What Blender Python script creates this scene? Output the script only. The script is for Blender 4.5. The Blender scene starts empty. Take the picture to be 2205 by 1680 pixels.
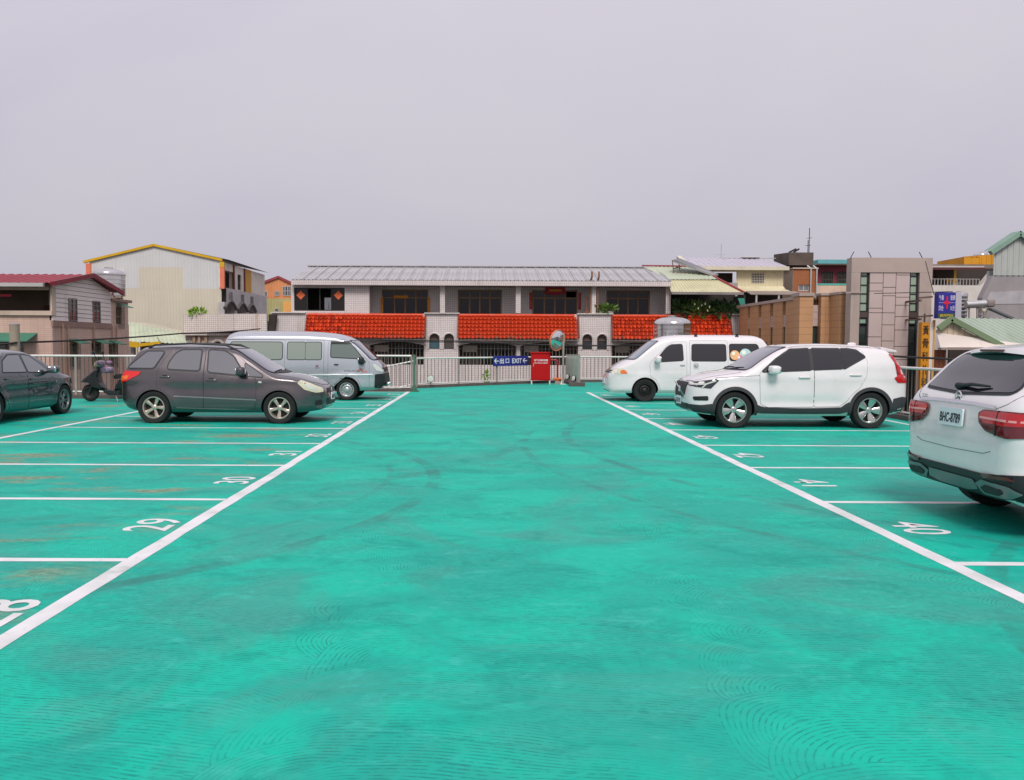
import bpy, bmesh, math, random
import numpy as np
from mathutils import Matrix, Vector
from mathutils.bvhtree import BVHTree

# ------------------------------------------------------------------ camera, sky, sun, exposure
R = math.radians
random.seed(7)
scene = bpy.context.scene
C = scene.collection
CAM_H = 1.6
FPX = 1800.0                      # focal length in pixels of a 2204 px wide picture
PITCH, ROLL = R(3.13), R(0.25)
camd = bpy.data.cameras.new('camera')
camd.sensor_fit = 'HORIZONTAL'; camd.sensor_width = 36.0
camd.lens = 36.0 * FPX / 2204.0
camd.shift_x = 56.4 / 2204.0
camd.clip_end = 4000.0
cam = bpy.data.objects.new('camera', camd); C.objects.link(cam)
CAMM = Matrix.Translation((0, 0, CAM_H)) @ Matrix.Rotation(R(90) - PITCH, 4, 'X') @ Matrix.Rotation(ROLL, 4, 'Z')
cam.matrix_world = CAMM
scene.camera = cam

def ray(px, py):
    d = Vector(((px - 1102 + 56.4) / FPX, (839.75 - py) / FPX, -1.0))
    return CAMM.to_3x3() @ d
def at(px, py, Y):                # survey: picture point -> point on the plane at distance Y
    d = ray(px, py); t = Y / d.y
    return Vector((d.x * t, Y, CAM_H + d.z * t))
def atx(px, py, X):
    d = ray(px, py); t = X / d.x
    return Vector((X, d.y * t, CAM_H + d.z * t))

SUN_EL, SUN_AZ = R(47), R(179)    # azimuth from +Y clockwise: behind the camera
world = bpy.data.worlds.new('World'); scene.world = world; world.use_nodes = True
nt = world.node_tree; nt.nodes.clear()
out = nt.nodes.new('ShaderNodeOutputWorld'); bg = nt.nodes.new('ShaderNodeBackground')
sky = nt.nodes.new('ShaderNodeTexSky'); sky.sky_type = 'NISHITA'; sky.sun_disc = False
sky.sun_elevation = SUN_EL; sky.sun_rotation = SUN_AZ; sky.dust_density = 4.0; sky.air_density = 1.0
tc = nt.nodes.new('ShaderNodeTexCoord'); mp = nt.nodes.new('ShaderNodeMapping')
mp.inputs['Scale'].default_value = (1.0, 1.0, 1.9)
nz = nt.nodes.new('ShaderNodeTexNoise'); nz.inputs['Scale'].default_value = 1.6; nz.inputs['Detail'].default_value = 4.0
nz.inputs['Roughness'].default_value = 0.5; nz.inputs['Distortion'].default_value = 0.4
cr = nt.nodes.new('ShaderNodeValToRGB')
cr.color_ramp.elements[0].position = 0.34; cr.color_ramp.elements[0].color = (5.4, 5.1, 6.05, 1)
cr.color_ramp.elements[1].position = 0.66; cr.color_ramp.elements[1].color = (6.15, 5.8, 6.45, 1)
mx = nt.nodes.new('ShaderNodeMix'); mx.data_type = 'RGBA'; mx.inputs[0].default_value = 0.94
L = nt.links.new
L(tc.outputs['Generated'], mp.inputs['Vector']); L(mp.outputs['Vector'], nz.inputs['Vector'])
# overcast brightening from the horizon towards the zenith
sp = nt.nodes.new('ShaderNodeSeparateXYZ'); L(tc.outputs['Generated'], sp.inputs[0])
gr = nt.nodes.new('ShaderNodeMapRange'); L(sp.outputs['Z'], gr.inputs['Value']); gr.inputs['From Min'].default_value = 0.0; gr.inputs['From Max'].default_value = 1.0
gr.inputs['To Min'].default_value = 0.83; gr.inputs['To Max'].default_value = 1.40
vm = nt.nodes.new('ShaderNodeVectorMath'); vm.operation = 'SCALE'; L(cr.outputs['Color'], vm.inputs[0]); L(gr.outputs['Result'], vm.inputs['Scale'])
L(nz.outputs['Fac'], cr.inputs['Fac']); L(sky.outputs['Color'], mx.inputs[6]); L(vm.outputs['Vector'], mx.inputs[7])
L(mx.outputs[2], bg.inputs['Color']); bg.inputs['Strength'].default_value = 0.1; L(bg.outputs['Background'], out.inputs['Surface'])

sund = bpy.data.lights.new('sun', 'SUN'); sund.energy = 2.1; sund.angle = R(20); sund.color = (1.0, 0.96, 0.92)
sun = bpy.data.objects.new('sun', sund); C.objects.link(sun)
sdir = Vector((math.sin(SUN_AZ) * math.cos(SUN_EL), math.cos(SUN_AZ) * math.cos(SUN_EL), math.sin(SUN_EL)))
sun.rotation_euler = sdir.to_track_quat('Z', 'Y').to_euler(); sun.location = (0, -20, 40)
scene.view_settings.view_transform = 'Standard'; scene.view_settings.look = 'None'
scene.view_settings.exposure = 0.13; scene.view_settings.gamma = 1.0
scene.render.film_transparent = False

# ------------------------------------------------------------------ helpers
WM = {}
def s2l(c):
    c = c / 255.0
    return c / 12.92 if c <= 0.04045 else ((c + 0.055) / 1.055) ** 2.4
def rgb(r, g, b): return (s2l(r), s2l(g), s2l(b), 1.0)
def tag(o, label=None, cat=None, group=None, kind=None):
    if label: o['label'] = label
    if cat: o['category'] = cat
    if group: o['group'] = group
    if kind: o['kind'] = kind
    return o
def thing(name, label, cat, loc=(0, 0, 0), rotz=0.0, group=None):
    o = bpy.data.objects.new(name, None); C.objects.link(o)
    o.empty_display_size = 0.3
    o.location = loc; o.rotation_euler = (0, 0, rotz)
    WM[o] = Matrix.Translation(loc) @ Matrix.Rotation(rotz, 4, 'Z')
    return tag(o, label, cat, group)
def link_mesh(name, me, parent=None, loc=None, rot=None, scl=None):
    o = bpy.data.objects.new(name, me); C.objects.link(o)
    if parent is not None:
        o.parent = parent
    if loc is not None: o.location = loc
    if rot is not None: o.rotation_euler = rot
    if scl is not None: o.scale = scl
    pm = WM.get(parent, Matrix.Identity(4))
    WM[o] = pm @ (Matrix.LocRotScale(o.location, o.rotation_euler, o.scale))
    return o
def piece(name, me, parent, wloc, rotz=0.0, scl=None):
    """a shared-mesh piece placed at a world position"""
    l = WM[parent].inverted() @ Vector(wloc)
    a = WM[parent].to_euler().z
    return link_mesh(name, me, parent, l, (0, 0, rotz - a), scl)

class MB:
    def __init__(self, M=None):
        self.v = []; self.f = []; self.m = []; self.M = M or Matrix.Identity(4); self.mi = 0
    def add(self, vs, fs):
        o = len(self.v); M = self.M
        self.v += [tuple(M @ Vector(p)) for p in vs]
        self.f += [tuple(i + o for i in f) for f in fs]; self.m += [self.mi] * len(fs)
        return self
    def box(self, x0, y0, z0, x1, y1, z1):
        if x0 > x1: x0, x1 = x1, x0
        if y0 > y1: y0, y1 = y1, y0
        if z0 > z1: z0, z1 = z1, z0
        vs = [(x, y, z) for z in (z0, z1) for y in (y0, y1) for x in (x0, x1)]
        return self.add(vs, [(0, 2, 3, 1), (4, 5, 7, 6), (0, 1, 5, 4), (2, 6, 7, 3), (0, 4, 6, 2), (1, 3, 7, 5)])
    def quad(self, *p): return self.add(p, [tuple(range(len(p)))])
    def prism(self, pts, vec):
        n = len(pts); v = Vector(vec); p2 = [tuple(Vector(p) + v) for p in pts]
        fs = [tuple(range(n))[::-1], tuple(range(n, 2 * n))] + [(i, (i + 1) % n, n + (i + 1) % n, n + i) for i in range(n)]
        return self.add(list(map(tuple, pts)) + p2, fs)
    def bar(self, a, b, w, h=None):
        a, b = Vector(a), Vector(b); h = h or w
        d = (b - a).normalized(); up = Vector((0, 0, 1)) if abs(d.z) < 0.95 else Vector((0, 1, 0))
        s = d.cross(up).normalized() * w / 2; u = s.cross(d).normalized() * h / 2
        return self.prism([a - s - u, a + s - u, a + s + u, a - s + u], b - a)
    def tube(self, pts, r, n=8, r2=None):
        pts = [Vector(p) for p in pts]; k = len(pts); vs = []; pu = None
        for i, p in enumerate(pts):
            d = (pts[min(i + 1, k - 1)] - pts[max(i - 1, 0)]).normalized()
            if pu is None: pu = Vector((0, 0, 1)) if abs(d.z) < 0.9 else Vector((1, 0, 0))
            s = d.cross(pu).normalized(); u = s.cross(d).normalized(); pu = u
            rr = r if r2 is None else r + (r2 - r) * i / max(1, k - 1)
            if isinstance(r, (list, tuple)): rr = r[i]
            vs += [p + s * rr * math.cos(2 * math.pi * j / n) + u * rr * math.sin(2 * math.pi * j / n) for j in range(n)]
        fs = [(i * n + j, i * n + (j + 1) % n, (i + 1) * n + (j + 1) % n, (i + 1) * n + j) for i in range(k - 1) for j in range(n)]
        fs += [tuple(range(n))[::-1], tuple(range((k - 1) * n, k * n))]
        return self.add(vs, fs)
    def lathe(self, prof, n=24, M=None, close=False):
        """profile of (radius, height) round local z"""
        vs = []; fs = []; k = len(prof); M = M or Matrix.Identity(4)
        for r, h in prof:
            vs += [M @ Vector((r * math.cos(2 * math.pi * j / n), r * math.sin(2 * math.pi * j / n), h)) for j in range(n)]
        rng = range(k) if close else range(k - 1)
        for i in rng:
            a, b = i * n, ((i + 1) % k) * n
            fs += [(a + j, a + (j + 1) % n, b + (j + 1) % n, b + j) for j in range(n)]
        return self.add(vs, fs)
    def sell(self, c, rad, e1=0.6, e2=0.6, nu=16, nv=10, M=None):
        """superellipsoid"""
        M = M or Matrix.Identity(4)
        def p(x, e): return math.copysign(abs(x) ** e, x)
        vs = []; fs = []
        for i in range(nv + 1):
            a = -math.pi / 2 + math.pi * i / nv
            for j in range(nu):
                b = 2 * math.pi * j / nu
                q = Vector((rad[0] * p(math.cos(a), e1) * p(math.cos(b), e2), rad[1] * p(math.cos(a), e1) * p(math.sin(b), e2), rad[2] * p(math.sin(a), e1)))
                vs.append(Vector(c) + M @ q)
        for i in range(nv):
            fs += [(i * nu + j, i * nu + (j + 1) % nu, (i + 1) * nu + (j + 1) % nu, (i + 1) * nu + j) for j in range(nu)]
        return self.add(vs, fs)
    def corr(self, A, B, Cc, D, period, depth, nrm, ratio=0.35):
        """ribbed sheet: A->B across the ribs, A->D along them (B->C the other edge)"""
        A, B, Cc, D = map(Vector, (A, B, Cc, D)); nrm = Vector(nrm).normalized()
        W = (B - A).length; n = max(1, int(round(W / period)))
        ts = []; e = ratio / 2; s = 0.12
        for i in range(n):
            for q, h in ((0, 0), (0.5 - e - s / 2, 0), (0.5 - e + s / 2, 1), (0.5 + e - s / 2, 1), (0.5 + e + s / 2, 0)):
                ts.append(((i + q) / n, h))
        ts.append((1.0, 0))
        vs = []
        for t, h in ts:
            vs.append(A.lerp(B, t) + nrm * depth * h); vs.append(D.lerp(Cc, t) + nrm * depth * h)
        return self.add(vs, [(2 * i, 2 * i + 2, 2 * i + 3, 2 * i + 1) for i in range(len(ts) - 1)])
    def wall(self, x0, x1, z0, z1, ops=(), y=0.0, depth=0.15):
        """wall face at local y looking towards -y, rectangular or arched openings with reveals"""
        xs = sorted({x0, x1, *[o[0] for o in ops], *[o[1] for o in ops]}); zs = sorted({z0, z1, *[o[2] for o in ops], *[o[3] for o in ops]})
        xs = [x for x in xs if x0 <= x <= x1]; zs = [z for z in zs if z0 <= z <= z1]
        for i in range(len(xs) - 1):
            for j in range(len(zs) - 1):
                cx, cz = (xs[i] + xs[i + 1]) / 2, (zs[j] + zs[j + 1]) / 2
                if any(o[0] < cx < o[1] and o[2] < cz < o[3] for o in ops): continue
                self.quad((xs[i], y, zs[j]), (xs[i + 1], y, zs[j]), (xs[i + 1], y, zs[j + 1]), (xs[i], y, zs[j + 1]))
        for o in ops:
            a, b, c, d = o[:4]; yd = y + depth
            self.quad((a, y, c), (a, y, d), (a, yd, d), (a, yd, c)); self.quad((b, y, c), (b, yd, c), (b, yd, d), (b, y, d))
            self.quad((a, y, c), (a, yd, c), (b, yd, c), (b, y, c))
            if len(o) > 4:
                rise = o[4]; n = 12; w = (b - a) / 2; rr = (w * w + rise * rise) / (2 * rise); cz = d - rr; cx = (a + b) / 2
                arc = []
                for i in range(n + 1):
                    x = a + (b - a) * i / n
                    arc.append((x, cz + math.sqrt(max(0, rr * rr - (x - cx) ** 2))))
                for i in range(n):
                    (xa, za), (xb, zb) = arc[i], arc[i + 1]
                    self.quad((xa, y, za), (xb, y, zb), (xb, y, d), (xa, y, d))
                    self.quad((xa, y, za), (xa, yd, za), (xb, yd, zb), (xb, y, zb))
            else:
                self.quad((a, y, d), (b, y, d), (b, yd, d), (a, yd, d))
        return self
    def mesh(self, name, mats, smooth=None, bevel=0.0, recalc=True, weld=False):
        me = bpy.data.meshes.new(name); me.from_pydata(self.v, [], self.f)
        if not isinstance(mats, (list, tuple)): mats = [mats]
        for m in mats: me.materials.append(m)
        me.polygons.foreach_set('material_index', self.m)
        if recalc or bevel or weld:
            bm = bmesh.new(); bm.from_mesh(me)
            if weld: bmesh.ops.remove_doubles(bm, verts=bm.verts, dist=1e-5)
            if bevel:
                es = [e for e in bm.edges if len(e.link_faces) == 2 and e.calc_face_angle(0) > 0.6]
                bmesh.ops.bevel(bm, geom=es, offset=bevel, segments=2, affect='EDGES', profile=0.5, clamp_overlap=True)
            if recalc: bmesh.ops.recalc_face_normals(bm, faces=bm.faces)
            bm.to_mesh(me); bm.free()
        if smooth is not None:
            me.polygons.foreach_set('use_smooth', [True] * len(me.polygons))
            me.set_sharp_from_angle(angle=R(smooth))
        me.update()
        return me
    def build(self, name, mats, parent=None, smooth=None, bevel=0.0, world=True, recalc=True):
        me = self.mesh(name, mats, smooth, bevel, recalc)
        if parent is not None and world:
            me.transform(WM[parent].inverted())
        return link_mesh(name, me, parent)

def text_mesh(s, size, mat, extrude=0.0, offset=0.0, align='CENTER', spacing=1.0):
    cu = bpy.data.curves.new('text', 'FONT'); cu.body = s; cu.size = size; cu.extrude = extrude; cu.offset = offset
    cu.align_x = align; cu.align_y = 'CENTER'; cu.resolution_u = 3; cu.space_character = spacing
    o = bpy.data.objects.new('text', cu); C.objects.link(o)
    dg = bpy.context.evaluated_depsgraph_get(); dg.update()
    me = bpy.data.meshes.new_from_object(o.evaluated_get(dg))
    bpy.data.objects.remove(o); bpy.data.curves.remove(cu)
    me.materials.clear(); me.materials.append(mat)
    return me
def fit(me, w, h):
    """scale a lettering mesh to a width and height, centred"""
    n = len(me.vertices)
    if n == 0: return me
    a = np.empty(n * 3); me.vertices.foreach_get('co', a); a = a.reshape(-1, 3)
    lo, hi = a.min(0), a.max(0); c = (lo + hi) / 2
    sx = w / max(1e-6, hi[0] - lo[0]); sy = h / max(1e-6, hi[1] - lo[1])
    a[:, 0] = (a[:, 0] - c[0]) * sx; a[:, 1] = (a[:, 1] - c[1]) * sy
    me.vertices.foreach_set('co', a.ravel()); me.update()
    return me
UPRIGHT = Matrix.Rotation(R(90), 4, 'X')        # lettering that stands up and faces -Y

# ------------------------------------------------------------------ materials
def nodes(name):
    m = bpy.data.materials.new(name); m.use_nodes = True
    return m, m.node_tree, m.node_tree.nodes['Principled BSDF']
def N(nt, t, **k):
    n = nt.nodes.new(t)
    for a, b in k.items():
        if a in n.inputs.keys(): n.inputs[a].default_value = b
        else: setattr(n, a, b)
    return n
def math_(nt, op, a, b=None, c=None):
    n = nt.nodes.new('ShaderNodeMath'); n.operation = op
    for i, x in enumerate((a, b, c)):
        if x is None: continue
        if isinstance(x, (int, float)): n.inputs[i].default_value = x
        else: nt.links.new(x, n.inputs[i])
    return n.outputs[0]
def mix(nt, fac, a, b):
    n = nt.nodes.new('ShaderNodeMix'); n.data_type = 'RGBA'
    for s, x in ((0, fac), (6, a), (7, b)):
        if isinstance(x, (int, float, tuple)): n.inputs[s].default_value = x
        else: nt.links.new(x, n.inputs[s])
    return n.outputs[2]
def noise(nt, vec, scale, detail=4, rough=0.55, stretch=None, dist=0.0):
    if stretch:
        m = N(nt, 'ShaderNodeMapping'); m.inputs['Scale'].default_value = stretch; nt.links.new(vec, m.inputs['Vector']); vec = m.outputs['Vector']
    n = N(nt, 'ShaderNodeTexNoise', Scale=scale, Detail=detail, Roughness=rough, Distortion=dist); nt.links.new(vec, n.inputs['Vector'])
    return n.outputs['Fac']
def ramp(nt, fac, lo, hi):
    n = nt.nodes.new('ShaderNodeMapRange'); n.interpolation_type = 'SMOOTHSTEP'
    nt.links.new(fac, n.inputs['Value']); n.inputs['From Min'].default_value = lo; n.inputs['From Max'].default_value = hi
    return n.outputs['Result']
def mul(c, k): return (c[0] * k, c[1] * k, c[2] * k, 1.0)
MATS = {}
def mat(name, col, rough=0.6, metal=0.0, var=0.15, scale=1.2, streak=False, dirt=None, bump=0.0, bscale=40.0, coat=0.0, spec=0.5, grid=None, gridc=None, world=False):
    """base colour broken up by two noises, optional vertical streaks of dirt, optional tile joints grid=(w,h,joint)"""
    if name in MATS: return MATS[name]
    m, nt, p = nodes(name)
    t = nt.nodes.new('ShaderNodeTexCoord')
    if world:
        g = nt.nodes.new('ShaderNodeNewGeometry'); vec = g.outputs['Position']
    else: vec = t.outputs['Object']
    c = col
    if var:
        f = noise(nt, vec, scale, 5, 0.6)
        c = mix(nt, ramp(nt, f, 0.3, 0.75), mul(col, 1 + var * 0.5), mul(col, 1 - var))
    if grid:
        s = nt.nodes.new('ShaderNodeSeparateXYZ'); nt.links.new(vec, s.inputs[0])
        u = math_(nt, 'ADD', s.outputs['X'], s.outputs['Y'])
        fu = math_(nt, 'FRACT', math_(nt, 'DIVIDE', u, grid[0])); fv = math_(nt, 'FRACT', math_(nt, 'DIVIDE', s.outputs['Z'], grid[1]))
        ju = math_(nt, 'LESS_THAN', fu, grid[2] / grid[0]); jv = math_(nt, 'LESS_THAN', fv, grid[2] / grid[1])
        j = math_(nt, 'MAXIMUM', ju, jv)
        cb = nt.nodes.new('ShaderNodeCombineXYZ')
        nt.links.new(math_(nt, 'FLOOR', math_(nt, 'DIVIDE', u, grid[0])), cb.inputs[0]); nt.links.new(math_(nt, 'FLOOR', math_(nt, 'DIVIDE', s.outputs['Z'], grid[1])), cb.inputs[1])
        wn = nt.nodes.new('ShaderNodeTexWhiteNoise'); nt.links.new(cb.outputs[0], wn.inputs['Vector'])
        c = mix(nt, math_(nt, 'MULTIPLY', wn.outputs['Value'], 0.22), c, mul(col, 0.6))
        c = mix(nt, j, c, gridc or mul(col, 0.45))
    if streak:
        st = noise(nt, vec, 1.0, 6, 0.65, (2.2, 2.2, 0.16))
        big = noise(nt, vec, 0.45, 3, 0.5)
        k = math_(nt, 'MULTIPLY', ramp(nt, st, 0.5, 0.78), ramp(nt, big, 0.35, 0.7))
        c = mix(nt, math_(nt, 'MULTIPLY', k, 0.75), c, dirt or mul(col, 0.35))
    if isinstance(c, tuple): p.inputs['Base Color'].default_value = c
    else: nt.links.new(c, p.inputs['Base Color'])
    p.inputs['Roughness'].default_value = rough; p.inputs['Metallic'].default_value = metal
    p.inputs['Specular IOR Level'].default_value = spec
    if coat: p.inputs['Coat Weight'].default_value = coat; p.inputs['Coat Roughness'].default_value = 0.03
    if bump or grid:
        b = nt.nodes.new('ShaderNodeBump'); b.inputs['Strength'].default_value = bump or 0.3; b.inputs['Distance'].default_value = 0.01
        if grid:
            nt.links.new(math_(nt, 'SUBTRACT', 1.0, j), b.inputs['Height'])
        else:
            nt.links.new(noise(nt, vec, bscale, 3), b.inputs['Height'])
        nt.links.new(b.outputs['Normal'], p.inputs['Normal'])
    MATS[name] = m
    return m
def glass(name, col, rough=0.04, spec=0.6, coat=0.6, ior=1.5):
    m, nt, p = nodes(name)
    p.inputs['Base Color'].default_value = col; p.inputs['Roughness'].default_value = rough
    p.inputs['Specular IOR Level'].default_value = spec
    p.inputs['Coat Weight'].default_value = coat; p.inputs['Coat Roughness'].default_value = 0.015; p.inputs['Coat IOR'].default_value = ior
    return m
def paint(name, col, metal=0.0, rough=0.35, flake=0.0, coat=1.0):
    m, nt, p = nodes(name)
    t = nt.nodes.new('ShaderNodeTexCoord')
    dust = noise(nt, t.outputs['Object'], 3.0, 5, 0.6)
    c = mix(nt, math_(nt, 'MULTIPLY', ramp(nt, dust, 0.35, 0.8), 0.10), col, rgb(120, 112, 100))
    nt.links.new(c, p.inputs['Base Color'])
    p.inputs['Metallic'].default_value = metal
    rr = math_(nt, 'ADD', math_(nt, 'MULTIPLY', dust, 0.12), rough - 0.05); nt.links.new(rr, p.inputs['Roughness'])
    p.inputs['Coat Weight'].default_value = coat; p.inputs['Coat Roughness'].default_value = 0.02; p.inputs['Coat IOR'].default_value = 1.6
    if flake:
        b = nt.nodes.new('ShaderNodeBump'); b.inputs['Strength'].default_value = flake; b.inputs['Distance'].default_value = 0.002
        nt.links.new(noise(nt, t.outputs['Object'], 900, 1), b.inputs['Height']); nt.links.new(b.outputs['Normal'], p.inputs['Normal'])
    return m
def emit_free(name, col, rough=0.5): return mat(name, col, rough, var=0.0)

M_black = mat('black_plastic', rgb(26, 27, 29), 0.55, var=0.2, scale=6)
M_rubber = mat('rubber', rgb(30, 29, 29), 0.85, var=0.25, scale=9)
def line_material():
    m, nt, p = nodes('white_line_paint'); g = nt.nodes.new('ShaderNodeNewGeometry'); v = g.outputs['Position']
    c = mix(nt, ramp(nt, noise(nt, v, 2.2, 5, .6), .35, .75), rgb(224, 221, 222), rgb(196, 200, 196))
    c = mix(nt, math_(nt, 'MULTIPLY', ramp(nt, noise(nt, v, 9.0, 6, .75), .58, .72), .55), c, rgb(120, 168, 156))
    c = mix(nt, math_(nt, 'MULTIPLY', ramp(nt, noise(nt, v, 1.1, 4, .7), .56, .70), .45), c, rgb(150, 150, 146))
    nt.links.new(c, p.inputs['Base Color']); p.inputs['Roughness'].default_value = .65; p.inputs['Specular IOR Level'].default_value = .3
    MATS['white_line_paint'] = m
    return m
M_white = line_material()
M_galv = mat('galvanised_rail', rgb(222, 218, 212), 0.45, 0.15, var=0.12, scale=3)
M_post = mat('grey_green_rail_paint', rgb(150, 140, 132), 0.55, 0.0, var=0.18, scale=4)
M_balu = mat('dull_baluster_paint', rgb(94, 86, 78), 0.6, 0.0, var=0.2, scale=4)
M_kerb = mat('kerb_dark_concrete', rgb(92, 80, 78), 0.9, var=0.25, scale=4, bump=0.3)
M_steel = mat('stainless_steel', rgb(212, 210, 206), 0.14, 1.0, var=0.12, scale=3)
M_alu = mat('aluminium', rgb(200, 200, 198), 0.35, 0.8, var=0.08, scale=5)
M_conc = mat('grey_concrete', rgb(160, 152, 146), 0.9, var=0.22, scale=1.5, streak=True, bump=0.3, bscale=25)
# ------------------------------------------------------------------ ground, deck, markings
def floor_material():
    m, nt, p = nodes('turquoise_deck_coating')
    g = nt.nodes.new('ShaderNodeNewGeometry'); vec = g.outputs['Position']
    base = rgb(18, 165, 145); bright = rgb(0, 182, 155); dull = rgb(68, 148, 136); deep = rgb(0, 142, 126); pale = rgb(60, 188, 170)
    n1 = noise(nt, vec, 1.0, 6, 0.6, (0.75, 0.95, 1), 0.9)
    n2 = noise(nt, vec, 1.0, 7, 0.66, (1.5, 2.0, 1), 1.0)
    n3 = noise(nt, vec, 1.0, 5, 0.62, (0.5, 0.6, 1), 1.4)
    n4 = noise(nt, vec, 1.0, 6, 0.7, (3.0, 5.5, 1), 0.9)
    c = mix(nt, ramp(nt, n1, 0.42, 0.60), base, bright)
    c = mix(nt, math_(nt, 'MULTIPLY', ramp(nt, n3, 0.46, 0.68), 0.62), c, dull)
    c = mix(nt, math_(nt, 'MULTIPLY', ramp(nt, n2, 0.50, 0.68), 0.55), c, deep)
    c = mix(nt, math_(nt, 'MULTIPLY', ramp(nt, n4, 0.52, 0.72), 0.6), c, pale)
    fine = noise(nt, vec, 1.0, 6, 0.75, (11, 20, 1))
    c = mix(nt, math_(nt, 'MULTIPLY', ramp(nt, fine, 0.54, 0.74), 0.5), c, rgb(8, 122, 112))
    # notched-trowel combing: stacks of nested U strokes overlapping like scales, one stack per work strip
    s = nt.nodes.new('ShaderNodeSeparateXYZ'); nt.links.new(vec, s.inputs[0])
    wob = noise(nt, vec, 0.55, 2, 0.5); wob2 = noise(nt, vec, 0.8, 2, 0.5)
    X = math_(nt, 'ADD', s.outputs['X'], math_(nt, 'MULTIPLY', math_(nt, 'SUBTRACT', wob, 0.5), 0.9))
    Y = math_(nt, 'ADD', s.outputs['Y'], math_(nt, 'MULTIPLY', math_(nt, 'SUBTRACT', wob2, 0.5), 0.30))
    strip, pitch, RU = 2.05, 0.36, 0.46
    base_u = math_(nt, 'ADD', math_(nt, 'SUBTRACT', X, math_(nt, 'MULTIPLY', Y, 0.05)), 1.35)
    k = math_(nt, 'FLOOR', math_(nt, 'DIVIDE', base_u, strip))
    def rand(a, b): return math_(nt, 'FRACT', math_(nt, 'MULTIPLY', math_(nt, 'SINE', math_(nt, 'ADD', math_(nt, 'MULTIPLY', a, 12.9898), math_(nt, 'MULTIPLY', b, 78.233))), 4375.85))
    def stroke(kk, j):
        Yr = math_(nt, 'ADD', Y, math_(nt, 'MULTIPLY', kk, 0.617))
        row = math_(nt, 'ADD', math_(nt, 'FLOOR', math_(nt, 'DIVIDE', Yr, pitch)), float(j))
        rj = rand(row, kk)
        u = math_(nt, 'SUBTRACT', math_(nt, 'SUBTRACT', base_u, math_(nt, 'MULTIPLY', kk, strip)), math_(nt, 'ADD', RU + .02, math_(nt, 'MULTIPLY', rj, 0.22)))
        up = math_(nt, 'MAXIMUM', u, 0.0); un = math_(nt, 'MINIMUM', u, 0.0)
        v = math_(nt, 'SUBTRACT', Yr, math_(nt, 'MULTIPLY', math_(nt, 'ADD', row, math_(nt, 'MULTIPLY', rj, 0.4)), pitch))
        v = math_(nt, 'ADD', v, math_(nt, 'MULTIPLY', math_(nt, 'MULTIPLY', up, up), 0.11))
        return math_(nt, 'SQRT', math_(nt, 'ADD', math_(nt, 'MULTIPLY', un, un), math_(nt, 'MULTIPLY', v, v)))
    def pick(fac, a, b):
        return math_(nt, 'ADD', math_(nt, 'MULTIPLY', a, math_(nt, 'SUBTRACT', 1.0, fac)), math_(nt, 'MULTIPLY', b, fac))
    d = stroke(math_(nt, 'SUBTRACT', k, 1.0), 0)
    for j in (2, 1, 0, -1):
        dj = stroke(k, j); d = pick(math_(nt, 'LESS_THAN', dj, RU), d, dj)
    comb = math_(nt, 'SINE', math_(nt, 'MULTIPLY', d, 2 * math.pi / 0.0265))
    groove = ramp(nt, comb, 0.30, 0.98)
    gm = math_(nt, 'ADD', 0.22, math_(nt, 'MULTIPLY', ramp(nt, noise(nt, vec, 0.6, 4, 0.6), 0.36, 0.56), 0.78))
    broken = ramp(nt, noise(nt, vec, 17.0, 3, 0.65), 0.36, 0.60)
    gf = math_(nt, 'MULTIPLY', math_(nt, 'MULTIPLY', groove, gm), broken)
    c = mix(nt, math_(nt, 'MULTIPLY', gf, 0.62), c, rgb(4, 100, 94))
    # worn tan spots in the bays on the left
    spots = noise(nt, vec, 1.0, 5, 0.65, (0.55, 1.7, 1), 0.3)
    lm = ramp(nt, math_(nt, 'MULTIPLY', s.outputs['X'], -1.0), 2.2, 3.6)
    sp = math_(nt, 'MULTIPLY', math_(nt, 'MULTIPLY', ramp(nt, spots, 0.53, 0.66), lm), 0.9)
    c = mix(nt, sp, c, mix(nt, ramp(nt, fine, .4, .6), rgb(150, 150, 118), rgb(104, 112, 92)))
    # faint tyre tracks curling off the aisle
    for (cx, cy, r, w, st) in ((-6.2, 9.6, 5.6, 0.10, 0.5), (-6.4, 9.8, 5.25, 0.05, 0.3), (9.5, 2.0, 6.3, 0.11, 0.55), (9.3, 2.2, 6.75, 0.09, 0.45), (12.0, 14.0, 10.6, 0.10, 0.45), (11.5, 13.0, 10.9, 0.07, 0.4), (-7.5, 15, 8.2, 0.12, 0.25)):
        dx = math_(nt, 'SUBTRACT', s.outputs['X'], cx); dy = math_(nt, 'SUBTRACT', s.outputs['Y'], cy)
        rr = math_(nt, 'SQRT', math_(nt, 'ADD', math_(nt, 'MULTIPLY', dx, dx), math_(nt, 'MULTIPLY', dy, dy)))
        e = math_(nt, 'ABSOLUTE', math_(nt, 'SUBTRACT', rr, r))
        tr = math_(nt, 'SUBTRACT', 1.0, ramp(nt, e, w * 0.6, w))
        tr = math_(nt, 'MULTIPLY', tr, ramp(nt, noise(nt, vec, 1.3, 4, 0.7), 0.38, 0.62))
        c = mix(nt, math_(nt, 'MULTIPLY', tr, st), c, rgb(52, 104, 100))
    nt.links.new(c, p.inputs['Base Color'])
    rg = math_(nt, 'ADD', 0.5, math_(nt, 'MULTIPLY', n2, 0.25)); nt.links.new(rg, p.inputs['Roughness'])
    p.inputs['Specular IOR Level'].default_value = 0.22
    hgt = math_(nt, 'SUBTRACT', math_(nt, 'MULTIPLY', fine, 0.5), math_(nt, 'MULTIPLY', gf, 0.7))
    b = nt.nodes.new('ShaderNodeBump'); b.inputs['Strength'].default_value = 0.35; b.inputs['Distance'].default_value = 0.006
    nt.links.new(hgt, b.inputs['Height']); nt.links.new(b.outputs['Normal'], p.inputs['Normal'])
    return m
M_floor = floor_material()
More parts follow.
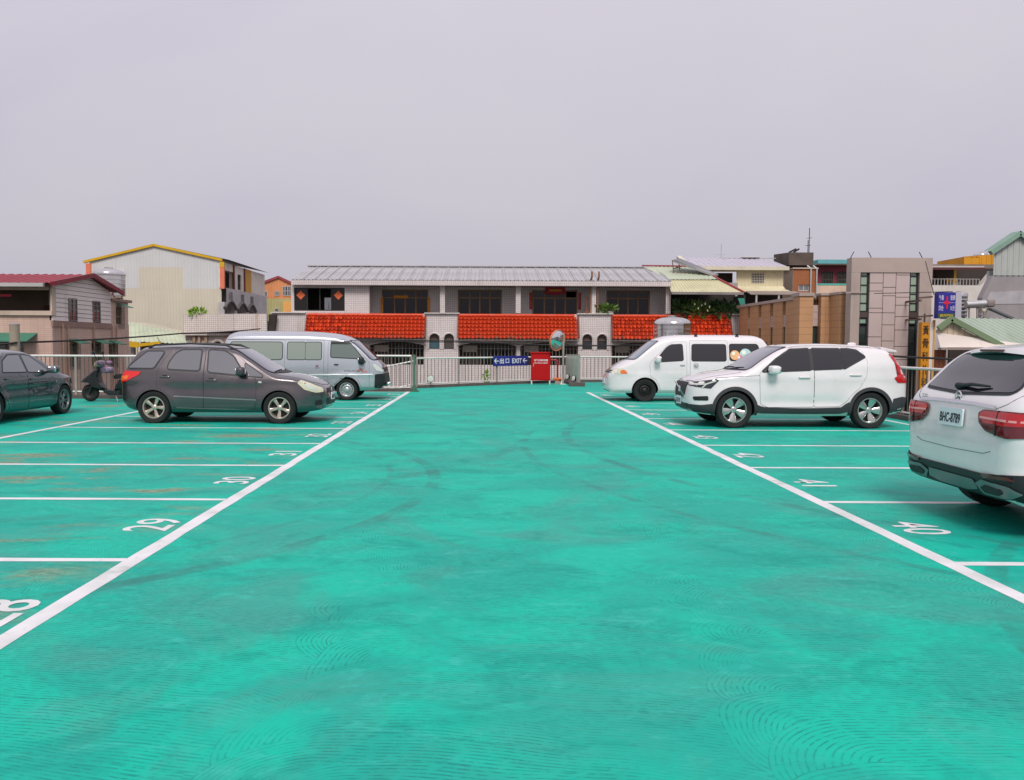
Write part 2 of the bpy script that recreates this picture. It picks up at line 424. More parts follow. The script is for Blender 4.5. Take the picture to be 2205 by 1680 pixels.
M_asph = mat('asphalt', rgb(86, 85, 84), 0.9, var=0.25, scale=0.5, bump=0.3)
GZ = -4.4
tag(MB().quad((-700, -300, GZ), (700, -300, GZ), (700, 1200, GZ), (-700, 1200, GZ)).build('ground', M_asph), kind='structure')

RAIL_FAR = [(-2.5, 30.3), (1.9, 34.5), (4.0, 35.8), (9.15, 36.7)]
deck_out = [(9.3, -16), (9.3, 37.0), (4.0, 36.1), (1.8, 34.8), (-2.6, 30.6), (-2.6, 28.25), (-8.9, 28.25), (-8.9, 24.1), (-13.4, 24.1), (-13.4, -16)]
mb = MB().prism([(x, y, GZ) for x, y in deck_out], (0, 0, -GZ))
deck = tag(mb.build('parking_deck', M_floor), kind='structure')
rmp = MB().prism([(-2.6, 28.25, 0), (-2.6, 30.6, 0), (-2.6, 30.6, -0.3), (-2.6, 28.25, -0.3)], (-9.5, 0, -1.9))
tag(rmp.build('exit_ramp', mat('ramp_concrete', rgb(118, 130, 124), 0.9, var=0.2)), kind='structure')

XL, XR, XBL, XBR = -2.587, 3.42, -8.11, 8.64
Y0, DY = 6.08, 2.412
def sheet(x0, y0, x1, y1, z, name, jag=0.014):
    """painted line laid on the deck with slightly uneven edges"""
    mb = MB(); n = max(2, int(max(abs(x1 - x0), abs(y1 - y0)) / 0.35)); vs = []
    for i in range(n + 1):
        t = i / n
        if abs(x1 - x0) > abs(y1 - y0):
            x = x0 + (x1 - x0) * t; w = 0.5 * math.sin(i * 0.55 + y0) * jag
            vs += [(x, y0 + w + random.uniform(-jag, jag) * .5, z), (x, y1 + w + random.uniform(-jag, jag) * .5, z)]
        else:
            y = y0 + (y1 - y0) * t
            vs += [(x0 + random.uniform(-jag, jag) * .5, y, z), (x1 + random.uniform(-jag, jag) * .5, y, z)]
    mb.add(vs, [(2 * i, 2 * i + 2, 2 * i + 3, 2 * i + 1) for i in range(n)])
    return tag(mb.build(name, M_white), kind='structure')
sheet(XL - .065, -6, XL + .065, 28.0, .002, 'aisle_line'); sheet(XR - .065, -6, XR + .065, 28.1, .002, 'aisle_line')
sheet(XBL - .06, -6, XBL + .06, 27.9, .002, 'bay_end_line'); sheet(XBR - .05, -6, XBR + .05, 27.9, .002, 'bay_end_line')
for k in range(-4, 10):
    y = Y0 + DY * k
    sheet(XBL + .062, y - .05, XL - .067, y + .05, .002, 'bay_line')
    sheet(XR + .067, y - .05, XBR - .052, y + .05, .002, 'bay_line')
for k in range(-1, 9):
    y = Y0 + DY * (k + .5)
    for n0, rot, xc in ((29 + k, R(90), XL - .33), (40 + k, R(-90), XR + .40)):
        me = fit(text_mesh(str(n0), 0.5, M_white, offset=0.004), 0.50, 0.40)
        o = link_mesh('bay_number', me, None, (xc, y, .003), (0, 0, rot)); tag(o, kind='structure')

# ------------------------------------------------------------------ railings
def baluster_mesh(name, h, r, m):
    return MB().tube([(0, 0, 0), (0, 0, h)], r, 6).mesh(name, m, 60)
def railing(name, label, pts, top, low, bal_sp, post_sp, bal_r=.011, z0=None, group='railings round the deck'):
    """pts: world (x,y[,zbase]); one railing with its rails, posts and every baluster"""
    pts = [(p[0], p[1], p[2] if len(p) > 2 else 0.0) for p in pts]
    t = thing(name, label, 'railing', pts[0], 0, group)
    MB().tube([(x, y, z + top) for x, y, z in pts], .032, 10).build('top_rail', M_galv, t, 60)
    MB().tube([(x, y, z + low) for x, y, z in pts], .022, 8).build('bottom_rail', M_galv, t, 60)
    bme = baluster_mesh('baluster', top - low, bal_r, M_balu)
    pme = MB().box(-.03, -.03, 0, .03, .03, top - .02).box(-.06, -.06, 0.0, .06, .06, .015).mesh('post', M_post)
    for (a, b) in zip(pts[:-1], pts[1:]):
        a, b = Vector(a), Vector(b); d = (b - a); ln = Vector((d.x, d.y)).length; ang = math.atan2(d.y, d.x)
        npst = max(1, round(ln / post_sp)); n = max(2, round(ln / bal_sp))
        for i in range(npst + 1):
            if i == npst and b != Vector(pts[-1]): continue
            piece('post', pme, t, a.lerp(b, i / npst), ang)
        for i in range(1, n):
            q = a.lerp(b, i / n)
            if min(abs(i / n - j / npst) for j in range(npst + 1)) * ln < bal_sp * .4: continue
            piece('baluster', bme, t, q + Vector((0, 0, low)), ang)
    k = MB()
    for (a, b) in zip(pts[:-1], pts[1:]): k.bar(Vector(a) + Vector((0, 0, .045)), Vector(b) + Vector((0, 0, .045)), .2, .11)
    k.build('kerb', M_kerb, t)
    return t
railing('railing', 'long skewed grey railing at the far deck edge carrying the blue exit sign', RAIL_FAR, 1.08, .16, .17, 1.9)
railing('railing', 'short railing beside the silver van ending at the green corner post', [(-8.75, 28.1), (-2.5, 28.1)], 1.2, .14, .14, 1.6)
railing('railing', 'low sloping railing along the exit ramp behind the silver van', [(-2.62, 30.4, -.02), (-9.5, 30.75, -1.45)], 1.0, .16, .16, 1.7)
railing('railing', 'railing behind the parked scooter at the left of the deck', [(-13.2, 23.9), (-8.75, 23.9)], 1.22, .2, .125, 1.5)
railing('railing', 'grey railing along the right edge behind the two white cars', [(9.1, 6.0), (9.1, 36.6)], 1.13, .16, .15, 1.5, .012)
# ------------------------------------------------------------------ vehicles: body engine
def pchip(pts):
    pts = sorted(pts); xs = np.array([p[0] for p in pts], float); ys = np.array([p[1] for p in pts], float)
    h = np.diff(xs); d = np.diff(ys) / h; m = np.zeros(len(xs)); m[0] = d[0]; m[-1] = d[-1]
    for i in range(1, len(xs) - 1):
        if d[i - 1] * d[i] > 0:
            w1 = 2 * h[i] + h[i - 1]; w2 = h[i] + 2 * h[i - 1]; m[i] = (w1 + w2) / (w1 / d[i - 1] + w2 / d[i])
    def f(x):
        x = min(max(x, xs[0]), xs[-1]); i = int(min(max(np.searchsorted(xs, x) - 1, 0), len(xs) - 2))
        t = (x - xs[i]) / h[i]; a = 2 * t**3 - 3 * t**2 + 1; b = t**3 - 2 * t**2 + t; c = -2 * t**3 + 3 * t**2; e = t**3 - t**2
        return a * ys[i] + b * h[i] * m[i] + c * ys[i + 1] + e * h[i] * m[i + 1]
    return f
def sstep(a, b, x):
    t = min(1.0, max(0.0, (x - a) / (b - a))); return t * t * (3 - 2 * t)

class Car:
    def __init__(self, name, label, group, loc, rotz, top, bot, plan, belt, crown, tumble, wheels, arch, paintm, zmid=0.55, nexp=2.6, bump=None, cat='car'):
        self.t = thing(name, label, cat, loc, rotz, group)
        self.T, self.B, self.Wp, self.belt, self.crown = map(pchip, (top, bot, plan, belt, crown))
        self.x0, self.x1 = min(p[0] for p in top), max(p[0] for p in top)
        self.tumble, self.zmid, self.nexp, self.bump = tumble, zmid, nexp, bump
        self.wheels, self.arch, self.paint = wheels, arch, paintm
        hv, hf = self.shell(220, 34, 26)
        self.bvh = BVHTree.FromPolygons(hv, hf)
        self.body = self.make_body()
    def S(self, x, z):
        w = self.Wp(x); zb = self.belt(x); zm = self.zmid
        if z < zm: y = w * (1 - 0.05 * ((zm - z) / zm) ** 2)
        elif z < zb: y = w * (1 - 0.035 * ((z - zm) / (zb - zm)) ** 2)
        else: y = w * 0.965 - self.tumble * (z - zb) - 0.10 * (z - zb) ** 2
        if self.bump: y += self.bump(x, z)
        for wx, r in self.wheels:
            d = math.hypot(x - wx, z - r); y += 0.022 * math.exp(-((d - self.arch) / 0.13) ** 2) * sstep(self.x0, self.x0 + .2, x) * sstep(self.x1, self.x1 - .2, x)
        return max(y, 0.05)
    def section(self, x, ns, ntp):
        zt, zb = self.T(x), self.B(x); H = max(zt - zb, 0.03); r = min(self.crown(x), 0.62 * H); rb = min(0.07, 0.2 * H)
        pts = [(0.0, zb), (max(self.S(x, zb + rb) - 0.09, 0.02) * 0.55, zb), (max(self.S(x, zb + rb) - 0.09, .03), zb)]
        for i in range(ns):
            z = zb + rb + (H - rb - r) * i / (ns - 1)
            y = self.S(x, z); k = (z - zb) / 0.16
            if k < 1: y -= 0.05 * (1 - k) ** 2
            pts.append((y, z))
        n = self.nexp
        for i in range(1, ntp + 1):
            a = math.pi / 2 * i / ntp; z = zt - r + r * math.sin(a) ** (2 / n)
            pts.append((self.S(x, z) * max(0.0, math.cos(a)) ** (2 / n) if i < ntp else 0.0, z))
        return pts
    def shell(self, nx, ns, ntp):
        vs, fs = [], []; rows = []
        for i in range(nx + 1):
            t = i / nx; u = 0.5 - 0.5 * math.cos(math.pi * t); t = 0.55 * u + 0.45 * t
            x = self.x0 + (self.x1 - self.x0) * t; sec = self.section(x, ns, ntp)
            loop = [(x, y, z) for y, z in sec] + [(x, -y, z) for y, z in sec[-2:0:-1]]
            rows.append(len(vs)); vs += loop
        n = len(loop)
        for a, b in zip(rows[:-1], rows[1:]):
            fs += [(a + j, b + j, b + (j + 1) % n, a + (j + 1) % n) for j in range(n)]
        for r0, rev in ((rows[0], False), (rows[-1], True)):
            c = len(vs); ring = vs[r0:r0 + n]; vs.append((ring[0][0], 0, (ring[0][2] + ring[n // 2][2]) / 2))
            fs += [((r0 + j, r0 + (j + 1) % n, c) if not rev else (r0 + (j + 1) % n, r0 + j, c)) for j in range(n)]
        return vs, fs
    def make_body(self):
        v, f = self.shell(110, 18, 14)
        me = bpy.data.meshes.new('body'); me.from_pydata(v, [], f); me.materials.append(self.paint); me.materials.append(M_black)
        bm = bmesh.new(); bm.from_mesh(me); bmesh.ops.recalc_face_normals(bm, faces=bm.faces); bm.to_mesh(me); bm.free()
        o = link_mesh('body', me, self.t)
        c = MB(); wmax = max(self.Wp(wx) for wx, r in self.wheels)
        for wx, r in self.wheels:
            for s in (-1, 1):
                M = Matrix.Translation((wx, s * (wmax - .32), r)) @ Matrix.Rotation(-s * R(90), 4, 'X')
                n = 40; ring = [(self.arch * math.cos(2 * math.pi * j / n), self.arch * math.sin(2 * math.pi * j / n), 0) for j in range(n)]
                c.prism([tuple(M @ Vector(p)) for p in ring], (0, s * .7, 0))
        cut = link_mesh('cutter', c.mesh('cutter', M_black), self.t)
        md = o.modifiers.new('arches', 'BOOLEAN'); md.object = cut; md.operation = 'DIFFERENCE'; md.solver = 'EXACT'
        dg = bpy.context.evaluated_depsgraph_get(); dg.update()
        nm = bpy.data.meshes.new_from_object(o.evaluated_get(dg)); o.modifiers.clear(); o.data = nm; nm.name = 'body'
        bpy.data.objects.remove(cut)
        for p in nm.polygons:
            x, y, z = p.center
            ins = any(math.hypot(x - wx, z - r) < self.arch + .004 for wx, r in self.wheels) and abs(y) > wmax - .34
            allin = ins and all(any(math.hypot(nm.vertices[i].co.x - wx, nm.vertices[i].co.z - r) < self.arch + .006 for wx, r in self.wheels) for i in p.vertices)
            p.material_index = 1 if (allin or p.normal.z < -0.8) else 0
            p.use_smooth = True
        nm.set_sharp_from_angle(angle=R(40))
        return o
    # -- patches laid on the skin
    def _finish(self, bm, d, off, name, m, parent, sink=0.012):
        d = Vector(d)
        for v in bm.verts:
            o = v.co - d * 5.0; loc, nrm, i, dist = self.bvh.ray_cast(o, d)
            if loc is None or dist > 7.5:
                loc, nrm, i, dist = self.bvh.find_nearest(v.co)
            if nrm.dot(d) > 0: nrm = -nrm
            v.co = loc + nrm * off; v.tag = False
        bm.normal_update()
        bnd = [e for e in bm.edges if len(e.link_faces) == 1]
        mp_ = {}
        for e in bnd:
            for v in e.verts:
                if v not in mp_: mp_[v] = None
        for v in list(mp_): mp_[v] = bm.verts.new(v.co + d * sink * 0.35 - v.normal * 0.0)
        for e in bnd:
            a, b = e.verts
            try: bm.faces.new((a, b, mp_[b], mp_[a]))
            except ValueError: pass
        bmesh.ops.recalc_face_normals(bm, faces=bm.faces)
        me = bpy.data.meshes.new(name); bm.to_mesh(me); bm.free(); me.materials.append(m)
        me.polygons.foreach_set('use_smooth', [True] * len(me.polygons)); me.set_sharp_from_angle(angle=R(35))
        return link_mesh(name, me, parent or self.t)
    def patch(self, name, poly, axis, off, m, parent=None, step=0.07):
        """poly in (x,z) for 'L'/'R' sides, (y,z) for 'F'/'B', (x,y) for 'T'"""
        bm = bmesh.new()
        if axis in 'LR': vs = [(x, 0, z) for x, z in poly]; d = (0, -1, 0) if axis == 'L' else (0, 1, 0); ax = ((1, 0, 0), (0, 0, 1))
        elif axis in 'FB': vs = [(0, y, z) for y, z in poly]; d = (-1, 0, 0) if axis == 'F' else (1, 0, 0); ax = ((0, 1, 0), (0, 0, 1))
        else: vs = [(x, y, 0.8) for x, y in poly]; d = (0, 0, -1); ax = ((1, 0, 0), (0, 1, 0))
        fc = bm.faces.new([bm.verts.new(p) for p in vs]); bmesh.ops.triangulate(bm, faces=[fc])
        for a in ax:
            a = Vector(a); ks = [Vector(p).dot(a) for p in vs]; lo, hi = min(ks), max(ks); k = math.floor(lo / step) * step + step
            while k < hi:
                bmesh.ops.bisect_plane(bm, geom=list(bm.verts) + list(bm.edges) + list(bm.faces), plane_co=a * k, plane_no=a); k += step
        return self._finish(bm, d, off, name, m, parent)
    def band(self, name, inner, outer, axis, off, m, parent=None, nw=2):
        """strip between two polylines of equal length"""
        bm = bmesh.new(); rows = []
        for (a, b), (c, e) in zip(inner, outer):
            row = []
            for k in range(nw + 1):
                p, q = a + (c - a) * k / nw, b + (e - b) * k / nw
                row.append(bm.verts.new((p, 0, q) if axis in 'LR' else (0, p, q) if axis in 'FB' else (p, q, .8)))
            rows.append(row)
        for r0, r1 in zip(rows[:-1], rows[1:]):
            for k in range(nw): bm.faces.new((r0[k], r0[k + 1], r1[k + 1], r1[k]))
        d = {'L': (0, -1, 0), 'R': (0, 1, 0), 'F': (-1, 0, 0), 'B': (1, 0, 0), 'T': (0, 0, -1)}[axis]
        return self._finish(bm, d, off, name, m, parent)
    def line(self, name, pts, w, axis, off, m, parent=None, closed=False):
        """thin strip along a polyline (seams, mouldings)"""
        P = [Vector(p) for p in dens(pts, 0.05, closed)]; a, b = [], []
        n = len(P)
        for i, p in enumerate(P):
            q0 = P[(i - 1) % n] if closed else P[max(i - 1, 0)]; q1 = P[(i + 1) % n] if closed else P[min(i + 1, n - 1)]
            t = (q1 - q0).normalized(); nn = Vector((-t.y, t.x)) * w / 2
            a.append(tuple(p - nn)); b.append(tuple(p + nn))
        if closed: a.append(a[0]); b.append(b[0])
        return self.band(name, a, b, axis, off, m, parent, 1)
    def yside(self, x, z):
        h = self.bvh.ray_cast(Vector((x, 4, z)), Vector((0, -1, 0)))
        return h[0].y if h[0] is not None else self.S(x, z)
    def ztop(self, x, y=0.0):
        h = self.bvh.ray_cast(Vector((x, y, 4)), Vector((0, 0, -1)))
        return h[0].z if h[0] is not None else self.T(x)
    def xend(self, y, z, s):
        h = self.bvh.ray_cast(Vector((s * 5, y, z)), Vector((-s, 0, 0)))
        return h[0].x if h[0] is not None else (self.x1 if s > 0 else self.x0)
    def put(self, mb, name, m, parent=None, smooth=40, bevel=0.0):
        return mb.build(name, m, parent or self.t, smooth, bevel, world=False)
    def add_wheels(self, maker, track, inset=0.0):
        for wx, r in self.wheels:
            for s in (-1, 1):
                maker(self.t, (wx, s * track, r), s)

def dens(pts, step, closed=False):
    out_ = []; n = len(pts)
    for i in range(n if closed else n - 1):
        a, b = Vector(pts[i]), Vector(pts[(i + 1) % n]); k = max(1, int((b - a).length / step))
        out_ += [tuple(a.lerp(b, j / k)) for j in range(k)]
    if not closed: out_.append(tuple(pts[-1]))
    return out_
def rnd(poly, r=0.05, n=4):
    """round the corners of a polygon"""
    out_ = []; k = len(poly)
    for i in range(k):
        p0, p, p1 = Vector(poly[i - 1]), Vector(poly[i]), Vector(poly[(i + 1) % k])
        a, b = (p0 - p), (p1 - p); rr = min(r, a.length * .45, b.length * .45); a = p + a.normalized() * rr; b = p + b.normalized() * rr
        for j in range(n + 1):
            t = j / n; out_.append(tuple(a * (1 - t) ** 2 + p * 2 * t * (1 - t) + b * t * t))
    return out_
def arcpts(cx, cz, r, a0, a1, n=20):
    return [(cx + r * math.cos(R(a0 + (a1 - a0) * i / n)), cz + r * math.sin(R(a0 + (a1 - a0) * i / n))) for i in range(n + 1)]
def grow(poly, d):
    c = Vector((sum(p[0] for p in poly) / len(poly), sum(p[1] for p in poly) / len(poly))); P = [Vector(p) for p in poly]; n = len(P); out_ = []
    area = sum(P[i].x * P[(i + 1) % n].y - P[(i + 1) % n].x * P[i].y for i in range(n)); s = 1 if area > 0 else -1
    for i in range(n):
        t = (P[(i + 1) % n] - P[i - 1]); t = t.normalized() if t.length > 1e-9 else Vector((1, 0)); out_.append(tuple(P[i] + Vector((t.y, -t.x)) * s * d))
    return out_

# ------------------------------------------------------------------ wheels
WHEEL_CACHE = {}
def wheel_maker(key, r, rimr, width, style, rimm, nsp=5):
    def build():
        X = Matrix.Rotation(R(-90), 4, 'X')          # lathe axis z -> +y (outer side)
        w = width / 2
        ty = MB().lathe([(rimr - .005, -w * .8), (rimr + .02, -w * .98), (r * .93, -w), (r * .985, -w * .8), (r, -w * .5), (r, w * .5), (r * .985, w * .8), (r * .93, w), (rimr + .022, w * .97), (rimr + .004, w * .82), (rimr - .012, w * .7)], 40, X)
        for j in range(36):                          # tread blocks
            a = 2 * math.pi * j / 36
            ty.add([X @ Vector((r * 1.004 * math.cos(a + q), r * 1.004 * math.sin(a + q), z)) for q in (-.05, .05) for z in (-w * .72, -w * .2)] + [X @ Vector((r * .99 * math.cos(a + q), r * .99 * math.sin(a + q), z)) for q in (-.05, .05) for z in (-w * .72, -w * .2)], [(0, 1, 3, 2), (0, 2, 6, 4), (1, 5, 7, 3)])
        tyre = ty.mesh('tyre', M_rubber, 50)
        ri = MB().lathe([(rimr - .012, w * .66), (rimr + .004, w * .80), (rimr + .004, w * .86), (rimr - .014, w * .86), (rimr - .022, w * .72), (rimr - .03, w * .2), (rimr - .035, -w * .7)], 40, X)
        face = w * .62
        def P(rad, tan, z, ang): return tuple(X @ Vector((rad * math.cos(ang) - tan * math.sin(ang), rad * math.sin(ang) + tan * math.cos(ang), z)))
        if style == 'steel':
            ri.lathe([(rimr - .03, w * .35), (rimr * .80, w * .30), (rimr * .70, w * .46), (rimr * .55, w * .50), (rimr * .45, w * .30), (.001, w * .30)], 40, X)
            cap = rimr * .36
            ri.lathe([(cap, w * .3), (cap, w * .62), (cap * .85, w * .72), (.001, w * .76)], 24, X)
            for j in range(12):
                a = 2 * math.pi * j / 12
                ri.mi = 1; ri.prism([P(rimr * .78, -.014, w * .315, a), P(rimr * .78, .014, w * .315, a), P(rimr * .70, .011, w * .47, a), P(rimr * .70, -.011, w * .47, a)], tuple(X.to_3x3() @ Vector((0, 0, .006)))); ri.mi = 0
        else:
            root, tip, waist, dish = style
            n = nsp
            for j in range(n):
                a = 2 * math.pi * j / n + R(90)
                for sgn in ((0,) if tip < .5 else (-1, 1)):
                    tipw = tip if tip < .5 else tip - 1.0
                    o_ = sgn * (waist * 1.0)
                    prof = [(rimr * .16, root, face - dish), (rimr * .5, (waist if sgn == 0 else tipw), face - dish * .55), (rimr * .8, (waist + tipw) / 2 if sgn == 0 else tipw, face - dish * .1), (rimr - .016, tipw, face)]
                    vs, fs = [], []
                    for (rad, hw, z) in prof:
                        sh = o_ * (rad / rimr) if sgn else 0
                        vs += [P(rad, sh - hw, z - .012, a), P(rad, sh - hw * .6, z, a), P(rad, sh + hw * .6, z, a), P(rad, sh + hw, z - .012, a), P(rad, sh, z - .05, a)]
                    for i in range(len(prof) - 1):
                        fs += [(i * 5 + q, i * 5 + (q + 1) % 5, i * 5 + 5 + (q + 1) % 5, i * 5 + 5 + q) for q in range(5)]
                    ri.add(vs, fs)
            ri.lathe([(rimr * .24, face - dish - .04), (rimr * .24, face - dish + .004), (rimr * .15, face - dish + .014), (.001, face - dish + .016)], 20, X)
            ri.mi = 1
            for j in range(n):
                a = 2 * math.pi * (j + .5) / n + R(90)
                ri.prism([P(rimr * .30 + .010 * math.cos(q), .010 * math.sin(q), face - dish + .002, a) for q in [k * math.pi / 3 for k in range(6)]], tuple(X.to_3x3() @ Vector((0, 0, .006))))
            ri.mi = 0
        rim = ri.mesh('rim', [rimm, M_black], 40)
        br = MB().lathe([(rimr - .03, -w * .2), (rimr * .72, -w * .2), (rimr * .70, -w * .05), (rimr * .3, -w * .05), (.001, 0)], 28, X)
        br.lathe([(rimr - .03, -w * .75), (.001, -w * .75)], 28, X)
        brake = br.mesh('wheel', mat('brake_dark', rgb(44, 42, 42), .6, .4, var=.3, scale=8), 40)
        return tyre, rim, brake
    def place(parent, loc, s):
        if key not in WHEEL_CACHE: WHEEL_CACHE[key] = build()
        tyre, rim, brake = WHEEL_CACHE[key]
        wh = link_mesh('wheel', brake, parent, loc, (0, random.uniform(-.3, .3), 0 if s > 0 else math.pi))
        link_mesh('tyre', tyre, wh); link_mesh('rim', rim, wh)
    return place

# ------------------------------------------------------------------ shared vehicle materials
M_chrome = mat('chrome', rgb(215, 216, 218), 0.12, 1.0, var=0.0)
M_seam = mat('panel_gap', rgb(30, 30, 32), 0.8, var=0.0)
M_clear = glass('headlight_lens', rgb(205, 205, 196), 0.08, 0.6)
M_oldlens = glass('yellowed_headlight_lens', rgb(206, 200, 172), 0.15, 0.5)
M_darklens = glass('dark_lamp_glass', rgb(28, 30, 34), 0.05, 0.7)
M_red = glass('tail_lamp_red', rgb(190, 14, 20), 0.08, 0.6)
M_dred = glass('tail_lamp_dark_red', rgb(96, 8, 18), 0.08, 0.6)
M_bred = glass('tail_lamp_bright_red', rgb(232, 30, 30), 0.08, 0.6)
M_amber = glass('indicator_amber', rgb(236, 104, 22), 0.1, 0.6)
M_plate = mat('number_plate_white', rgb(222, 226, 230), 0.4, var=0.05)
M_ink = mat('plate_black_ink', rgb(26, 28, 38), 0.6, var=0.0)
M_clad = mat('charcoal_cladding', rgb(50, 51, 54), 0.6, var=0.15, scale=5)
M_disc = mat('mirror_glass', rgb(200, 204, 206), 0.05, 1.0, var=0.0)

def plate(car, s, y, z, txt, parent=None, tilt=0.0, w=.38, h=.16):
    """number plate on the front (s=1) or rear (s=-1)"""
    x = car.xend(y, z, s)
    M = Matrix.Translation((x + s * .02, y, z)) @ Matrix.Rotation(s * R(90), 4, 'Z') @ Matrix.Rotation(tilt, 4, 'X') @ UPRIGHT
    po = MB(M); po.prism(rnd([(-w / 2, -h / 2, 0)[:2], (w / 2, -h / 2), (w / 2, h / 2), (-w / 2, h / 2)], .015) and [(a, b, -.012) for a, b in rnd([(-w / 2, -h / 2), (w / 2, -h / 2), (w / 2, h / 2), (-w / 2, h / 2)], .015)], (0, 0, .016))
    pl = car.put(po, 'number_plate', M_plate, parent)
    if txt:
        me = fit(text_mesh(txt, .12, M_ink, .0006, .0025), w * .86, h * .56)
        me.transform(M @ Matrix.Translation((0, -h * .06, .0055))); link_mesh('lettering', me, pl)
    return pl
def mirror(car, x, z, size, m, s, arm=.10, dark=None):
    y = car.yside(x, z - .05)
    mb = MB().sell((x, s * (y + arm + size[1] * .75), z), (size[0], size[1], size[2]), .55, .6, 18, 12)
    a = car.put(mb, 'wing_mirror', m)
    car.put(MB().bar((x + .02, s * (y - .03), z - size[2] * .7), (x, s * (y + arm + .02), z - size[2] * .6), .09, .035), 'mirror_arm', dark or m, a)
    car.put(MB().sell((x - size[0] * .86, s * (y + arm + size[1] * .75), z), (.022, size[1] * .84, size[2] * .82), .5, .5), 'mirror_glass', M_disc, a)
def handle(car, x, z, m, s, w=.20, parent=None, cup=False):
    y = car.yside(x, z)
    h = MB().sell((x, s * (y + .022), z), (w / 2, .014, .018), .5, .5, 14, 8)
    ho = car.put(h, 'handle', m, parent)
    if cup:
        car.patch('handle_cup', rnd([(x - .055, z - .012), (x + .055, z - .012), (x + .05, z + .04), (x - .05, z + .04)], .03), 'L' if s > 0 else 'R', .006, M_seam, ho if parent is None else parent)
def door(car, poly, side, m, hx=None, hz=None, hm=None, hw=.2, off=.004, cup=False):
    p = rnd(poly, .035)
    car.patch('door_gap', grow(p, .0055), side, .0015, M_seam, None)
    d = car.patch('door', p, side, off, m)
    if hx is not None: handle(car, hx, hz, hm or m, 1 if side == 'L' else -1, hw, d, cup)
    return d
def window(car, poly, side, gm, edge=.028, em=None, r=.05, name='window'):
    p = rnd(poly, r)
    if edge: car.patch('window_seal', grow(p, edge), side, .007, em or M_black)
    return car.patch(name, p, side, .010, gm)
def wiper(car, pts, side='F', m=None):
    """wiper lying on a screen: points (y,z) on the front or rear"""
    s = 1 if side == 'F' else -1; P = [Vector((car.xend(y, z, s) + s * .03, y, z)) for y, z in pts]
    car.put(MB().tube([P[0], P[0].lerp(P[1], .5) + Vector((s * .012, 0, .01)), P[1]], .011, 6), 'wiper', M_black)
    return P
# ------------------------------------------------------------------ dark grey compact crossover (left row)
GROUP_C = 'vehicles parked on the deck'
P_grey = paint('warm_grey_metallic', rgb(94, 87, 89), 0.8, 0.25, 0.04)
G_grey = glass('grey_side_glass', rgb(84, 82, 88), 0.04, 1.0, 1.0, 1.9)
G_screen = glass('windscreen_glass', rgb(54, 56, 76), 0.03, 1.0, 1.0, 1.9)
c = Car('crossover_car', 'dark grey crossover with roof rails and gold alloy wheels in the left row', GROUP_C, (-5.36, 17.45, 0), 0.0,
    top=[(-1.98, .72), (-1.95, .98), (-1.86, 1.10), (-1.72, 1.34), (-1.55, 1.52), (-1.3, 1.555), (-.6, 1.575), (0, 1.56), (.33, 1.50), (.62, 1.34), (1.0, 1.10), (1.17, 1.02), (1.5, .97), (1.8, .88), (2.0, .79), (2.10, .70), (2.15, .56)],
    bot=[(-1.98, .48), (-1.9, .34), (-1.5, .24), (0, .215), (1.5, .22), (2.0, .26), (2.15, .36)],
    plan=[(-1.98, .58), (-1.93, .70), (-1.8, .79), (-1.5, .845), (-1.0, .865), (1.2, .865), (1.6, .83), (1.85, .76), (2.02, .64), (2.11, .50), (2.15, .36)],
    belt=[(-2, 1.08), (-1.2, 1.05), (0, .985), (.8, .91), (1.2, .93), (2.2, .75)], crown=[(-2, .10), (-1.5, .12), (0, .11), (.4, .12), (1.0, .13), (1.3, .14), (2.0, .12), (2.15, .09)],
    tumble=.40, wheels=[(1.25, .315), (-1.25, .315)], arch=.355, paintm=P_grey,
    bump=lambda x, z: .012 * math.exp(-((z - .86) / .05) ** 2) - .010 * math.exp(-((z - .68) / .07) ** 2) * sstep(-1.3, -1.0, x) * sstep(1.1, .8, x))
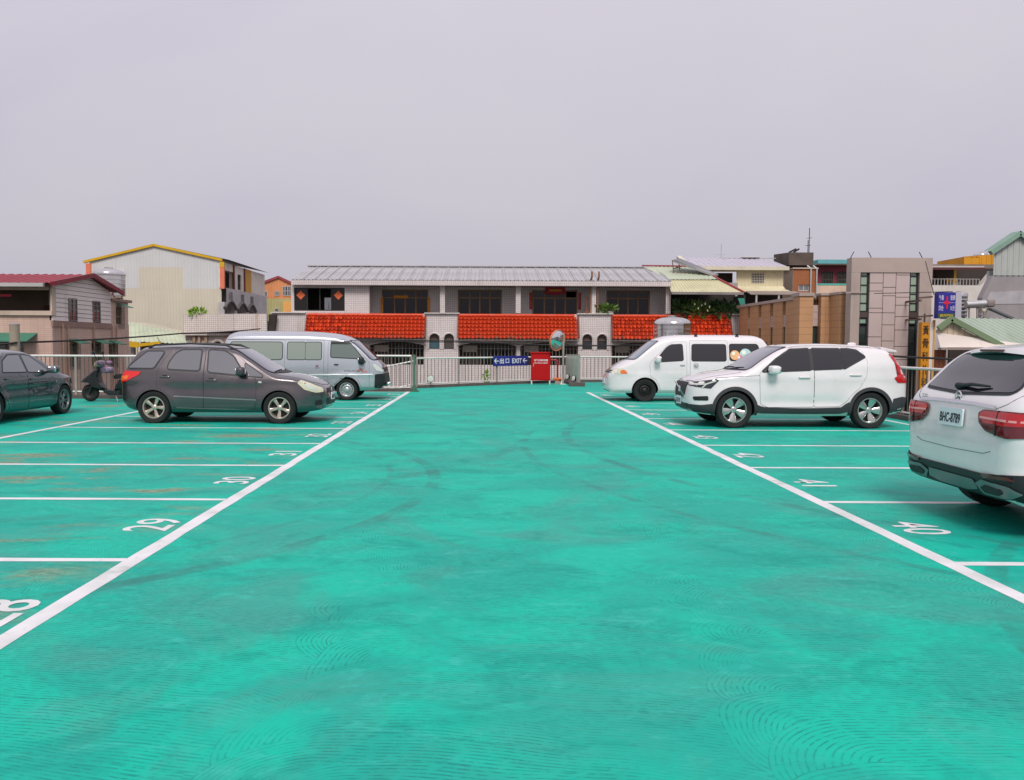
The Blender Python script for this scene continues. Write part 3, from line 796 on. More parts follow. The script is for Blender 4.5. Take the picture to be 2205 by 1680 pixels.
for s, sd in ((-1, 'R'), (1, 'L')):
    door(c, [(-.245, 1.50), (-.245, .30), (.70, .285), (.79, .36), (.79, .88), (.52, 1.26), (.20, 1.475)], sd, P_grey, -.10, .865, P_grey, .215, cup=True)
    door(c, [(-.26, 1.50), (-.26, .30), (-.80, .32), (-.90, .52), (-1.02, .64), (-1.17, .72), (-1.18, 1.04), (-1.05, 1.30), (-.90, 1.47), (-.7, 1.51)], sd, P_grey, -1.02, .925, P_grey, .215, cup=True)
    window(c, [(-.345, 1.455), (-.345, 1.055), (-.97, 1.085), (-.95, 1.20), (-.84, 1.385), (-.72, 1.45)], sd, G_grey, .03)
    window(c, [(-.19, 1.455), (-.165, 1.03), (.505, .965), (.47, 1.08), (.30, 1.32), (.12, 1.43)], sd, G_grey, .03)
    window(c, [(.545, 1.20), (.60, .95), (.92, .93), (.90, .97)], sd, G_grey, .018, r=.03)
    window(c, [(-1.78, 1.10), (-1.25, 1.10), (-1.08, 1.42), (-1.42, 1.42)], sd, G_grey, .025)
    c.patch('tail_lamp', rnd([(-1.965, .80), (-1.93, 1.01), (-1.86, 1.045), (-1.50, 1.03), (-1.53, .97), (-1.80, .84)], .02), sd, .012, M_bred)
    c.patch('indicator', rnd([(-1.95, .83), (-1.93, .935), (-1.74, .955), (-1.78, .88)], .02), sd, .017, M_amber)
    c.patch('headlight', rnd([(1.60, .815), (1.66, .865), (1.84, .80), (2.06, .70), (2.075, .625), (1.95, .615), (1.74, .68)], .03), sd, .010, M_oldlens)
    c.patch('lamp_reflector', rnd([(1.72, .79), (1.80, .785), (1.97, .70), (1.98, .65), (1.82, .69)], .02), sd, .014, M_clear)
    c.line('side_moulding', [(-.84, .545), (.80, .475)], .022, sd, .012, mat('satin_moulding', rgb(150, 146, 148), .35, .6, var=0))
    c.line('sill_line', [(-.80, .315), (.78, .275)], .012, sd, .008, mat('satin_moulding', rgb(150, 146, 148), .35, .6, var=0))
    c.patch('side_indicator', rnd([(.84, .815), (.91, .81), (.91, .845), (.84, .85)], .015), sd, .01, M_clear)
    c.patch('fog_lamp', rnd([(1.93, .36), (2.05, .37), (2.06, .47), (1.94, .46)], .03), sd, .006, M_black)
    mirror(c, .52, 1.045, (.085, .115, .085), mat('grey_mirror_shell', rgb(74, 70, 74), .35, .2, var=.05), s, .06, M_black)
    rail = [(x, s * (c.yside(x, 1.42) - .12), c.ztop(x, c.yside(x, 1.42) - .13) + h) for x, h in ((-1.45, .0), (-1.32, .045), (-.6, .058), (.1, .05), (.30, .0))]
    c.put(MB().tube([tuple(p) for p in rail], .02, 8), 'roof_rail', M_black)
window(c, [(-.70, 1.02), (.70, 1.02), (.60, 1.30), (.52, 1.475), (-.52, 1.475), (-.60, 1.30)], 'F', G_screen, .02, r=.06, name='windscreen')
window(c, [(-.62, 1.10), (.62, 1.10), (.52, 1.44), (-.52, 1.44)], 'B', G_grey, .03, name='rear_window')
c.patch('grille', rnd([(-.36, .69), (.36, .69), (.33, .60), (-.33, .60)], .03), 'F', .006, M_black)
c.patch('lower_grille', rnd([(-.48, .50), (.48, .50), (.44, .36), (-.44, .36)], .03), 'F', .005, M_black)
c.put(MB().lathe([(.035, 0), (.045, .012), (.05, .0)], 16, Matrix.Translation((c.xend(0, .65, 1) + .01, 0, .65)) @ Matrix.Rotation(R(90), 4, 'Y')), 'badge', M_chrome)
plate(c, 1, 0.0, .52, '8868-ZP', None, 0, .36, .15)
plate(c, -1, 0.0, .80, '')
c.line('bonnet_seam', [(1.12, -.70), (1.5, -.70), (1.85, -.60), (2.02, -.38), (2.06, 0), (2.02, .38), (1.85, .60), (1.5, .70), (1.12, .70)], .010, 'T', .002, M_seam)
wiper(c, [(-.55, 1.035), (-.02, 1.06)]); wiper(c, [(.02, 1.03), (.5, 1.07)])
c.put(MB().tube([(-1.35, -.05, c.ztop(-1.35) - .01), (-1.47, -.05, c.ztop(-1.35) + .16)], .006, 5), 'aerial', M_black)
RIM_gold = mat('champagne_alloy', rgb(208, 192, 178), .32, .75, var=.12, scale=12)
c.add_wheels(wheel_maker('sx', .325, .215, .205, (.028, .046, .030, .012), RIM_gold, 5), .765)

# ------------------------------------------------------------------ white crossover SUV (right row)
P_white = paint('white_paint', rgb(226, 219, 219), 0.0, 0.4)
G_dark = glass('dark_tinted_glass', rgb(22, 21, 24), 0.03, 0.5, 0.8, 1.5)
def xc_bump(x, z):
    lo = -.028 * math.exp(-((z - .52) / .07) ** 2) * sstep(-.95, -.6, x) * sstep(.95, .6, x)
    return lo + .012 * math.exp(-((z - .98) / .06) ** 2)
c = Car('suv_car', 'white crossover SUV with black lower cladding facing the aisle in the right row', GROUP_C, (6.12, 17.02, 0), math.pi,
    top=[(-2.17, .80), (-2.14, 1.00), (-2.04, 1.14), (-1.92, 1.36), (-1.74, 1.555), (-1.4, 1.61), (-.6, 1.645), (0, 1.635), (.33, 1.58), (.7, 1.40), (1.08, 1.17), (1.22, 1.115), (1.6, 1.06), (1.95, .98), (2.13, .90), (2.20, .80), (2.235, .60)],
    bot=[(-2.17, .52), (-2.08, .36), (-1.75, .27), (0, .235), (1.6, .24), (2.05, .28), (2.235, .40)],
    plan=[(-2.17, .64), (-2.12, .76), (-2.0, .84), (-1.7, .895), (-1.2, .915), (1.3, .915), (1.7, .89), (1.95, .83), (2.10, .74), (2.19, .62), (2.235, .48)],
    belt=[(-2.2, 1.22), (-1.2, 1.20), (-.8, 1.15), (.8, 1.08), (1.2, 1.04), (2.25, .9)], crown=[(-2.2, .12), (-1.6, .13), (0, .12), (.4, .13), (1.0, .13), (1.3, .13), (2.1, .12), (2.235, .10)],
    tumble=.36, wheels=[(1.351, .352), (-1.351, .352)], arch=.392, paintm=P_white, bump=xc_bump)
for s, sd in ((-1, 'R'), (1, 'L')):
    fw, rw = 1.351, -1.351
    door(c, [(-.215, 1.56), (-.215, .42), (.70, .41), (.845, .47), (.86, 1.06), (.50, 1.36), (.20, 1.555)], sd, P_white, -.02, .99, P_white, .24)
    door(c, [(-.23, 1.56), (-.23, .42), (-.72, .43), (-.86, .52), (-.96, .66), (-1.12, .79), (-1.26, 1.02), (-1.29, 1.30), (-1.20, 1.52), (-1.0, 1.57)], sd, P_white, -1.04, 1.04, P_white, .24)
    window(c, [(.80, 1.095), (.50, 1.34), (.20, 1.515), (-.155, 1.53), (-.155, 1.135)], sd, G_dark, .024, r=.02)
    window(c, [(-.225, 1.53), (-.225, 1.14), (-.77, 1.165), (-.77, 1.53)], sd, G_dark, .024, r=.02)
    window(c, [(-.80, 1.53), (-.80, 1.168), (-.84, 1.17), (-1.25, 1.385), (-1.10, 1.505), (-.95, 1.53)], sd, G_dark, .024, r=.02)
    c.patch('window_band', rnd([(.815, 1.088), (.50, 1.352), (.20, 1.532), (-.95, 1.548), (-1.10, 1.522), (-1.275, 1.385), (-.84, 1.152), (-.155, 1.122)], .02), sd, .0055, M_black)
    # lower cladding: sill, arches, bumper corners
    c.band('sill_cladding', [(x, .235) for x in np.linspace(-.92, .92, 24)], [(x, .425 - .03 * math.cos(x * 1.6) + (.10 * sstep(-.75, -.92, x)) + .04 * sstep(.8, .92, x)) for x in np.linspace(-.92, .92, 24)], sd, .014, M_clad, nw=3)
    for wx in (fw, rw):
        a0, a1 = (-12, 192)
        c.band('wheel_arch_trim', arcpts(wx, .352, .388, a0, a1, 28), arcpts(wx, .352, .452, a0, a1, 28), sd, .018, M_clad)
    c.patch('bumper_cladding', rnd([(-1.77, .33), (-1.80, .58), (-2.0, .62), (-2.165, .60), (-2.165, .42), (-2.05, .34)], .02), sd, .010, M_clad)
    c.patch('bumper_cladding', rnd([(1.74, .27), (1.79, .47), (2.0, .44), (2.20, .45), (2.225, .40), (2.10, .30)], .02), sd, .010, M_clad)
    c.patch('headlight', rnd([(1.66, .925), (1.72, .945), (2.17, .875), (2.18, .80), (1.82, .76)], .02), sd, .008, M_darklens)
    c.line('daytime_light', [(1.72, .915), (1.90, .85), (2.16, .835)], .026, sd, .014, M_clear)
    c.line('daytime_light', [(1.90, .85), (1.98, .775)], .022, sd, .014, M_clear)
    c.patch('fog_lamp_recess', rnd([(1.86, .53), (2.12, .525), (2.14, .60), (1.87, .62)], .03), sd, .008, M_black)
    c.patch('tail_lamp', rnd([(-1.74, 1.44), (-1.80, 1.45), (-2.05, 1.13), (-2.13, .98), (-2.13, .885), (-1.90, .89), (-1.82, .985), (-1.985, 1.06)], .012), sd, .012, M_red)
    mirror(c, .62, 1.135, (.10, .125, .085), P_white, s, .06, M_black)
    c.line('crease_shade', [(.86, 1.02), (1.4, .99), (1.72, .965)], .007, sd, .0015, M_seam)  # dark strip paints the shade along the body crease
    rail = [(x, s * (c.yside(x, 1.52) - .10), c.ztop(x, c.yside(x, 1.52) - .11) + h) for x, h in ((-1.5, .004), (-1.35, .02), (-.6, .024), (.1, .02), (.25, .004))]
    c.put(MB().tube(rail, .014, 6), 'roof_rail', P_white)
window(c, [(-.76, 1.13), (.76, 1.13), (.66, 1.36), (.58, 1.555), (-.58, 1.555), (-.66, 1.36)], 'F', G_screen, .02, r=.05, name='windscreen')
window(c, [(-.62, 1.20), (.62, 1.20), (.54, 1.50), (-.54, 1.50)], 'B', G_dark, .03, name='rear_window')
gp = rnd([(-.44, .865), (.44, .865), (.40, .62), (.30, .565), (-.30, .565), (-.40, .62)], .04)
c.patch('grille_frame', grow(gp, .022), 'F', .006, M_chrome); g = c.patch('grille', gp, 'F', .012, M_black)
xg = c.xend(0, .72, 1) + .02
c.put(MB().lathe([(.048, 0), (.056, .012), (.064, 0)], 20, Matrix.Translation((xg, 0, .72)) @ Matrix.Rotation(R(90), 4, 'Y')), 'badge', M_chrome, g)
c.put(MB().bar((xg + .004, .40, .60), (xg + .004, -.40, .85), .02, .02), 'grille_bar', M_chrome, g)
c.patch('lower_grille', rnd([(-.60, .46), (.60, .46), (.52, .36), (-.52, .36)], .03), 'F', .012, M_black)
c.line('skid_trim', [(-.62, .335), (-.3, .315), (.3, .315), (.62, .335)], .035, 'F', .014, M_alu)
plate(c, 1, 0.0, .50, 'BGZ-9575', None, 0)
plate(c, -1, 0.0, .90, '')
c.line('bonnet_seam', [(1.18, -.74), (1.6, -.74), (1.95, -.68), (2.10, -.52), (2.16, 0), (2.10, .52), (1.95, .68), (1.6, .74), (1.18, .74)], .010, 'T', .002, M_seam)
wiper(c, [(-.6, 1.14), (0.0, 1.17)]); wiper(c, [(.05, 1.135), (.55, 1.17)])
c.put(MB().prism([(-1.68, -.60, 1.585), (-1.98, -.54, 1.515), (-2.0, -.54, 1.47), (-1.72, -.60, 1.49)], (0, 1.16, 0)), 'spoiler', P_white, None, 40, .01)
c.put(MB().sell((-1.35, 0, c.ztop(-1.35) + .02), (.09, .02, .035), .8, .8), 'shark_fin', P_white)
RIM_xc = mat('machined_alloy', rgb(196, 194, 190), .25, .85, var=.12, scale=12)
c.add_wheels(wheel_maker('xc', .358, .242, .225, (.026, .088, .056, .03), RIM_xc, 5), .80)
c.t.scale = (.97, 1, 1)

# ------------------------------------------------------------------ silver van (left row)
P_silver = paint('silver_van_paint', rgb(184, 187, 193), 0.55, 0.28, 0.03)
G_van = glass('van_reflection_glass', rgb(138, 144, 134), 0.08, 0.6)  # pale base colour stands in for the light these windows reflect
c = Car('passenger_van', 'silver passenger van with pale windows parked behind the dark grey crossover', GROUP_C, (-5.20, 24.42, 0), 0.0,
    top=[(-2.30, .85), (-2.28, 1.30), (-2.22, 1.66), (-2.10, 1.88), (-1.9, 1.94), (-1.2, 1.955), (0, 1.95), (.8, 1.90), (1.25, 1.80), (1.45, 1.70), (1.75, 1.44), (2.02, 1.19), (2.14, 1.07), (2.25, .93), (2.31, .72), (2.33, .60)],
    bot=[(-2.30, .55), (-2.25, .40), (-1.9, .30), (0, .27), (1.9, .28), (2.2, .33), (2.33, .42)],
    plan=[(-2.30, .72), (-2.25, .80), (-2.1, .835), (-1.5, .845), (1.3, .845), (1.75, .82), (2.05, .77), (2.2, .70), (2.29, .60), (2.33, .52)],
    belt=[(-2.4, 1.14), (1.2, 1.14), (2.4, .98)], crown=[(-2.3, .18), (-1.9, .20), (0, .20), (1.0, .19), (1.5, .16), (2.1, .14), (2.33, .10)],
    tumble=.13, wheels=[(1.27, .30), (-1.13, .30)], arch=.355, paintm=P_silver, zmid=.7, cat='van',
    bump=lambda x, z: .012 * math.exp(-((z - .71) / .018) ** 2) - .006 * math.exp(-((z - .63) / .05) ** 2))
for s, sd in ((-1, 'R'), (1, 'L')):
    door(c, [(.745, 1.66), (.745, .38), (.92, .38), (.98, .56), (1.12, .68), (1.30, .715), (1.50, .68), (1.62, .56), (1.68, .38), (1.90, .38), (1.90, 1.05), (1.74, 1.28), (1.50, 1.52), (1.32, 1.66)], sd, P_silver, .98, 1.01, M_black, .13)
    if sd == 'R':
        door(c, [(-.48, 1.70), (-.48, .40), (.62, .40), (.62, 1.70)], sd, P_silver, None)
    window(c, [(-2.02, 1.63), (-2.02, 1.15), (-.55, 1.15), (-.55, 1.63)], sd, G_van, .02, r=.08)
    window(c, [(-.40, 1.63), (-.40, 1.15), (.095, 1.15), (.095, 1.63)], sd, G_van, .02, r=.05); window(c, [(.105, 1.63), (.105, 1.15), (.55, 1.15), (.55, 1.63)], sd, G_van, .02, r=.05)
    window(c, [(.83, 1.62), (.83, 1.22), (1.56, 1.19), (1.66, 1.10), (1.80, 1.07), (1.50, 1.45), (1.34, 1.62)], sd, glass('grey_green_glass', rgb(104, 112, 106), .06) if s < 0 else G_van, .025, r=.04)
    c.line('roof_gutter', [(-2.1, 1.705), (1.2, 1.70)], .012, sd, .006, M_seam)
    c.line('side_moulding', [(-1.6, .715), (2.0, .735)], .03, sd, .014, mat('pale_moulding', rgb(214, 216, 216), .4, .2, var=0))
    c.patch('bumper_corner', rnd([(2.06, .74), (2.31, .76), (2.325, .45), (2.2, .34), (2.04, .36)], .03), sd, .012, M_black)
    c.patch('headlight', rnd([(1.98, 1.02), (2.06, 1.03), (2.27, .86), (2.28, .80), (2.10, .84)], .02), sd, .010, M_clear)
    c.patch('tail_lamp', rnd([(-2.30, .80), (-2.30, 1.18), (-2.20, 1.18), (-2.18, .80)], .02), sd, .01, M_red)
    handle(c, .44, .97, M_black, s, .05); c.patch('handle_recess', rnd([(.37, .90), (.51, .90), (.51, 1.06), (.37, 1.06)], .02), sd, .005, M_chrome)
    for q in range(4): c.line('air_vent', [(.645, .57 + q * .03), (.72, .57 + q * .03)], .012, sd, .006, M_alu)
    mirror(c, 1.70, 1.125, (.08, .115, .105), M_black, s, .08)
    c.line('wheel_arch_lip', arcpts(1.27, .30, .362, 0, 180, 24), .02, sd, .004, M_seam)
    c.line('sun_visor', [(.82, 1.63), (1.34, 1.625)], .07, sd, .03, M_black)
window(c, [(-.74, 1.15), (.74, 1.15), (.70, 1.40), (.66, 1.68), (-.66, 1.68), (-.70, 1.40)], 'F', G_screen, .02, r=.06, name='windscreen')
window(c, [(-.62, 1.20), (.62, 1.20), (.60, 1.68), (-.60, 1.68)], 'B', G_van, .02, name='rear_window')
c.patch('grille', rnd([(-.58, .92), (.58, .92), (.54, .80), (-.54, .80)], .03), 'F', .008, M_black)
c.patch('bumper_front', rnd([(-.56, .74), (.56, .74), (.52, .40), (-.52, .40)], .03), 'F', .012, M_black)
b = c.put(MB().sell((2.42, -.48, .47), (.085, .10, .05), .7, .7), 'bumper_lamp', M_chrome)
wiper(c, [(-.6, 1.15), (0, 1.18)]); wiper(c, [(0, 1.15), (.55, 1.18)])
for sd, s in (('R', -1), ('L', 1)):
    for txt, m_, xx, zz, w_, h_ in (('DELICA', mat('dark_decal', rgb(70, 76, 80), .5, var=0), 1.42, .835, .42, .045),):
        me = fit(text_mesh(txt, .1, m_), w_, h_); y = c.yside(xx, zz) + .012
        me.transform(Matrix.Translation((xx, s * y, zz)) @ Matrix.Rotation(0 if s < 0 else math.pi, 4, 'Z') @ UPRIGHT); link_mesh('lettering', me, c.t)
    mo = mat('orange_decal', rgb(226, 92, 52), .5, var=0)
    c.patch('decal', [(1.58, .81), (1.62, .81), (1.72, .90), (1.66, .90)], sd, .012, mo); c.patch('decal', [(1.62, .90), (1.66, .90), (1.76, .80), (1.72, .80)], sd, .014, mo)
    c.patch('decal', [(1.78, .80), (1.86, .80), (1.84, .83), (1.79, .83)], sd, .013, mo)
RIM_steel = mat('silver_steel_rim', rgb(182, 184, 184), .35, .6, var=.12, scale=10)
c.add_wheels(wheel_maker('dl', .302, .20, .19, 'steel', RIM_steel), .745)

# ------------------------------------------------------------------ white van (right row)
c = Car('passenger_van', 'white van with balloon stickers on its rear window behind the white SUV', GROUP_C, (5.82, 24.4, 0), math.pi,
    top=[(-2.30, .85), (-2.27, 1.30), (-2.18, 1.62), (-2.02, 1.83), (-1.8, 1.885), (-1.0, 1.90), (0, 1.90), (.6, 1.87), (.92, 1.78), (1.15, 1.62), (1.45, 1.38), (1.66, 1.22), (1.85, 1.14), (2.05, 1.02), (2.22, .88), (2.32, .74), (2.36, .55)],
    bot=[(-2.30, .50), (-2.2, .34), (-1.8, .26), (0, .24), (1.7, .24), (2.2, .24), (2.36, .32)],
    plan=[(-2.30, .70), (-2.24, .79), (-2.05, .835), (-1.5, .85), (1.4, .85), (1.8, .82), (2.05, .77), (2.22, .68), (2.32, .56), (2.36, .44)],
    belt=[(-2.4, 1.16), (1.0, 1.16), (1.6, 1.08), (2.4, .85)], crown=[(-2.3, .16), (-1.8, .17), (0, .17), (.8, .16), (1.4, .15), (2.1, .16), (2.36, .12)],
    tumble=.17, wheels=[(1.33, .315), (-1.35, .315)], arch=.362, paintm=P_white, zmid=.7, cat='van',
    bump=lambda x, z: .010 * math.exp(-((z - .78) / .03) ** 2))
for s, sd in ((-1, 'R'), (1, 'L')):
    door(c, [(.16, 1.69), (.16, .32), (.90, .32), (.93, .48), (1.02, .62), (1.18, .72), (1.20, 1.08), (1.02, 1.28), (.66, 1.62), (.50, 1.69)], sd, P_white, .28, 1.04, mat('pale_handle', rgb(190, 190, 190), .4, var=0), .14)
    door(c, [(.06, 1.73), (.06, .34), (-1.0, .34), (-1.0, 1.73)], sd, P_white)
    window(c, [(1.02, 1.175), (.72, 1.52), (.60, 1.60), (.28, 1.62), (.26, 1.17), (.93, 1.13)], sd, G_dark, .02, r=.05)
    window(c, [(.08 - .08, 1.62), (.02, 1.155), (-.95, 1.155), (-.95, 1.62)], sd, G_dark, .016, r=.06)
    window(c, [(-1.06, 1.63), (-1.06, 1.17), (-1.95, 1.17), (-1.93, 1.40), (-1.84, 1.63)], sd, G_dark, .016, r=.06)
    for bx, bz, br, bc in ((-1.20, 1.32, .135, rgb(232, 176, 126)), (-1.50, 1.34, .165, rgb(176, 206, 204)), (-1.34, 1.225, .10, rgb(222, 120, 160))):
        bm_ = mat('balloon_%d' % int(bx * -100), bc, .4, var=.1, scale=6)
        st = c.patch('balloon_sticker', [(x, max(z, 1.18)) for x, z in arcpts(bx, bz, br, 0, 345, 23)], sd, .013 + (bx + 1.5) * .01, bm_)
        c.patch('balloon_highlight', arcpts(bx + br * .3, bz + br * .35, br * .36, 0, 345, 15), sd, .017 + (bx + 1.5) * .01, mat('sticker_highlight', rgb(238, 232, 214), .4, var=0), st)
    c.patch('headlight', rnd([(1.86, .86), (1.92, .93), (2.20, .93), (2.27, .86), (2.27, .80), (2.05, .78), (1.88, .79)], .02), sd, .010, M_oldlens)
    c.patch('indicator', rnd([(1.82, .79), (1.85, .85), (1.92, .895), (2.02, .87), (2.01, .79)], .02), sd, .014, M_amber)
    c.patch('tail_lamp', rnd([(-2.30, .82), (-2.29, 1.2), (-2.20, 1.2), (-2.18, .82)], .02), sd, .01, M_red)
    handle(c, -.10, 1.01, mat('pale_handle', rgb(190, 190, 190), .4, var=0), s, .05); c.patch('handle_recess', rnd([(-.17, .92), (-.03, .92), (-.03, 1.10), (-.17, 1.10)], .03), sd, .004, mat('pale_handle', rgb(190, 190, 190), .4, var=0))
    mirror(c, 1.00, 1.20, (.075, .11, .10), P_white, s, .08, M_black)
    for q, tx in enumerate(('USE-GC', '000 L', '2000-2300')):
        me = fit(text_mesh('····' if q else '·····', .1, mat('faint_decal', rgb(150, 152, 152), .6, var=0)), .30 - .06 * q, .012)
        xx, zz = .40, .66 - q * .06; me.transform(Matrix.Translation((xx, s * (c.yside(xx, zz) + .008), zz)) @ Matrix.Rotation(0 if s < 0 else math.pi, 4, 'Z') @ UPRIGHT); link_mesh('decal', me, c.t)
    for x in (-.15, -1.32):
        y = c.yside(x, 1.78) - .10; z = c.ztop(x, y)
        c.put(MB().prism([(x - .06, s * y, z - .01), (x + .06, s * y, z - .01), (x + .03, s * y, z + .05), (x + .035, s * y, z + .09), (x - .02, s * y, z + .09), (x - .03, s * y, z + .04)], (0, .05 * -s, 0)), 'rack_foot', M_black)
    c.line('wheel_arch_lip', arcpts(1.33, .315, .367, 0, 180, 24), .014, sd, .004, M_seam)
window(c, [(-.74, 1.20), (.74, 1.20), (.70, 1.42), (.63, 1.70), (-.63, 1.70), (-.70, 1.42)], 'F', glass('blue_grey_screen', rgb(108, 120, 134), .05, .7), .02, r=.05, name='windscreen')
window(c, [(-.62, 1.20), (.62, 1.20), (.60, 1.66), (-.60, 1.66)], 'B', G_dark, .02, name='rear_window')
c.patch('grille', rnd([(-.50, .88), (.50, .88), (.46, .80), (-.46, .80)], .03), 'F', .008, M_black)
c.patch('fog_lamp', rnd([(.46, .56), (.58, .56), (.58, .46), (.46, .46)], .03), 'F', .008, M_clear)
plate(c, 1, 0, .56, '')
wiper(c, [(-.6, 1.20), (0, 1.24)])
RIM_blk = mat('black_steel_rim', rgb(40, 38, 37), .5, .4, var=.2, scale=10)
c.add_wheels(wheel_maker('wv', .322, .20, .20, 'steel', RIM_blk), .755)

M_satin = mat('satin_silver_trim', rgb(128, 128, 130), .35, .6, var=.1)
M_clad2 = mat('near_black_cladding', rgb(30, 31, 34), .5, var=.15, scale=5)
# ------------------------------------------------------------------ white SUV seen from behind (far right)
c = Car('suv_car', 'white SUV with plate BHC-8789 seen from behind at the right edge', GROUP_C, (6.57, 7.58, 0), 0.0,
    top=[(-2.335, .70), (-2.33, .90), (-2.312, 1.05), (-2.265, 1.15), (-2.13, 1.29), (-1.94, 1.51), (-1.82, 1.59), (-1.45, 1.63), (-.6, 1.665), (0, 1.66), (.40, 1.60), (.8, 1.38), (1.15, 1.18), (1.3, 1.12), (1.7, 1.06), (2.1, .96), (2.25, .86), (2.32, .62)],
    bot=[(-2.335, .50), (-2.26, .33), (-1.9, .25), (0, .22), (1.6, .22), (2.1, .26), (2.32, .38)],
    plan=[(-2.335, .70), (-2.30, .81), (-2.20, .885), (-2.0, .925), (-1.6, .945), (-1.2, .95), (1.3, .95), (1.7, .92), (2.0, .85), (2.2, .72), (2.32, .5)],
    belt=[(-2.4, 1.17), (-1.2, 1.12), (.8, 1.04), (2.4, .9)], crown=[(-2.335, .10), (-2.2, .12), (-1.8, .13), (0, .12), (.4, .13), (1.2, .13), (2.1, .12), (2.32, .10)],
    tumble=.38, wheels=[(1.44, .36), (-1.435, .36)], arch=.40, paintm=P_white, zmid=.62, nexp=3.5,
    bump=lambda x, z: .014 * math.exp(-((z - .84) / .08) ** 2) - .010 * math.exp(-((z - .60) / .06) ** 2))
for s, sd in ((-1, 'R'), (1, 'L')):
    door(c, [(-.22, 1.55), (-.22, .34), (.85, .34), (.90, 1.02), (.52, 1.36), (.25, 1.54)], sd, P_white, -.05, .95, P_white)
    door(c, [(-.235, 1.55), (-.235, .34), (-.85, .34), (-.98, .58), (-1.20, .78), (-1.32, 1.02), (-1.25, 1.40), (-1.0, 1.55)], sd, P_white, -1.08, .97, P_white)
    window(c, [(.80, 1.08), (.50, 1.32), (.24, 1.49), (-.17, 1.51), (-.17, 1.10)], sd, G_dark, .02, M_chrome, r=.03)
    window(c, [(-.24, 1.51), (-.24, 1.10), (-1.10, 1.13), (-1.22, 1.30), (-1.05, 1.50)], sd, G_dark, .02, M_chrome, r=.03)
    window(c, [(-1.25, 1.14), (-1.78, 1.20), (-1.62, 1.42), (-1.25, 1.48)], sd, G_dark, .02, M_chrome, r=.03)
    c.band('lower_cladding', [(x, .25 + .10 * sstep(-1.9, -2.3, x)) for x in np.linspace(-2.28, -1.83, 9)], [(x, .52 + .03 * sstep(-1.9, -2.3, x)) for x in np.linspace(-2.28, -1.83, 9)], sd, .010, M_clad2, nw=4)
    for wx in (1.44, -1.435): c.band('wheel_arch_trim', arcpts(wx, .36, .396, -10, 190, 28), arcpts(wx, .36, .44, -10, 190, 28), sd, .016, M_clad2)
    c.band('sill_cladding', [(x, .225) for x in np.linspace(-1.0, 1.0, 20)], [(x, .34) for x in np.linspace(-1.0, 1.0, 20)], sd, .012, M_clad2)
    c.patch('headlight', rnd([(1.75, .90), (1.82, .93), (2.20, .86), (2.24, .76), (1.95, .74)], .03), sd, .008, M_clear)
    # wrap-round tail lamp, seen from the rear
    q = s
    tl = c.patch('tail_lamp', rnd([(q * .395, 1.03), (q * .46, 1.062), (q * .90, 1.065), (q * .935, 1.01), (q * .935, .865), (q * .78, .845), (q * .52, .885), (q * .42, .95)], .02), 'B', .012, M_dred, step=.03)
    c.patch('lamp_bar', rnd([(q * .42, 1.015), (q * .47, 1.048), (q * .66, 1.052), (q * .66, .95), (q * .50, .95)], .015), 'B', .018, M_red, tl, .03)
    c.patch('lamp_bar', rnd([(q * .672, 1.052), (q * .89, 1.052), (q * .925, 1.0), (q * .925, .95), (q * .672, .945)], .015), 'B', .018, M_red, tl, .03)
    c.line('lamp_strip', [(q * .44, .995), (q * .92, .985)], .018, 'B', .022, M_bred if False else glass('lamp_pale_strip', rgb(228, 150, 150), .1), tl)
    c.line('lamp_seam', [(q * .666, 1.062), (q * .666, .855)], .010, 'B', .020, M_seam, tl)
    mirror(c, .66, 1.13, (.10, .12, .085), P_white, s, .06, M_black)
    rf = c.patch('reflector', rnd([(q * .50, .525), (q * .80, .535), (q * .84, .505), (q * .52, .498)], .008), 'B', .020, M_dred, None, .04)
    # exhaust trim
    c.patch('exhaust_trim', rnd([(q * .38, .425), (q * .50, .475), (q * .80, .46), (q * .87, .405), (q * .78, .355), (q * .47, .345)], .02), 'B', .022, M_satin, None, .04)
    c.patch('exhaust_mouth', rnd([(q * .46, .405), (q * .53, .435), (q * .73, .425), (q * .75, .395), (q * .70, .37), (q * .51, .368)], .015), 'B', .030, M_black, None, .04)
window(c, [(-.69, 1.215), (0, 1.185), (.69, 1.215), (.62, 1.40), (.565, 1.515), (-.565, 1.515), (-.62, 1.40)], 'B', glass('rear_screen', rgb(30, 27, 36), .03, .5, 0.8, 1.5), .022, r=.07, name='rear_window')
c.patch('lower_bumper', rnd([(-.90, .56), (-.5, .52), (.5, .52), (.90, .56), (.90, .36), (.5, .31), (-.5, .31), (-.90, .36)], .03), 'B', .010, M_clad2, None, .05)
c.patch('skid_plate', rnd([(-.36, .455), (.36, .455), (.40, .375), (.22, .345), (-.22, .345), (-.40, .375)], .02), 'B', .020, M_satin, None, .05)
c.line('chrome_strip', [(-.60, 1.085), (-.3, 1.098), (.3, 1.098), (.60, 1.085)], .026, 'B', .018, M_chrome)
tg = [(-.70, 1.03), (-.50, .99), (-.48, .72), (-.60, .61), (.60, .61), (.48, .72), (.50, .99), (.70, 1.03)]
c.line('tailgate_seam', [(-.78, 1.20), (-.70, 1.12), (-.60, 1.075)], .005, 'B', .002, M_seam); c.line('tailgate_seam', [(.78, 1.20), (.70, 1.12), (.60, 1.075)], .005, 'B', .002, M_seam)
c.line('tailgate_seam', [(-.60, .72), (-.50, .692), (0, .68), (.50, .692), (.60, .72)], .004, 'B', .002, M_seam)
plate(c, -1, 0.0, .965, 'BHC-8789', None, R(-4))
zb_ = 1.145; xb_ = c.xend(0, zb_, -1) - .012
MB_ = MB().lathe([(.043, 0), (.049, .010), (.055, 0)], 28, Matrix.Translation((xb_ + .006, 0, zb_)) @ Matrix.Rotation(R(-90), 4, 'Y'))
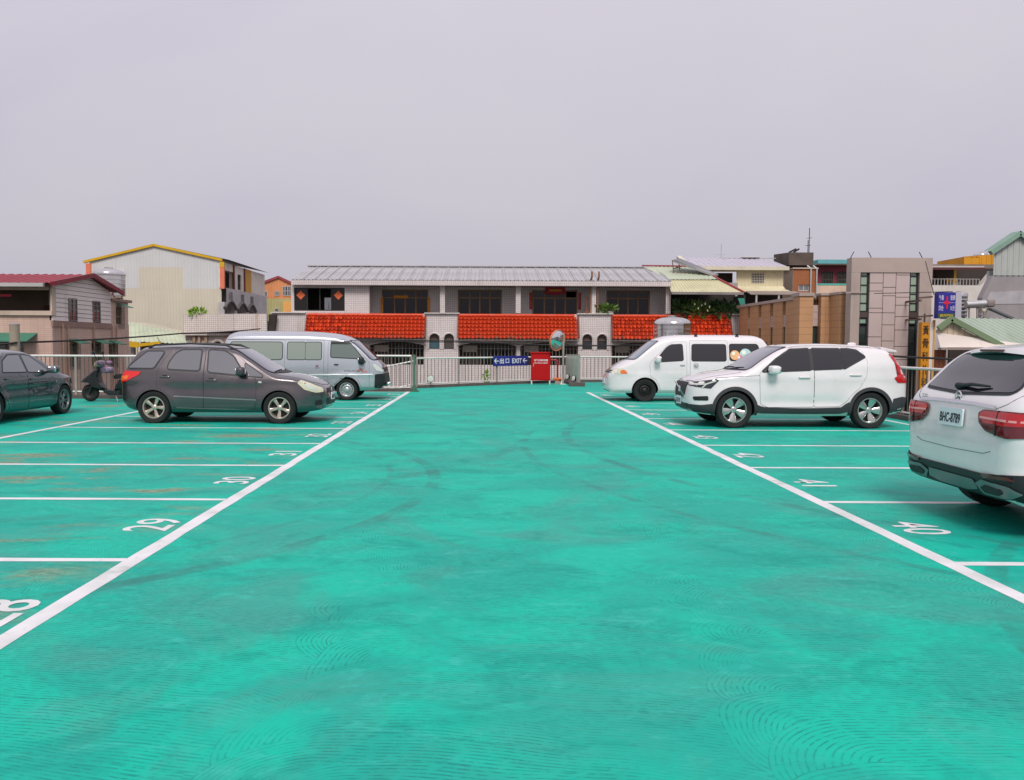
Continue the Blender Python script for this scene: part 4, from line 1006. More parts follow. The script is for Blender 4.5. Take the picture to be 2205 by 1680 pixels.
for a in (90, 210, 330): MB_.bar((xb_, 0, zb_), (xb_, .048 * math.cos(R(a)), zb_ + .048 * math.sin(R(a))), .010, .008)
c.put(MB_, 'badge', M_chrome)
sp = MB(); ys = np.linspace(-.60, .60, 13); sv_ = []
for y in ys:
    k = 1 - (abs(y) / .62) ** 4; e = .05 * (abs(y) / .6) ** 2
    sv_ += [(-1.60, y, 1.617 - e), (-1.77 - .20 * k, y, 1.585 - e), (-1.78 - .21 * k, y, 1.552 - e), (-1.78 - .05 * k, y, 1.512 - e)]
sp.add(sv_, [(i * 4 + j, i * 4 + (j + 1) % 4, i * 4 + 4 + (j + 1) % 4, i * 4 + 4 + j) for i in range(12) for j in range(4)] + [(0, 1, 2, 3), (48, 49, 50, 51)])
spo = c.put(sp, 'spoiler', P_white, None, 50)
c.put(MB().box(-1.998, -.17, 1.556, -1.98, .17, 1.574), 'brake_light', M_dred, spo)
wb = Vector((c.xend(0.10, 1.24, -1) - .03, .10, 1.24))
w2 = Vector((c.xend(-.30, 1.255, -1) - .035, -.34, 1.255))
c.put(MB().sell(wb, (.03, .06, .03), .8, .8).tube([wb, wb + (w2 - wb) * .5 + Vector((-.02, 0, .015)), w2], [.022, .016, .009], 8), 'wiper', M_black)
me = fit(text_mesh('220', .05, M_chrome, .002), .10, .032); me.transform(Matrix.Translation((c.xend(.55, 1.125, -1) - .012, .56, 1.125)) @ Matrix.Rotation(R(-90), 4, 'Z') @ UPRIGHT)
link_mesh('lettering', me, c.t)
window(c, [(-.74, 1.15), (.74, 1.15), (.58, 1.55), (-.58, 1.55)], 'F', G_screen, .02, name='windscreen')
c.add_wheels(wheel_maker('gl', .363, .25, .235, (.02, .035, .026, .02), RIM_xc, 5), .83)

# ------------------------------------------------------------------ dark sedan (left edge)
P_dark = paint('dark_slate_metallic', rgb(70, 76, 84), 0.85, 0.24, 0.04)
c = Car('sedan_car', 'dark slate sedan cut by the left edge, parked along the railing', GROUP_C, (-10.34, 17.40, 0), R(90),
    top=[(-2.28, .75), (-2.22, .95), (-2.1, 1.04), (-1.75, 1.08), (-1.5, 1.12), (-1.1, 1.32), (-.7, 1.43), (-.2, 1.465), (.2, 1.445), (.6, 1.33), (1.05, 1.08), (1.25, 1.0), (1.7, .92), (2.05, .80), (2.22, .68), (2.30, .52)],
    bot=[(-2.28, .45), (-2.1, .28), (0, .19), (1.8, .20), (2.15, .23), (2.30, .34)],
    plan=[(-2.28, .60), (-2.2, .74), (-1.9, .84), (-1.3, .885), (1.2, .885), (1.7, .84), (2.0, .74), (2.2, .58), (2.30, .40)],
    belt=[(-2.3, 1.0), (-1, .99), (.8, .93), (2.3, .75)], crown=[(-2.3, .10), (-1.6, .12), (0, .12), (1, .12), (2.3, .10)],
    tumble=.42, wheels=[(1.35, .325), (-1.35, .325)], arch=.365, paintm=P_dark,
    bump=lambda x, z: .014 * math.exp(-((z - .80) / .05) ** 2) - .010 * math.exp(-((z - .62) / .06) ** 2))
G_sed = glass('blue_grey_side_glass', rgb(66, 72, 78), .03, 1.0, 1.0, 1.9)
for s, sd in ((-1, 'R'), (1, 'L')):
    door(c, [(-.12, 1.37), (-.12, .26), (.80, .26), (.90, .40), (.92, .90), (.52, 1.18), (.25, 1.36)], sd, P_dark, .05, .84, P_dark)
    door(c, [(-.135, 1.37), (-.135, .26), (-.80, .26), (-.95, .50), (-1.12, .70), (-1.14, 1.0), (-.9, 1.25), (-.6, 1.38)], sd, P_dark, -.86, .87, P_dark)
    window(c, [(.78, .96), (.48, 1.16), (.22, 1.31), (-.07, 1.335), (-.07, .985)], sd, G_sed, .022, r=.03)
    window(c, [(-.15, 1.335), (-.15, .99), (-.98, 1.01), (-.82, 1.22), (-.55, 1.33)], sd, G_sed, .022, r=.03)
    c.patch('headlight', rnd([(1.70, .79), (1.80, .82), (2.16, .70), (2.20, .62), (1.9, .66)], .03), sd, .008, M_darklens)
    c.patch('side_marker', rnd([(1.00, .70), (1.03, .80), (.92, .77)], .008), sd, .010, M_chrome)
    c.patch('tail_lamp', rnd([(-1.85, .86), (-1.80, .95), (-2.20, .97), (-2.24, .80)], .02), sd, .008, M_red)
    mirror(c, .66, 1.02, (.09, .12, .08), P_dark, s, .07, M_black)
window(c, [(-.72, 1.03), (.72, 1.03), (.55, 1.38), (-.55, 1.38)], 'F', G_screen, .02, name='windscreen')
window(c, [(-.66, 1.12), (.66, 1.12), (.55, 1.36), (-.55, 1.36)], 'B', G_sed, .02, name='rear_window')
RIM_sed = mat('grey_alloy', rgb(150, 150, 152), .3, .8, var=.1, scale=12)
c.add_wheels(wheel_maker('sd', .328, .225, .21, (.02, 1.014, .045, .012), RIM_sed, 5), .785)
# ------------------------------------------------------------------ buildings: helpers and materials
M_tilew = mat('white_wall_tiles', rgb(226, 217, 214), .45, var=.10, scale=.7, grid=(.105, .105, .022), gridc=rgb(176, 162, 156), streak=True, dirt=rgb(168, 148, 132), world=True)
M_tilew2 = mat('stained_white_wall_tiles', rgb(224, 214, 208), .5, var=.14, scale=.6, grid=(.11, .11, .016), gridc=rgb(168, 146, 132), streak=True, dirt=rgb(150, 108, 64), world=True)
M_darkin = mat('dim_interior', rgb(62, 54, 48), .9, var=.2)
M_wframe = mat('bronze_window_frame', rgb(136, 102, 72), .5, 0.0, var=.15)
M_aframe = mat('dark_window_frame', rgb(44, 44, 46), .5, .3, var=.1)
M_walu = mat('pale_window_frame', rgb(190, 188, 184), .45, .3, var=.1)
G_win = glass('house_window_glass', rgb(36, 32, 30), .06, .35, 0.0)
G_wing = glass('grey_window_glass', rgb(120, 118, 120), .08, .6)
G_green = glass('green_tower_glass', rgb(150, 168, 146), .06, .6)
G_dgreen = glass('deep_green_glass', rgb(40, 66, 60), .06, .6)
def fpx(Y, mid):
    return (lambda px, py=680: at(px, py, Y).x), (lambda py, px=mid: at(px, py, Y).z)
def win(parent, M, x0, x1, z0, z1, y, cols=2, rows=1, fm=None, gm=None, t=.05, d=.06, name='window', trans=None):
    """framed window: frame mesh with every pane a piece of its own; front at local y"""
    fm = fm or M_aframe; gm = gm or G_win
    mb = MB(M)
    xs = [x0 + (x1 - x0) * i / cols for i in range(cols + 1)] if isinstance(cols, int) else cols
    zs = [z0 + (z1 - z0) * i / rows for i in range(rows + 1)] if isinstance(rows, int) else rows
    for i, x in enumerate(xs):
        e = t if 0 < i < len(xs) - 1 else t
        a = x if i == 0 else x - t if i == len(xs) - 1 else x - t / 2
        mb.box(a, y, z0, a + t, y + d, z1)
    for j, z in enumerate(zs):
        a = z if j == 0 else z - t if j == len(zs) - 1 else z - t / 2
        for i in range(len(xs) - 1): mb.box(xs[i] + (t if i == 0 else t / 2), y + .004, a, xs[i + 1] - (t if i == len(xs) - 2 else t / 2), y + d - .004, a + t)
    f = mb.build(name, fm, parent)
    for i in range(len(xs) - 1):
        for j in range(len(zs) - 1):
            MB(M).box(xs[i] + t / 2, y + d * .5, zs[j] + t / 2, xs[i + 1] - t / 2, y + d * .5 + .012, zs[j + 1] - t / 2).build('pane', gm, f)
    return f
def grille(parent, M, x0, x1, z0, z1, y, sp=.12, rails=(.5,), m=None, r=.011, name='grille', top=None):
    mb = MB(M); n = max(2, int((x1 - x0) / sp))
    for i in range(n + 1):
        x = x0 + (x1 - x0) * i / n; zt = top(x) if top else z1
        mb.box(x - r, y, z0, x + r, y + 2 * r, zt)
    for q in rails: mb.box(x0, y - .01, z0 + (z1 - z0) * q - r, x1, y, z0 + (z1 - z0) * q + r)
    return mb.build(name, m or M_balu, parent)
def leaves(n, c, rad, size, m, seed, flat=.5, name='foliage', parent=None, up=.4):
    rs = random.Random(seed); mb = MB()
    for i in range(n):
        while True:
            p = Vector((rs.uniform(-1, 1), rs.uniform(-1, 1), rs.uniform(-1, 1)))
            if p.length < 1 and p.length > .25: break
        q = Vector(c) + Vector((p.x * rad[0], p.y * rad[1], p.z * rad[2]))
        d = (Vector((p.x, p.y, p.z + up)) + Vector((rs.uniform(-.6, .6), rs.uniform(-.6, .6), rs.uniform(-.6, .6)))).normalized()
        s = d.cross(Vector((rs.uniform(-1, 1), rs.uniform(-1, 1), rs.uniform(-1, 1)))).normalized(); L_ = size * rs.uniform(.6, 1.4); w = L_ * rs.uniform(.16, .3)
        up_ = d.cross(s)
        mb.add([q, q + d * L_ * .45 + s * w + up_ * w * .3, q + d * L_, q + d * L_ * .45 - s * w + up_ * w * .3], [(0, 1, 2), (0, 2, 3)])
    return mb.build(name, m, parent, recalc=False)
M_leaf = mat('leaf_green', rgb(92, 122, 48), .6, var=.5, scale=3)
M_leafd = mat('leaf_dark_green', rgb(50, 82, 38), .6, var=.5, scale=3)
M_leafl = mat('leaf_light_green', rgb(126, 164, 44), .6, var=.4, scale=4)

# ------------------------------------------------------------------ tiled row house across the street
YF = 48.0
X, Z = fpx(YF, 1046)
rh = thing('row_house', 'long white tiled row house with grey metal roof and red tile canopies', 'building', (0, YF, GZ))
ztop, zcan, zeave = Z(676), Z(728), Z(615)
M0 = Matrix.Translation((0, YF, 0))
gates = [(795, 913), (987, 1112), (1120, 1245), (1317, 1440), (1448, 1568)]
smalls = [(924, 946), (956, 977), (1254, 1275), (1286, 1307)]
ops = [(X(a), X(b), Z(786), Z(736), .24) for a, b in gates] + [(X(a), X(b), Z(752), Z(719.5), (X(b) - X(a)) / 2 - .01) for a, b in smalls]
MB(M0).wall(X(585), X(1612), GZ, ztop, ops, 0, .28).build('wall', M_tilew, rh)
# ledges, caps and mouldings round the small windows
mb = MB(M0)
for a, b in ((585, 657), (915, 988), (1243, 1318), (1570, 1612)): mb.box(X(a) - .03, -.14, ztop - .001, X(b) + .03, .35, ztop + .06)
mb.build('parapet_cap', mat('pale_coping', rgb(206, 198, 192), .7, var=.15, streak=True), rh)
for a, b in smalls:
    cx = (X(a) + X(b)) / 2; r = (X(b) - X(a)) / 2
    mb = MB(M0); pts = [(cx + (r + .05) * math.cos(R(t)), -.03, Z(719.5) - r + (r + .05) * math.sin(R(t))) for t in range(0, 181, 15)]
    mb.tube([(X(b) + .05, -.03, Z(752))] + pts + [(X(a) - .05, -.03, Z(752))], .045, 6); mb.build('window_surround', M_tilew, rh)
    tealish = a in (924,)
    win(rh, M0, X(a), X(b), Z(752), Z(733), .16, 1, 1, M_aframe, glass('teal_pane_%d' % a, rgb(60, 92, 98) if tealish else rgb(74, 64, 60) if a in (956,) else rgb(34, 32, 32), .1), .04)
    MB(M0).box(X(a), .2, Z(733), X(b), .24, Z(719.5) - .01).build('vent_panel', mat('taupe_vent_panel', rgb(104, 88, 80), .7, var=.15), rh)
for i, (a, b) in enumerate(gates):
    w = (X(b) - X(a)) / 2; cx = (X(a) + X(b)) / 2; rise = .24; rr = (w * w + rise * rise) / (2 * rise); zc = Z(736) - rr
    grille(rh, M0, X(a) + .05, X(b) - .05, Z(786), Z(745), .10, .19, (.42, .86), M_post, .013, 'gate_grille', top=lambda x: zc + math.sqrt(max(0, rr * rr - (x - cx) ** 2)))
    pts = [(cx + (X(b) + .06 - cx) * t, -.02, zc + .05 + math.sqrt(max(0, rr * rr - ((X(b) - cx) * t) ** 2))) for t in np.linspace(-1, 1, 13)]
    MB(M0).tube(pts, .05, 6).build('arch_moulding', M_tilew, rh)
    # what stands behind the grille: door, window, air conditioner
    win(rh, M0, cx - .4, cx + 1.3, Z(800), Z(744), 2.0, 3, 1, M_wframe, G_win)
    MB(M0).box(X(a) + .25, .35, Z(758), X(a) + 1.05, .75, Z(744)).build('air_conditioner', mat('beige_ac', rgb(176, 164, 150), .6, var=.1), rh)
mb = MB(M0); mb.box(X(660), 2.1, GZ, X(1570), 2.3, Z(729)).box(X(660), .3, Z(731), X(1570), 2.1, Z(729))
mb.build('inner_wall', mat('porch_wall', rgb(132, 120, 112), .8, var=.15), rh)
MB(M0).box(X(585), .35, ztop - 1.05, X(1612), 8, ztop - .95).build('balcony_floor', M_conc, rh)
# upper floor
mb = MB(M0); mb.wall(X(627), X(795), ztop + .0, zeave, [(X(633), X(742), Z(671), Z(621))], .02, .2)
mb.box(X(795) - .12, .03, ztop - 1, X(795), 1.5, zeave); mb.box(X(627) - .0, .03, ztop - 1, X(627) + .12, 7, zeave)
mb.build('wall', M_tilew, rh)
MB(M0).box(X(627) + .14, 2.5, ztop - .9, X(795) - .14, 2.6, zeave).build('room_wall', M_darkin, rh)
wl = win(rh, M0, X(633), X(742), Z(671), Z(621), .09, [X(633), X(661), X(688), X(713), X(742)], 1, M_aframe, G_win, .06)
for ch in list(wl.children)[1:3]: bpy.data.objects.remove(ch)      # the sliding panes stand open in the middle
MB(M0).box(X(690), 1.2, ztop - .9, X(705), 1.25, Z(640)).box(X(697), 1.1, ztop - .9, X(699), 1.3, Z(650)).build('cabinet', M_alu, rh)
for a in (647, 728):
    cx, cz, h = X(a), Z(637), .26
    MB(M0).prism([(cx - h, .075, cz), (cx, .075, cz - h), (cx + h, .075, cz), (cx, .075, cz + h)], (0, .008, 0)).build('door_charm', mat('orange_paper', rgb(226, 112, 62), .7, var=.15), rh)
YB = 1.45
XB, ZB = fpx(YF + YB, 1046)
doors = [(822, 922, 4), (985, 1080, 4), (1145, 1243, 4), (1305, 1398, 4)]
dz0 = ztop - .95
mb = MB(M0); mb.wall(XB(790), XB(1443), dz0, zeave + .1, [(XB(a), XB(b), dz0, ZB(624)) for a, b, n in doors], YB, .2); mb.build('back_wall', M_tilew, rh)
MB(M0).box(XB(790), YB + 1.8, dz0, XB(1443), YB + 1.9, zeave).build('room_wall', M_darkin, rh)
for k, (a, b, n) in enumerate(doors):
    zt = ZB(624); zm = ZB(641.5)
    xs = [XB(a) + (XB(b) - XB(a)) * q for q in (0, .27, .5, .73, 1)]
    win(rh, M0, XB(a), XB(b), dz0, zt, YB + .06, xs, [dz0, zm, zt], M_wframe, G_win, .09, .08, 'door_window')
    if k == 2:
        MB(M0).box(xs[1] + .06, YB + .105, dz0, xs[3] - .06, YB + .115, zm - .1).build('door_panel', mat('pale_curtain_door', rgb(150, 138, 130), .6, var=.2), rh)
        MB(M0).box(xs[3] + .05, YB + .10, zm + .06, xs[4] - .09, YB + .112, zt - .08).build('door_panel', G_wing, rh)
    if k == 1:
        MB(M0).box(xs[1] + .06, YB + .105, dz0, xs[3] - .06, YB + .115, zm - .1).build('door_panel', mat('brown_door', rgb(96, 70, 46), .55, var=.25), rh)
# paper charms and couplets
M_gold = mat('gold_paper', rgb(222, 140, 30), .6, var=.3, scale=8); M_redp = mat('red_paper', rgb(176, 34, 60), .7, var=.2)
MB(M0).box(XB(848), YB + .03, ZB(643), XB(878), YB + .05, ZB(637)).build('door_charm', M_gold, rh)
for a in (820, 921): MB(M0).box(XB(a) - .02, YB - .03, ZB(677), XB(a) + .14, YB - .01, ZB(641)).build('couplet', M_gold, rh)
for a in (1140, 1245):
    cp = MB(M0).box(XB(a) - .02, YB - .03, ZB(666), XB(a) + .14, YB - .01, ZB(629)).build('couplet', M_redp, rh)
    mk = MB(M0)
    for q in range(6): mk.box(XB(a) + .03, YB - .036, ZB(633 + q * 5.2), XB(a) + .09, YB - .031, ZB(631 + q * 5.2))
    mk.build('couplet_marks', M_gold, cp)
bn = MB(M0).prism([(XB(1173), YB - .05, ZB(617)), (XB(1216), YB - .05, ZB(617)), (XB(1216), YB - .05, ZB(632)), (XB(1195), YB - .05, ZB(635)), (XB(1173), YB - .05, ZB(632))], (0, .03, 0)).build('door_banner', M_redp, rh)
MB(M0).box(XB(1181), YB - .06, ZB(627), XB(1208), YB - .051, ZB(622)).build('banner_marks', M_gold, bn)
# columns, eave, soffit
for a, b in ((947, 957.5), (1110, 1120.5), (1272, 1282.5), (1433, 1443)):
    MB(M0).box(X(a), .012, ztop + .062, X(b), .3, zeave).build('column', M_tilew, rh)
YE = -.45
XE, ZE = fpx(YF + YE, 1046)
MB(M0).box(XE(627), YE, ZE(615), XE(1443), YE + .25, ZE(604.5)).build('eave_fascia', M_tilew, rh)
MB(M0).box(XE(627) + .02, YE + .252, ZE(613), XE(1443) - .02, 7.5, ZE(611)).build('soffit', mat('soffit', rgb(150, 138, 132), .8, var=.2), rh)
# metal roof of single sheets
yr = 4.3; zr = at(1046, 575.5, YF + yr).z; ze = ZE(604.0); xa, xb = XE(627), XE(1443); npan = 32; pw = (xb - xa) / npan
M_roof = mat('grey_roof_sheet', rgb(176, 174, 174), .5, .15, var=.14, scale=.8, streak=True, dirt=rgb(120, 116, 112))
s = MB(); nn = Vector((0, -(zr - ze), yr - YE)).normalized()
s.corr((0, YE, ze), (pw - .02, YE, ze), (pw - .02, yr, zr), (0, yr, zr), pw / 3, .03, nn, .3)
s.bar((pw - .02, YE, ze + .02), (pw - .02, yr, zr + .02), .05, .07)
pm_ = s.mesh('roof_panel', M_roof)
for i in range(npan): piece('roof_panel', pm_, rh, (xa + i * pw, YF, 0))
MB(M0).bar((xa - .05, yr, zr + .04), (xb + .05, yr, zr + .04), .5, .06).build('ridge_cap', M_roof, rh)
mb = MB(M0); mb.prism([(xa, YE, ze - .02), (xa, yr, zr - .02), (xa, yr + 4.4, ze - .02)], (.1, 0, 0)); mb.prism([(xb - .1, YE, ze - .02), (xb - .1, yr, zr - .02), (xb - .1, yr + 4.4, ze - .02)], (.1, 0, 0))
mb.quad((xa, yr, zr - .01), (xb, yr, zr - .01), (xb, yr + 4.4, ze), (xa, yr + 4.4, ze)); mb.build('gable_end', M_tilew, rh)
MB(M0).box(X(627), 7.4, GZ, X(1612), 7.5, zeave).build('rear_wall', M_tilew, rh)
# red tile canopies
def tile_material():
    m, nt, p = nodes('red_roof_tile'); g = nt.nodes.new('ShaderNodeNewGeometry')
    c_ = mix(nt, g.outputs['Random Per Island'], rgb(140, 34, 10), rgb(218, 68, 20))
    f = noise(nt, g.outputs['Position'], 1.6, 5, .65); c_ = mix(nt, math_(nt, 'MULTIPLY', ramp(nt, f, .55, .75), .7), c_, rgb(120, 50, 40))
    s_ = nt.nodes.new('ShaderNodeSeparateXYZ'); nt.links.new(g.outputs['Position'], s_.inputs[0])
    low = math_(nt, 'MULTIPLY', ramp(nt, noise(nt, g.outputs['Position'], 3.2, 4, .7), .52, .66), ramp(nt, math_(nt, 'MULTIPLY', s_.outputs['Z'], -1.0), -2.35, -2.05))
    c_ = mix(nt, low, c_, rgb(112, 84, 70))
    nt.links.new(c_, p.inputs['Base Color']); p.inputs['Roughness'].default_value = .45
    return m
M_rt = tile_material()
TP, TE = .2245, .245
cy0, cz0 = .0, Z(681); cy1 = -.62; cz1 = at(1046, 729, YF + cy1).z
sl = math.hypot(cy1 - cy0, cz1 - cz0); ang = math.atan2(cz0 - cz1, cy0 - cy1)   # slope rises towards the house
rows = 6; TE = sl / rows
def tile_profile(x):
    t = (x / TP) % 1.0
    return .075 * math.sin(math.pi * (t / .42)) if t < .42 else -.035 * math.sin(math.pi * ((t - .42) / .58))
def tile_geo(mb, ox, oy, oz):
    xs = [TP * q for q in (0, .10, .21, .32, .42, .56, .71, .86, 1.0)]
    d = Vector((0, math.cos(ang), math.sin(ang))); n_ = Vector((0, -math.sin(ang), math.cos(ang))); vs = []
    for e, lift in ((0, .075), (TE * 1.18, .0)):
        for x in xs: vs.append(Vector((ox + x, oy, oz)) + d * e + n_ * (tile_profile(x * .999) + lift))
    for x in xs: vs.append(Vector((ox + x, oy, oz)) + n_ * (tile_profile(x * .999) + lift - .055))
    k = len(xs)
    fs = [(i, i + 1, k + i + 1, k + i) for i in range(k - 1)] + [(2 * k + i, 2 * k + i + 1, i + 1, i) for i in range(k - 1)]
    mb.add(vs, fs)
tm = MB(); tile_geo(tm, 0, 0, 0); tile_me = tm.mesh('tile', M_rt, 50, recalc=False)
ridge_me = MB().tube([(0, 0, 0), (.33, 0, .015)], .10, 8, .085).mesh('ridge_tile', M_rt, 60)
budget = 300; rest = MB(M0)
canopies = [(662, 915), (988, 1243), (1318, 1570)]
for idx in (1, 0, 2):
    a, b = canopies[idx]; x0, x1 = X(a) - .03, X(b) + .03; n = int((x1 - x0) / TP)
    cn = MB(M0).prism([(x0, cy0 + .02, cz0 - .12), (x0, cy1 + .02, cz1 - .06), (x0, cy1 + .02, cz1 - .12), (x0, cy0 + .02, cz1 - .12)], (x1 - x0, 0, 0)).build('canopy', mat('canopy_board', rgb(120, 108, 102), .8, var=.2), rh)
    for k in range(int((x1 - x0) / .3)):
        piece('ridge_tile', ridge_me, cn, M0 @ Vector((x0 + k * .3, cy0 + .02, cz0 + .04 + random.uniform(-.006, .006))))
    edge = MB(M0).tube([(x0, cy0, cz0 + .03), (x0, cy1, cz1 + .05)], .05, 6).tube([(x1, cy0, cz0 + .03), (x1, cy1, cz1 + .05)], .05, 6); edge.build('edge_tiles', mat('edge_tile', rgb(130, 52, 36), .6, var=.3), cn, 60)
    order = [(i, j) for i in range(n) for j in range(rows)] if idx != 0 else [(i, j) for i in reversed(range(n)) for j in range(rows)]
    for (i, j) in order:
        p_ = Vector((x0 + i * TP + random.uniform(-.012, .012), cy1 + math.cos(ang) * TE * j, cz1 + math.sin(ang) * TE * j + random.uniform(-.014, .014)))
        if budget > 0:
            piece('tile', tile_me, cn, M0 @ p_); budget -= 1
        else: tile_geo(rest, *p_)
tag(rest.build('tiles', M_rt, rh, 50, recalc=False), kind='stuff')
# rain pipes and rusty stacks beside the fourth column
for a, m_ in ((1271, mat('rusty_pipe', rgb(150, 110, 88), .7, var=.4)), (1286, mat('rusty_pipe', rgb(150, 110, 88), .7, var=.4))):
    MB(M0).tube([(X(a), -.03, ztop + .05), (X(a), -.03, Z(600)), (X(a), -.45, Z(598)), (X(a), -.45, Z(585))], .055, 8).build('stove_pipe', m_, rh, 60)
MB(M0).lathe([(.26, 0), (.24, .06), (.1, .16), (.07, .3), (.07, .95), (.001, .95)], 14, Matrix.Translation((X(1263), .1, ztop + .06))).build('chimney_pot', mat('rusty_iron', rgb(104, 68, 52), .8, var=.3), rh, 50)
pl = thing('potted_plant', 'small bright green plant on the white pillar between the tile canopies', 'plant', tuple(M0 @ Vector((X(1305), .1, ztop + .06))))
leaves(260, tuple(M0 @ Vector((X(1305), .1, ztop + .28))), (.62, .2, .24), .22, M_leaf, 3, parent=pl)
MB(M0).box(X(1290), -.05, ztop + .06, X(1320), .22, ztop + .2).build('planter', M_conc, pl)

# right end of the row: pale green roof, dark balcony with plants, blind
XR_, ZR_ = fpx(47.2, 1520)
ext = thing('house_extension', 'pale green corrugated roof extension over a dark plant-filled balcony', 'building', (13.0, 48, GZ))
M_pgr = mat('pale_green_sheet', rgb(182, 190, 164), .55, var=.12, scale=.8, streak=True); M_ygr = mat('pale_yellow_sheet', rgb(196, 190, 154), .6, var=.12, scale=.8, streak=True)
A_ = at(1445, 630, 47.0); B_ = at(1600, 631, 47.0); C_ = at(1545, 603, 48.6); D_ = at(1437, 603, 48.6)
MB().corr(A_, B_, C_, D_, .20, .03, (0, -.5, 1)).build('lower_roof_sheet', M_ygr, ext)
E_ = at(1500, 575, 52.4); F_ = at(1382, 573.5, 52.4)
MB().corr(D_ + Vector((0, -.1, .03)), C_ + Vector((0, -.1, .03)), E_, F_, .22, .03, (0, -.5, 1)).build('upper_roof_sheet', M_pgr, ext)
MB().bar(B_ + Vector((.03, 0, .05)), C_ + Vector((.03, 0, .06)), .12, .1).bar(C_ + Vector((.03, 0, .06)), E_ + Vector((.03, 0, .05)), .12, .1).bar(F_ + Vector((0, 0, .04)), E_ + Vector((0, 0, .04)), .25, .08).build('roof_trim', mat('dull_red_trim', rgb(150, 62, 66), .6, var=.15), ext)
MB().bar(A_ + Vector((0, -.03, -.03)), B_ + Vector((0, -.03, -.03)), .1, .14).build('gutter', mat('grey_gutter', rgb(130, 124, 120), .6, var=.2), ext)
x0, x1 = X(1447), X(1606)
MB().box(x0, 50.2, ztop - .95, x1, 50.3, Z(612)).box(x1 - .1, 48.2, ztop - .9, x1, 50.2, Z(632)).build('back_wall', mat('dark_plank', rgb(52, 46, 42), .9, var=.3), ext)
MB().box(x1 - 4, 50.4, GZ, x1 + .2, 55.4, zeave + .4).build('wall', M_conc, ext)
MB().prism([(X(1586), 47.9, Z(640)), (X(1600), 47.9, Z(640)), (X(1606), 47.9, Z(676)), (X(1598), 47.9, Z(676)), (X(1592), 47.9, Z(655))], (0, .06, 0)).build('sun_blind', mat('green_cloth', rgb(56, 140, 120), .8, var=.2), ext)
for i, (px, py, w, h, n_, m_, sd_, lb) in enumerate(((1468, 665, .5, .42, 150, M_leafd, 11, 'tall dark fern at the left of the dark balcony'), (1503, 667, .8, .36, 230, M_leaf, 12, 'white flowered plant in the middle of the dark balcony'), (1556, 668, .9, .36, 260, M_leafd, 13, 'broad dark green fern at the right of the dark balcony'))):
    q = at(px, py, 48.0); p_ = thing('balcony_plant', lb, 'plant', (q.x, 48, ztop))
    leaves(n_, q, (w, .35, h), .34, m_, sd_, parent=p_, up=.7)
    MB().box(q.x - .45, 47.95, ztop - .1, q.x + .45, 48.3, ztop + .16).build('planter', mat('terracotta', rgb(130, 84, 60), .8, var=.2), p_)
    if i == 1:
        fl = MB()
        for (dx, dz) in ((.1, .25), (.3, .32), (.55, .15), (-.3, .3), (.45, -.05), (-.1, .05)): fl.sell((q.x + dx, 47.65, q.z + dz), (.05, .03, .08), 1, 1, 8, 6)
        fl.build('flowers', mat('white_petals', rgb(226, 226, 206), .6, var=0), p_)
# solar frame on the extension roof
sf = thing('solar_water_panel', 'tilted solar panel on a rusty frame over the pale green roof', 'solar panel', tuple(at(1500, 590, 51)))
a1, a2, b1, b2 = at(1447, 560, 50.2), at(1460, 557, 51.6), at(1536, 592, 49.4), at(1546, 590, 50.8)
mb = MB(); mb.prism([a1, b1, b2, a2], (0, 0, -.10)); mb.build('panel', mat('panel_underside', rgb(150, 146, 142), .5, .3, var=.1), sf)
MB().prism([a1 + Vector((.08, .05, .012)), b1 + Vector((-.08, .05, .012)), b2 + Vector((-.08, -.05, .012)), a2 + Vector((.08, -.05, .012))], (0, 0, .01)).build('glass', G_win, sf)
mb = MB()
for p_ in (a1, a2): mb.bar(p_, (p_.x + .1, p_.y, p_.z - .75), .05); mb.bar((p_.x + .1, p_.y, p_.z - .7), (p_.x + 1.7, p_.y, p_.z - .85), .045)
mb.bar(a1 + Vector((.1, 0, -.5)), a2 + Vector((.1, 0, -.5)), .05); mb.build('frame', mat('rusty_frame', rgb(110, 84, 76), .7, var=.3), sf)

# annex at the left of the row
YA = 47.2; XA, ZA = fpx(YA, 480); MA = Matrix.Translation((0, YA, 0))
an = thing('tiled_annex', 'stained white tiled terrace block at the left end of the row house', 'building', (XA(480), YA, GZ))
edges = [390, 413, 441, 468, 503, 574]
for i in range(5):
    dy = (.30, .18, .08, .0, 0)[i]
    MB(MA).box(XA(edges[i]) + .01, dy, ZA(717 - i * .8), XA(edges[i + 1]) - .01, dy + .25, ZA(676 - (1.2, .9, .5, 0, -.5)[i] * -1)).build('parapet_panel', M_tilew2, an)
opsA = [(XA(452), XA(470), ZA(790), ZA(734), .2)]
MB(MA).wall(XA(390), XA(585), GZ, ZA(718), opsA, .6, .3).box(XA(390), .26, ZA(722), XA(576), .9, ZA(717.5)).build('wall', M_tilew2, an)
for a, b in ((408, 414), (420, 425), (434, 440), (478, 486), (498, 506)): MB(MA).box(XA(a), .40, GZ, XA(b), .6, ZA(722)).build('pilaster', mat('stained_plaster', rgb(168, 140, 120), .9, var=.35, scale=2, streak=True, dirt=rgb(110, 70, 44)), an)
cx = XA(461); r = XA(470) - cx
MB(MA).tube([(cx + (r + .08) * math.cos(R(t)), .57, ZA(734) - .25 + (r * .8 + .1) * math.sin(R(t))) for t in range(0, 181, 18)], .09, 6).build('arch_moulding', M_tilew2, an)
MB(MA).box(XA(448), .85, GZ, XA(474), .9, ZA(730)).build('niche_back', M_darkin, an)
MB(MA).box(XA(395), .9, GZ, XA(655), 6, ZA(690)).build('rear_block', M_darkin, an)
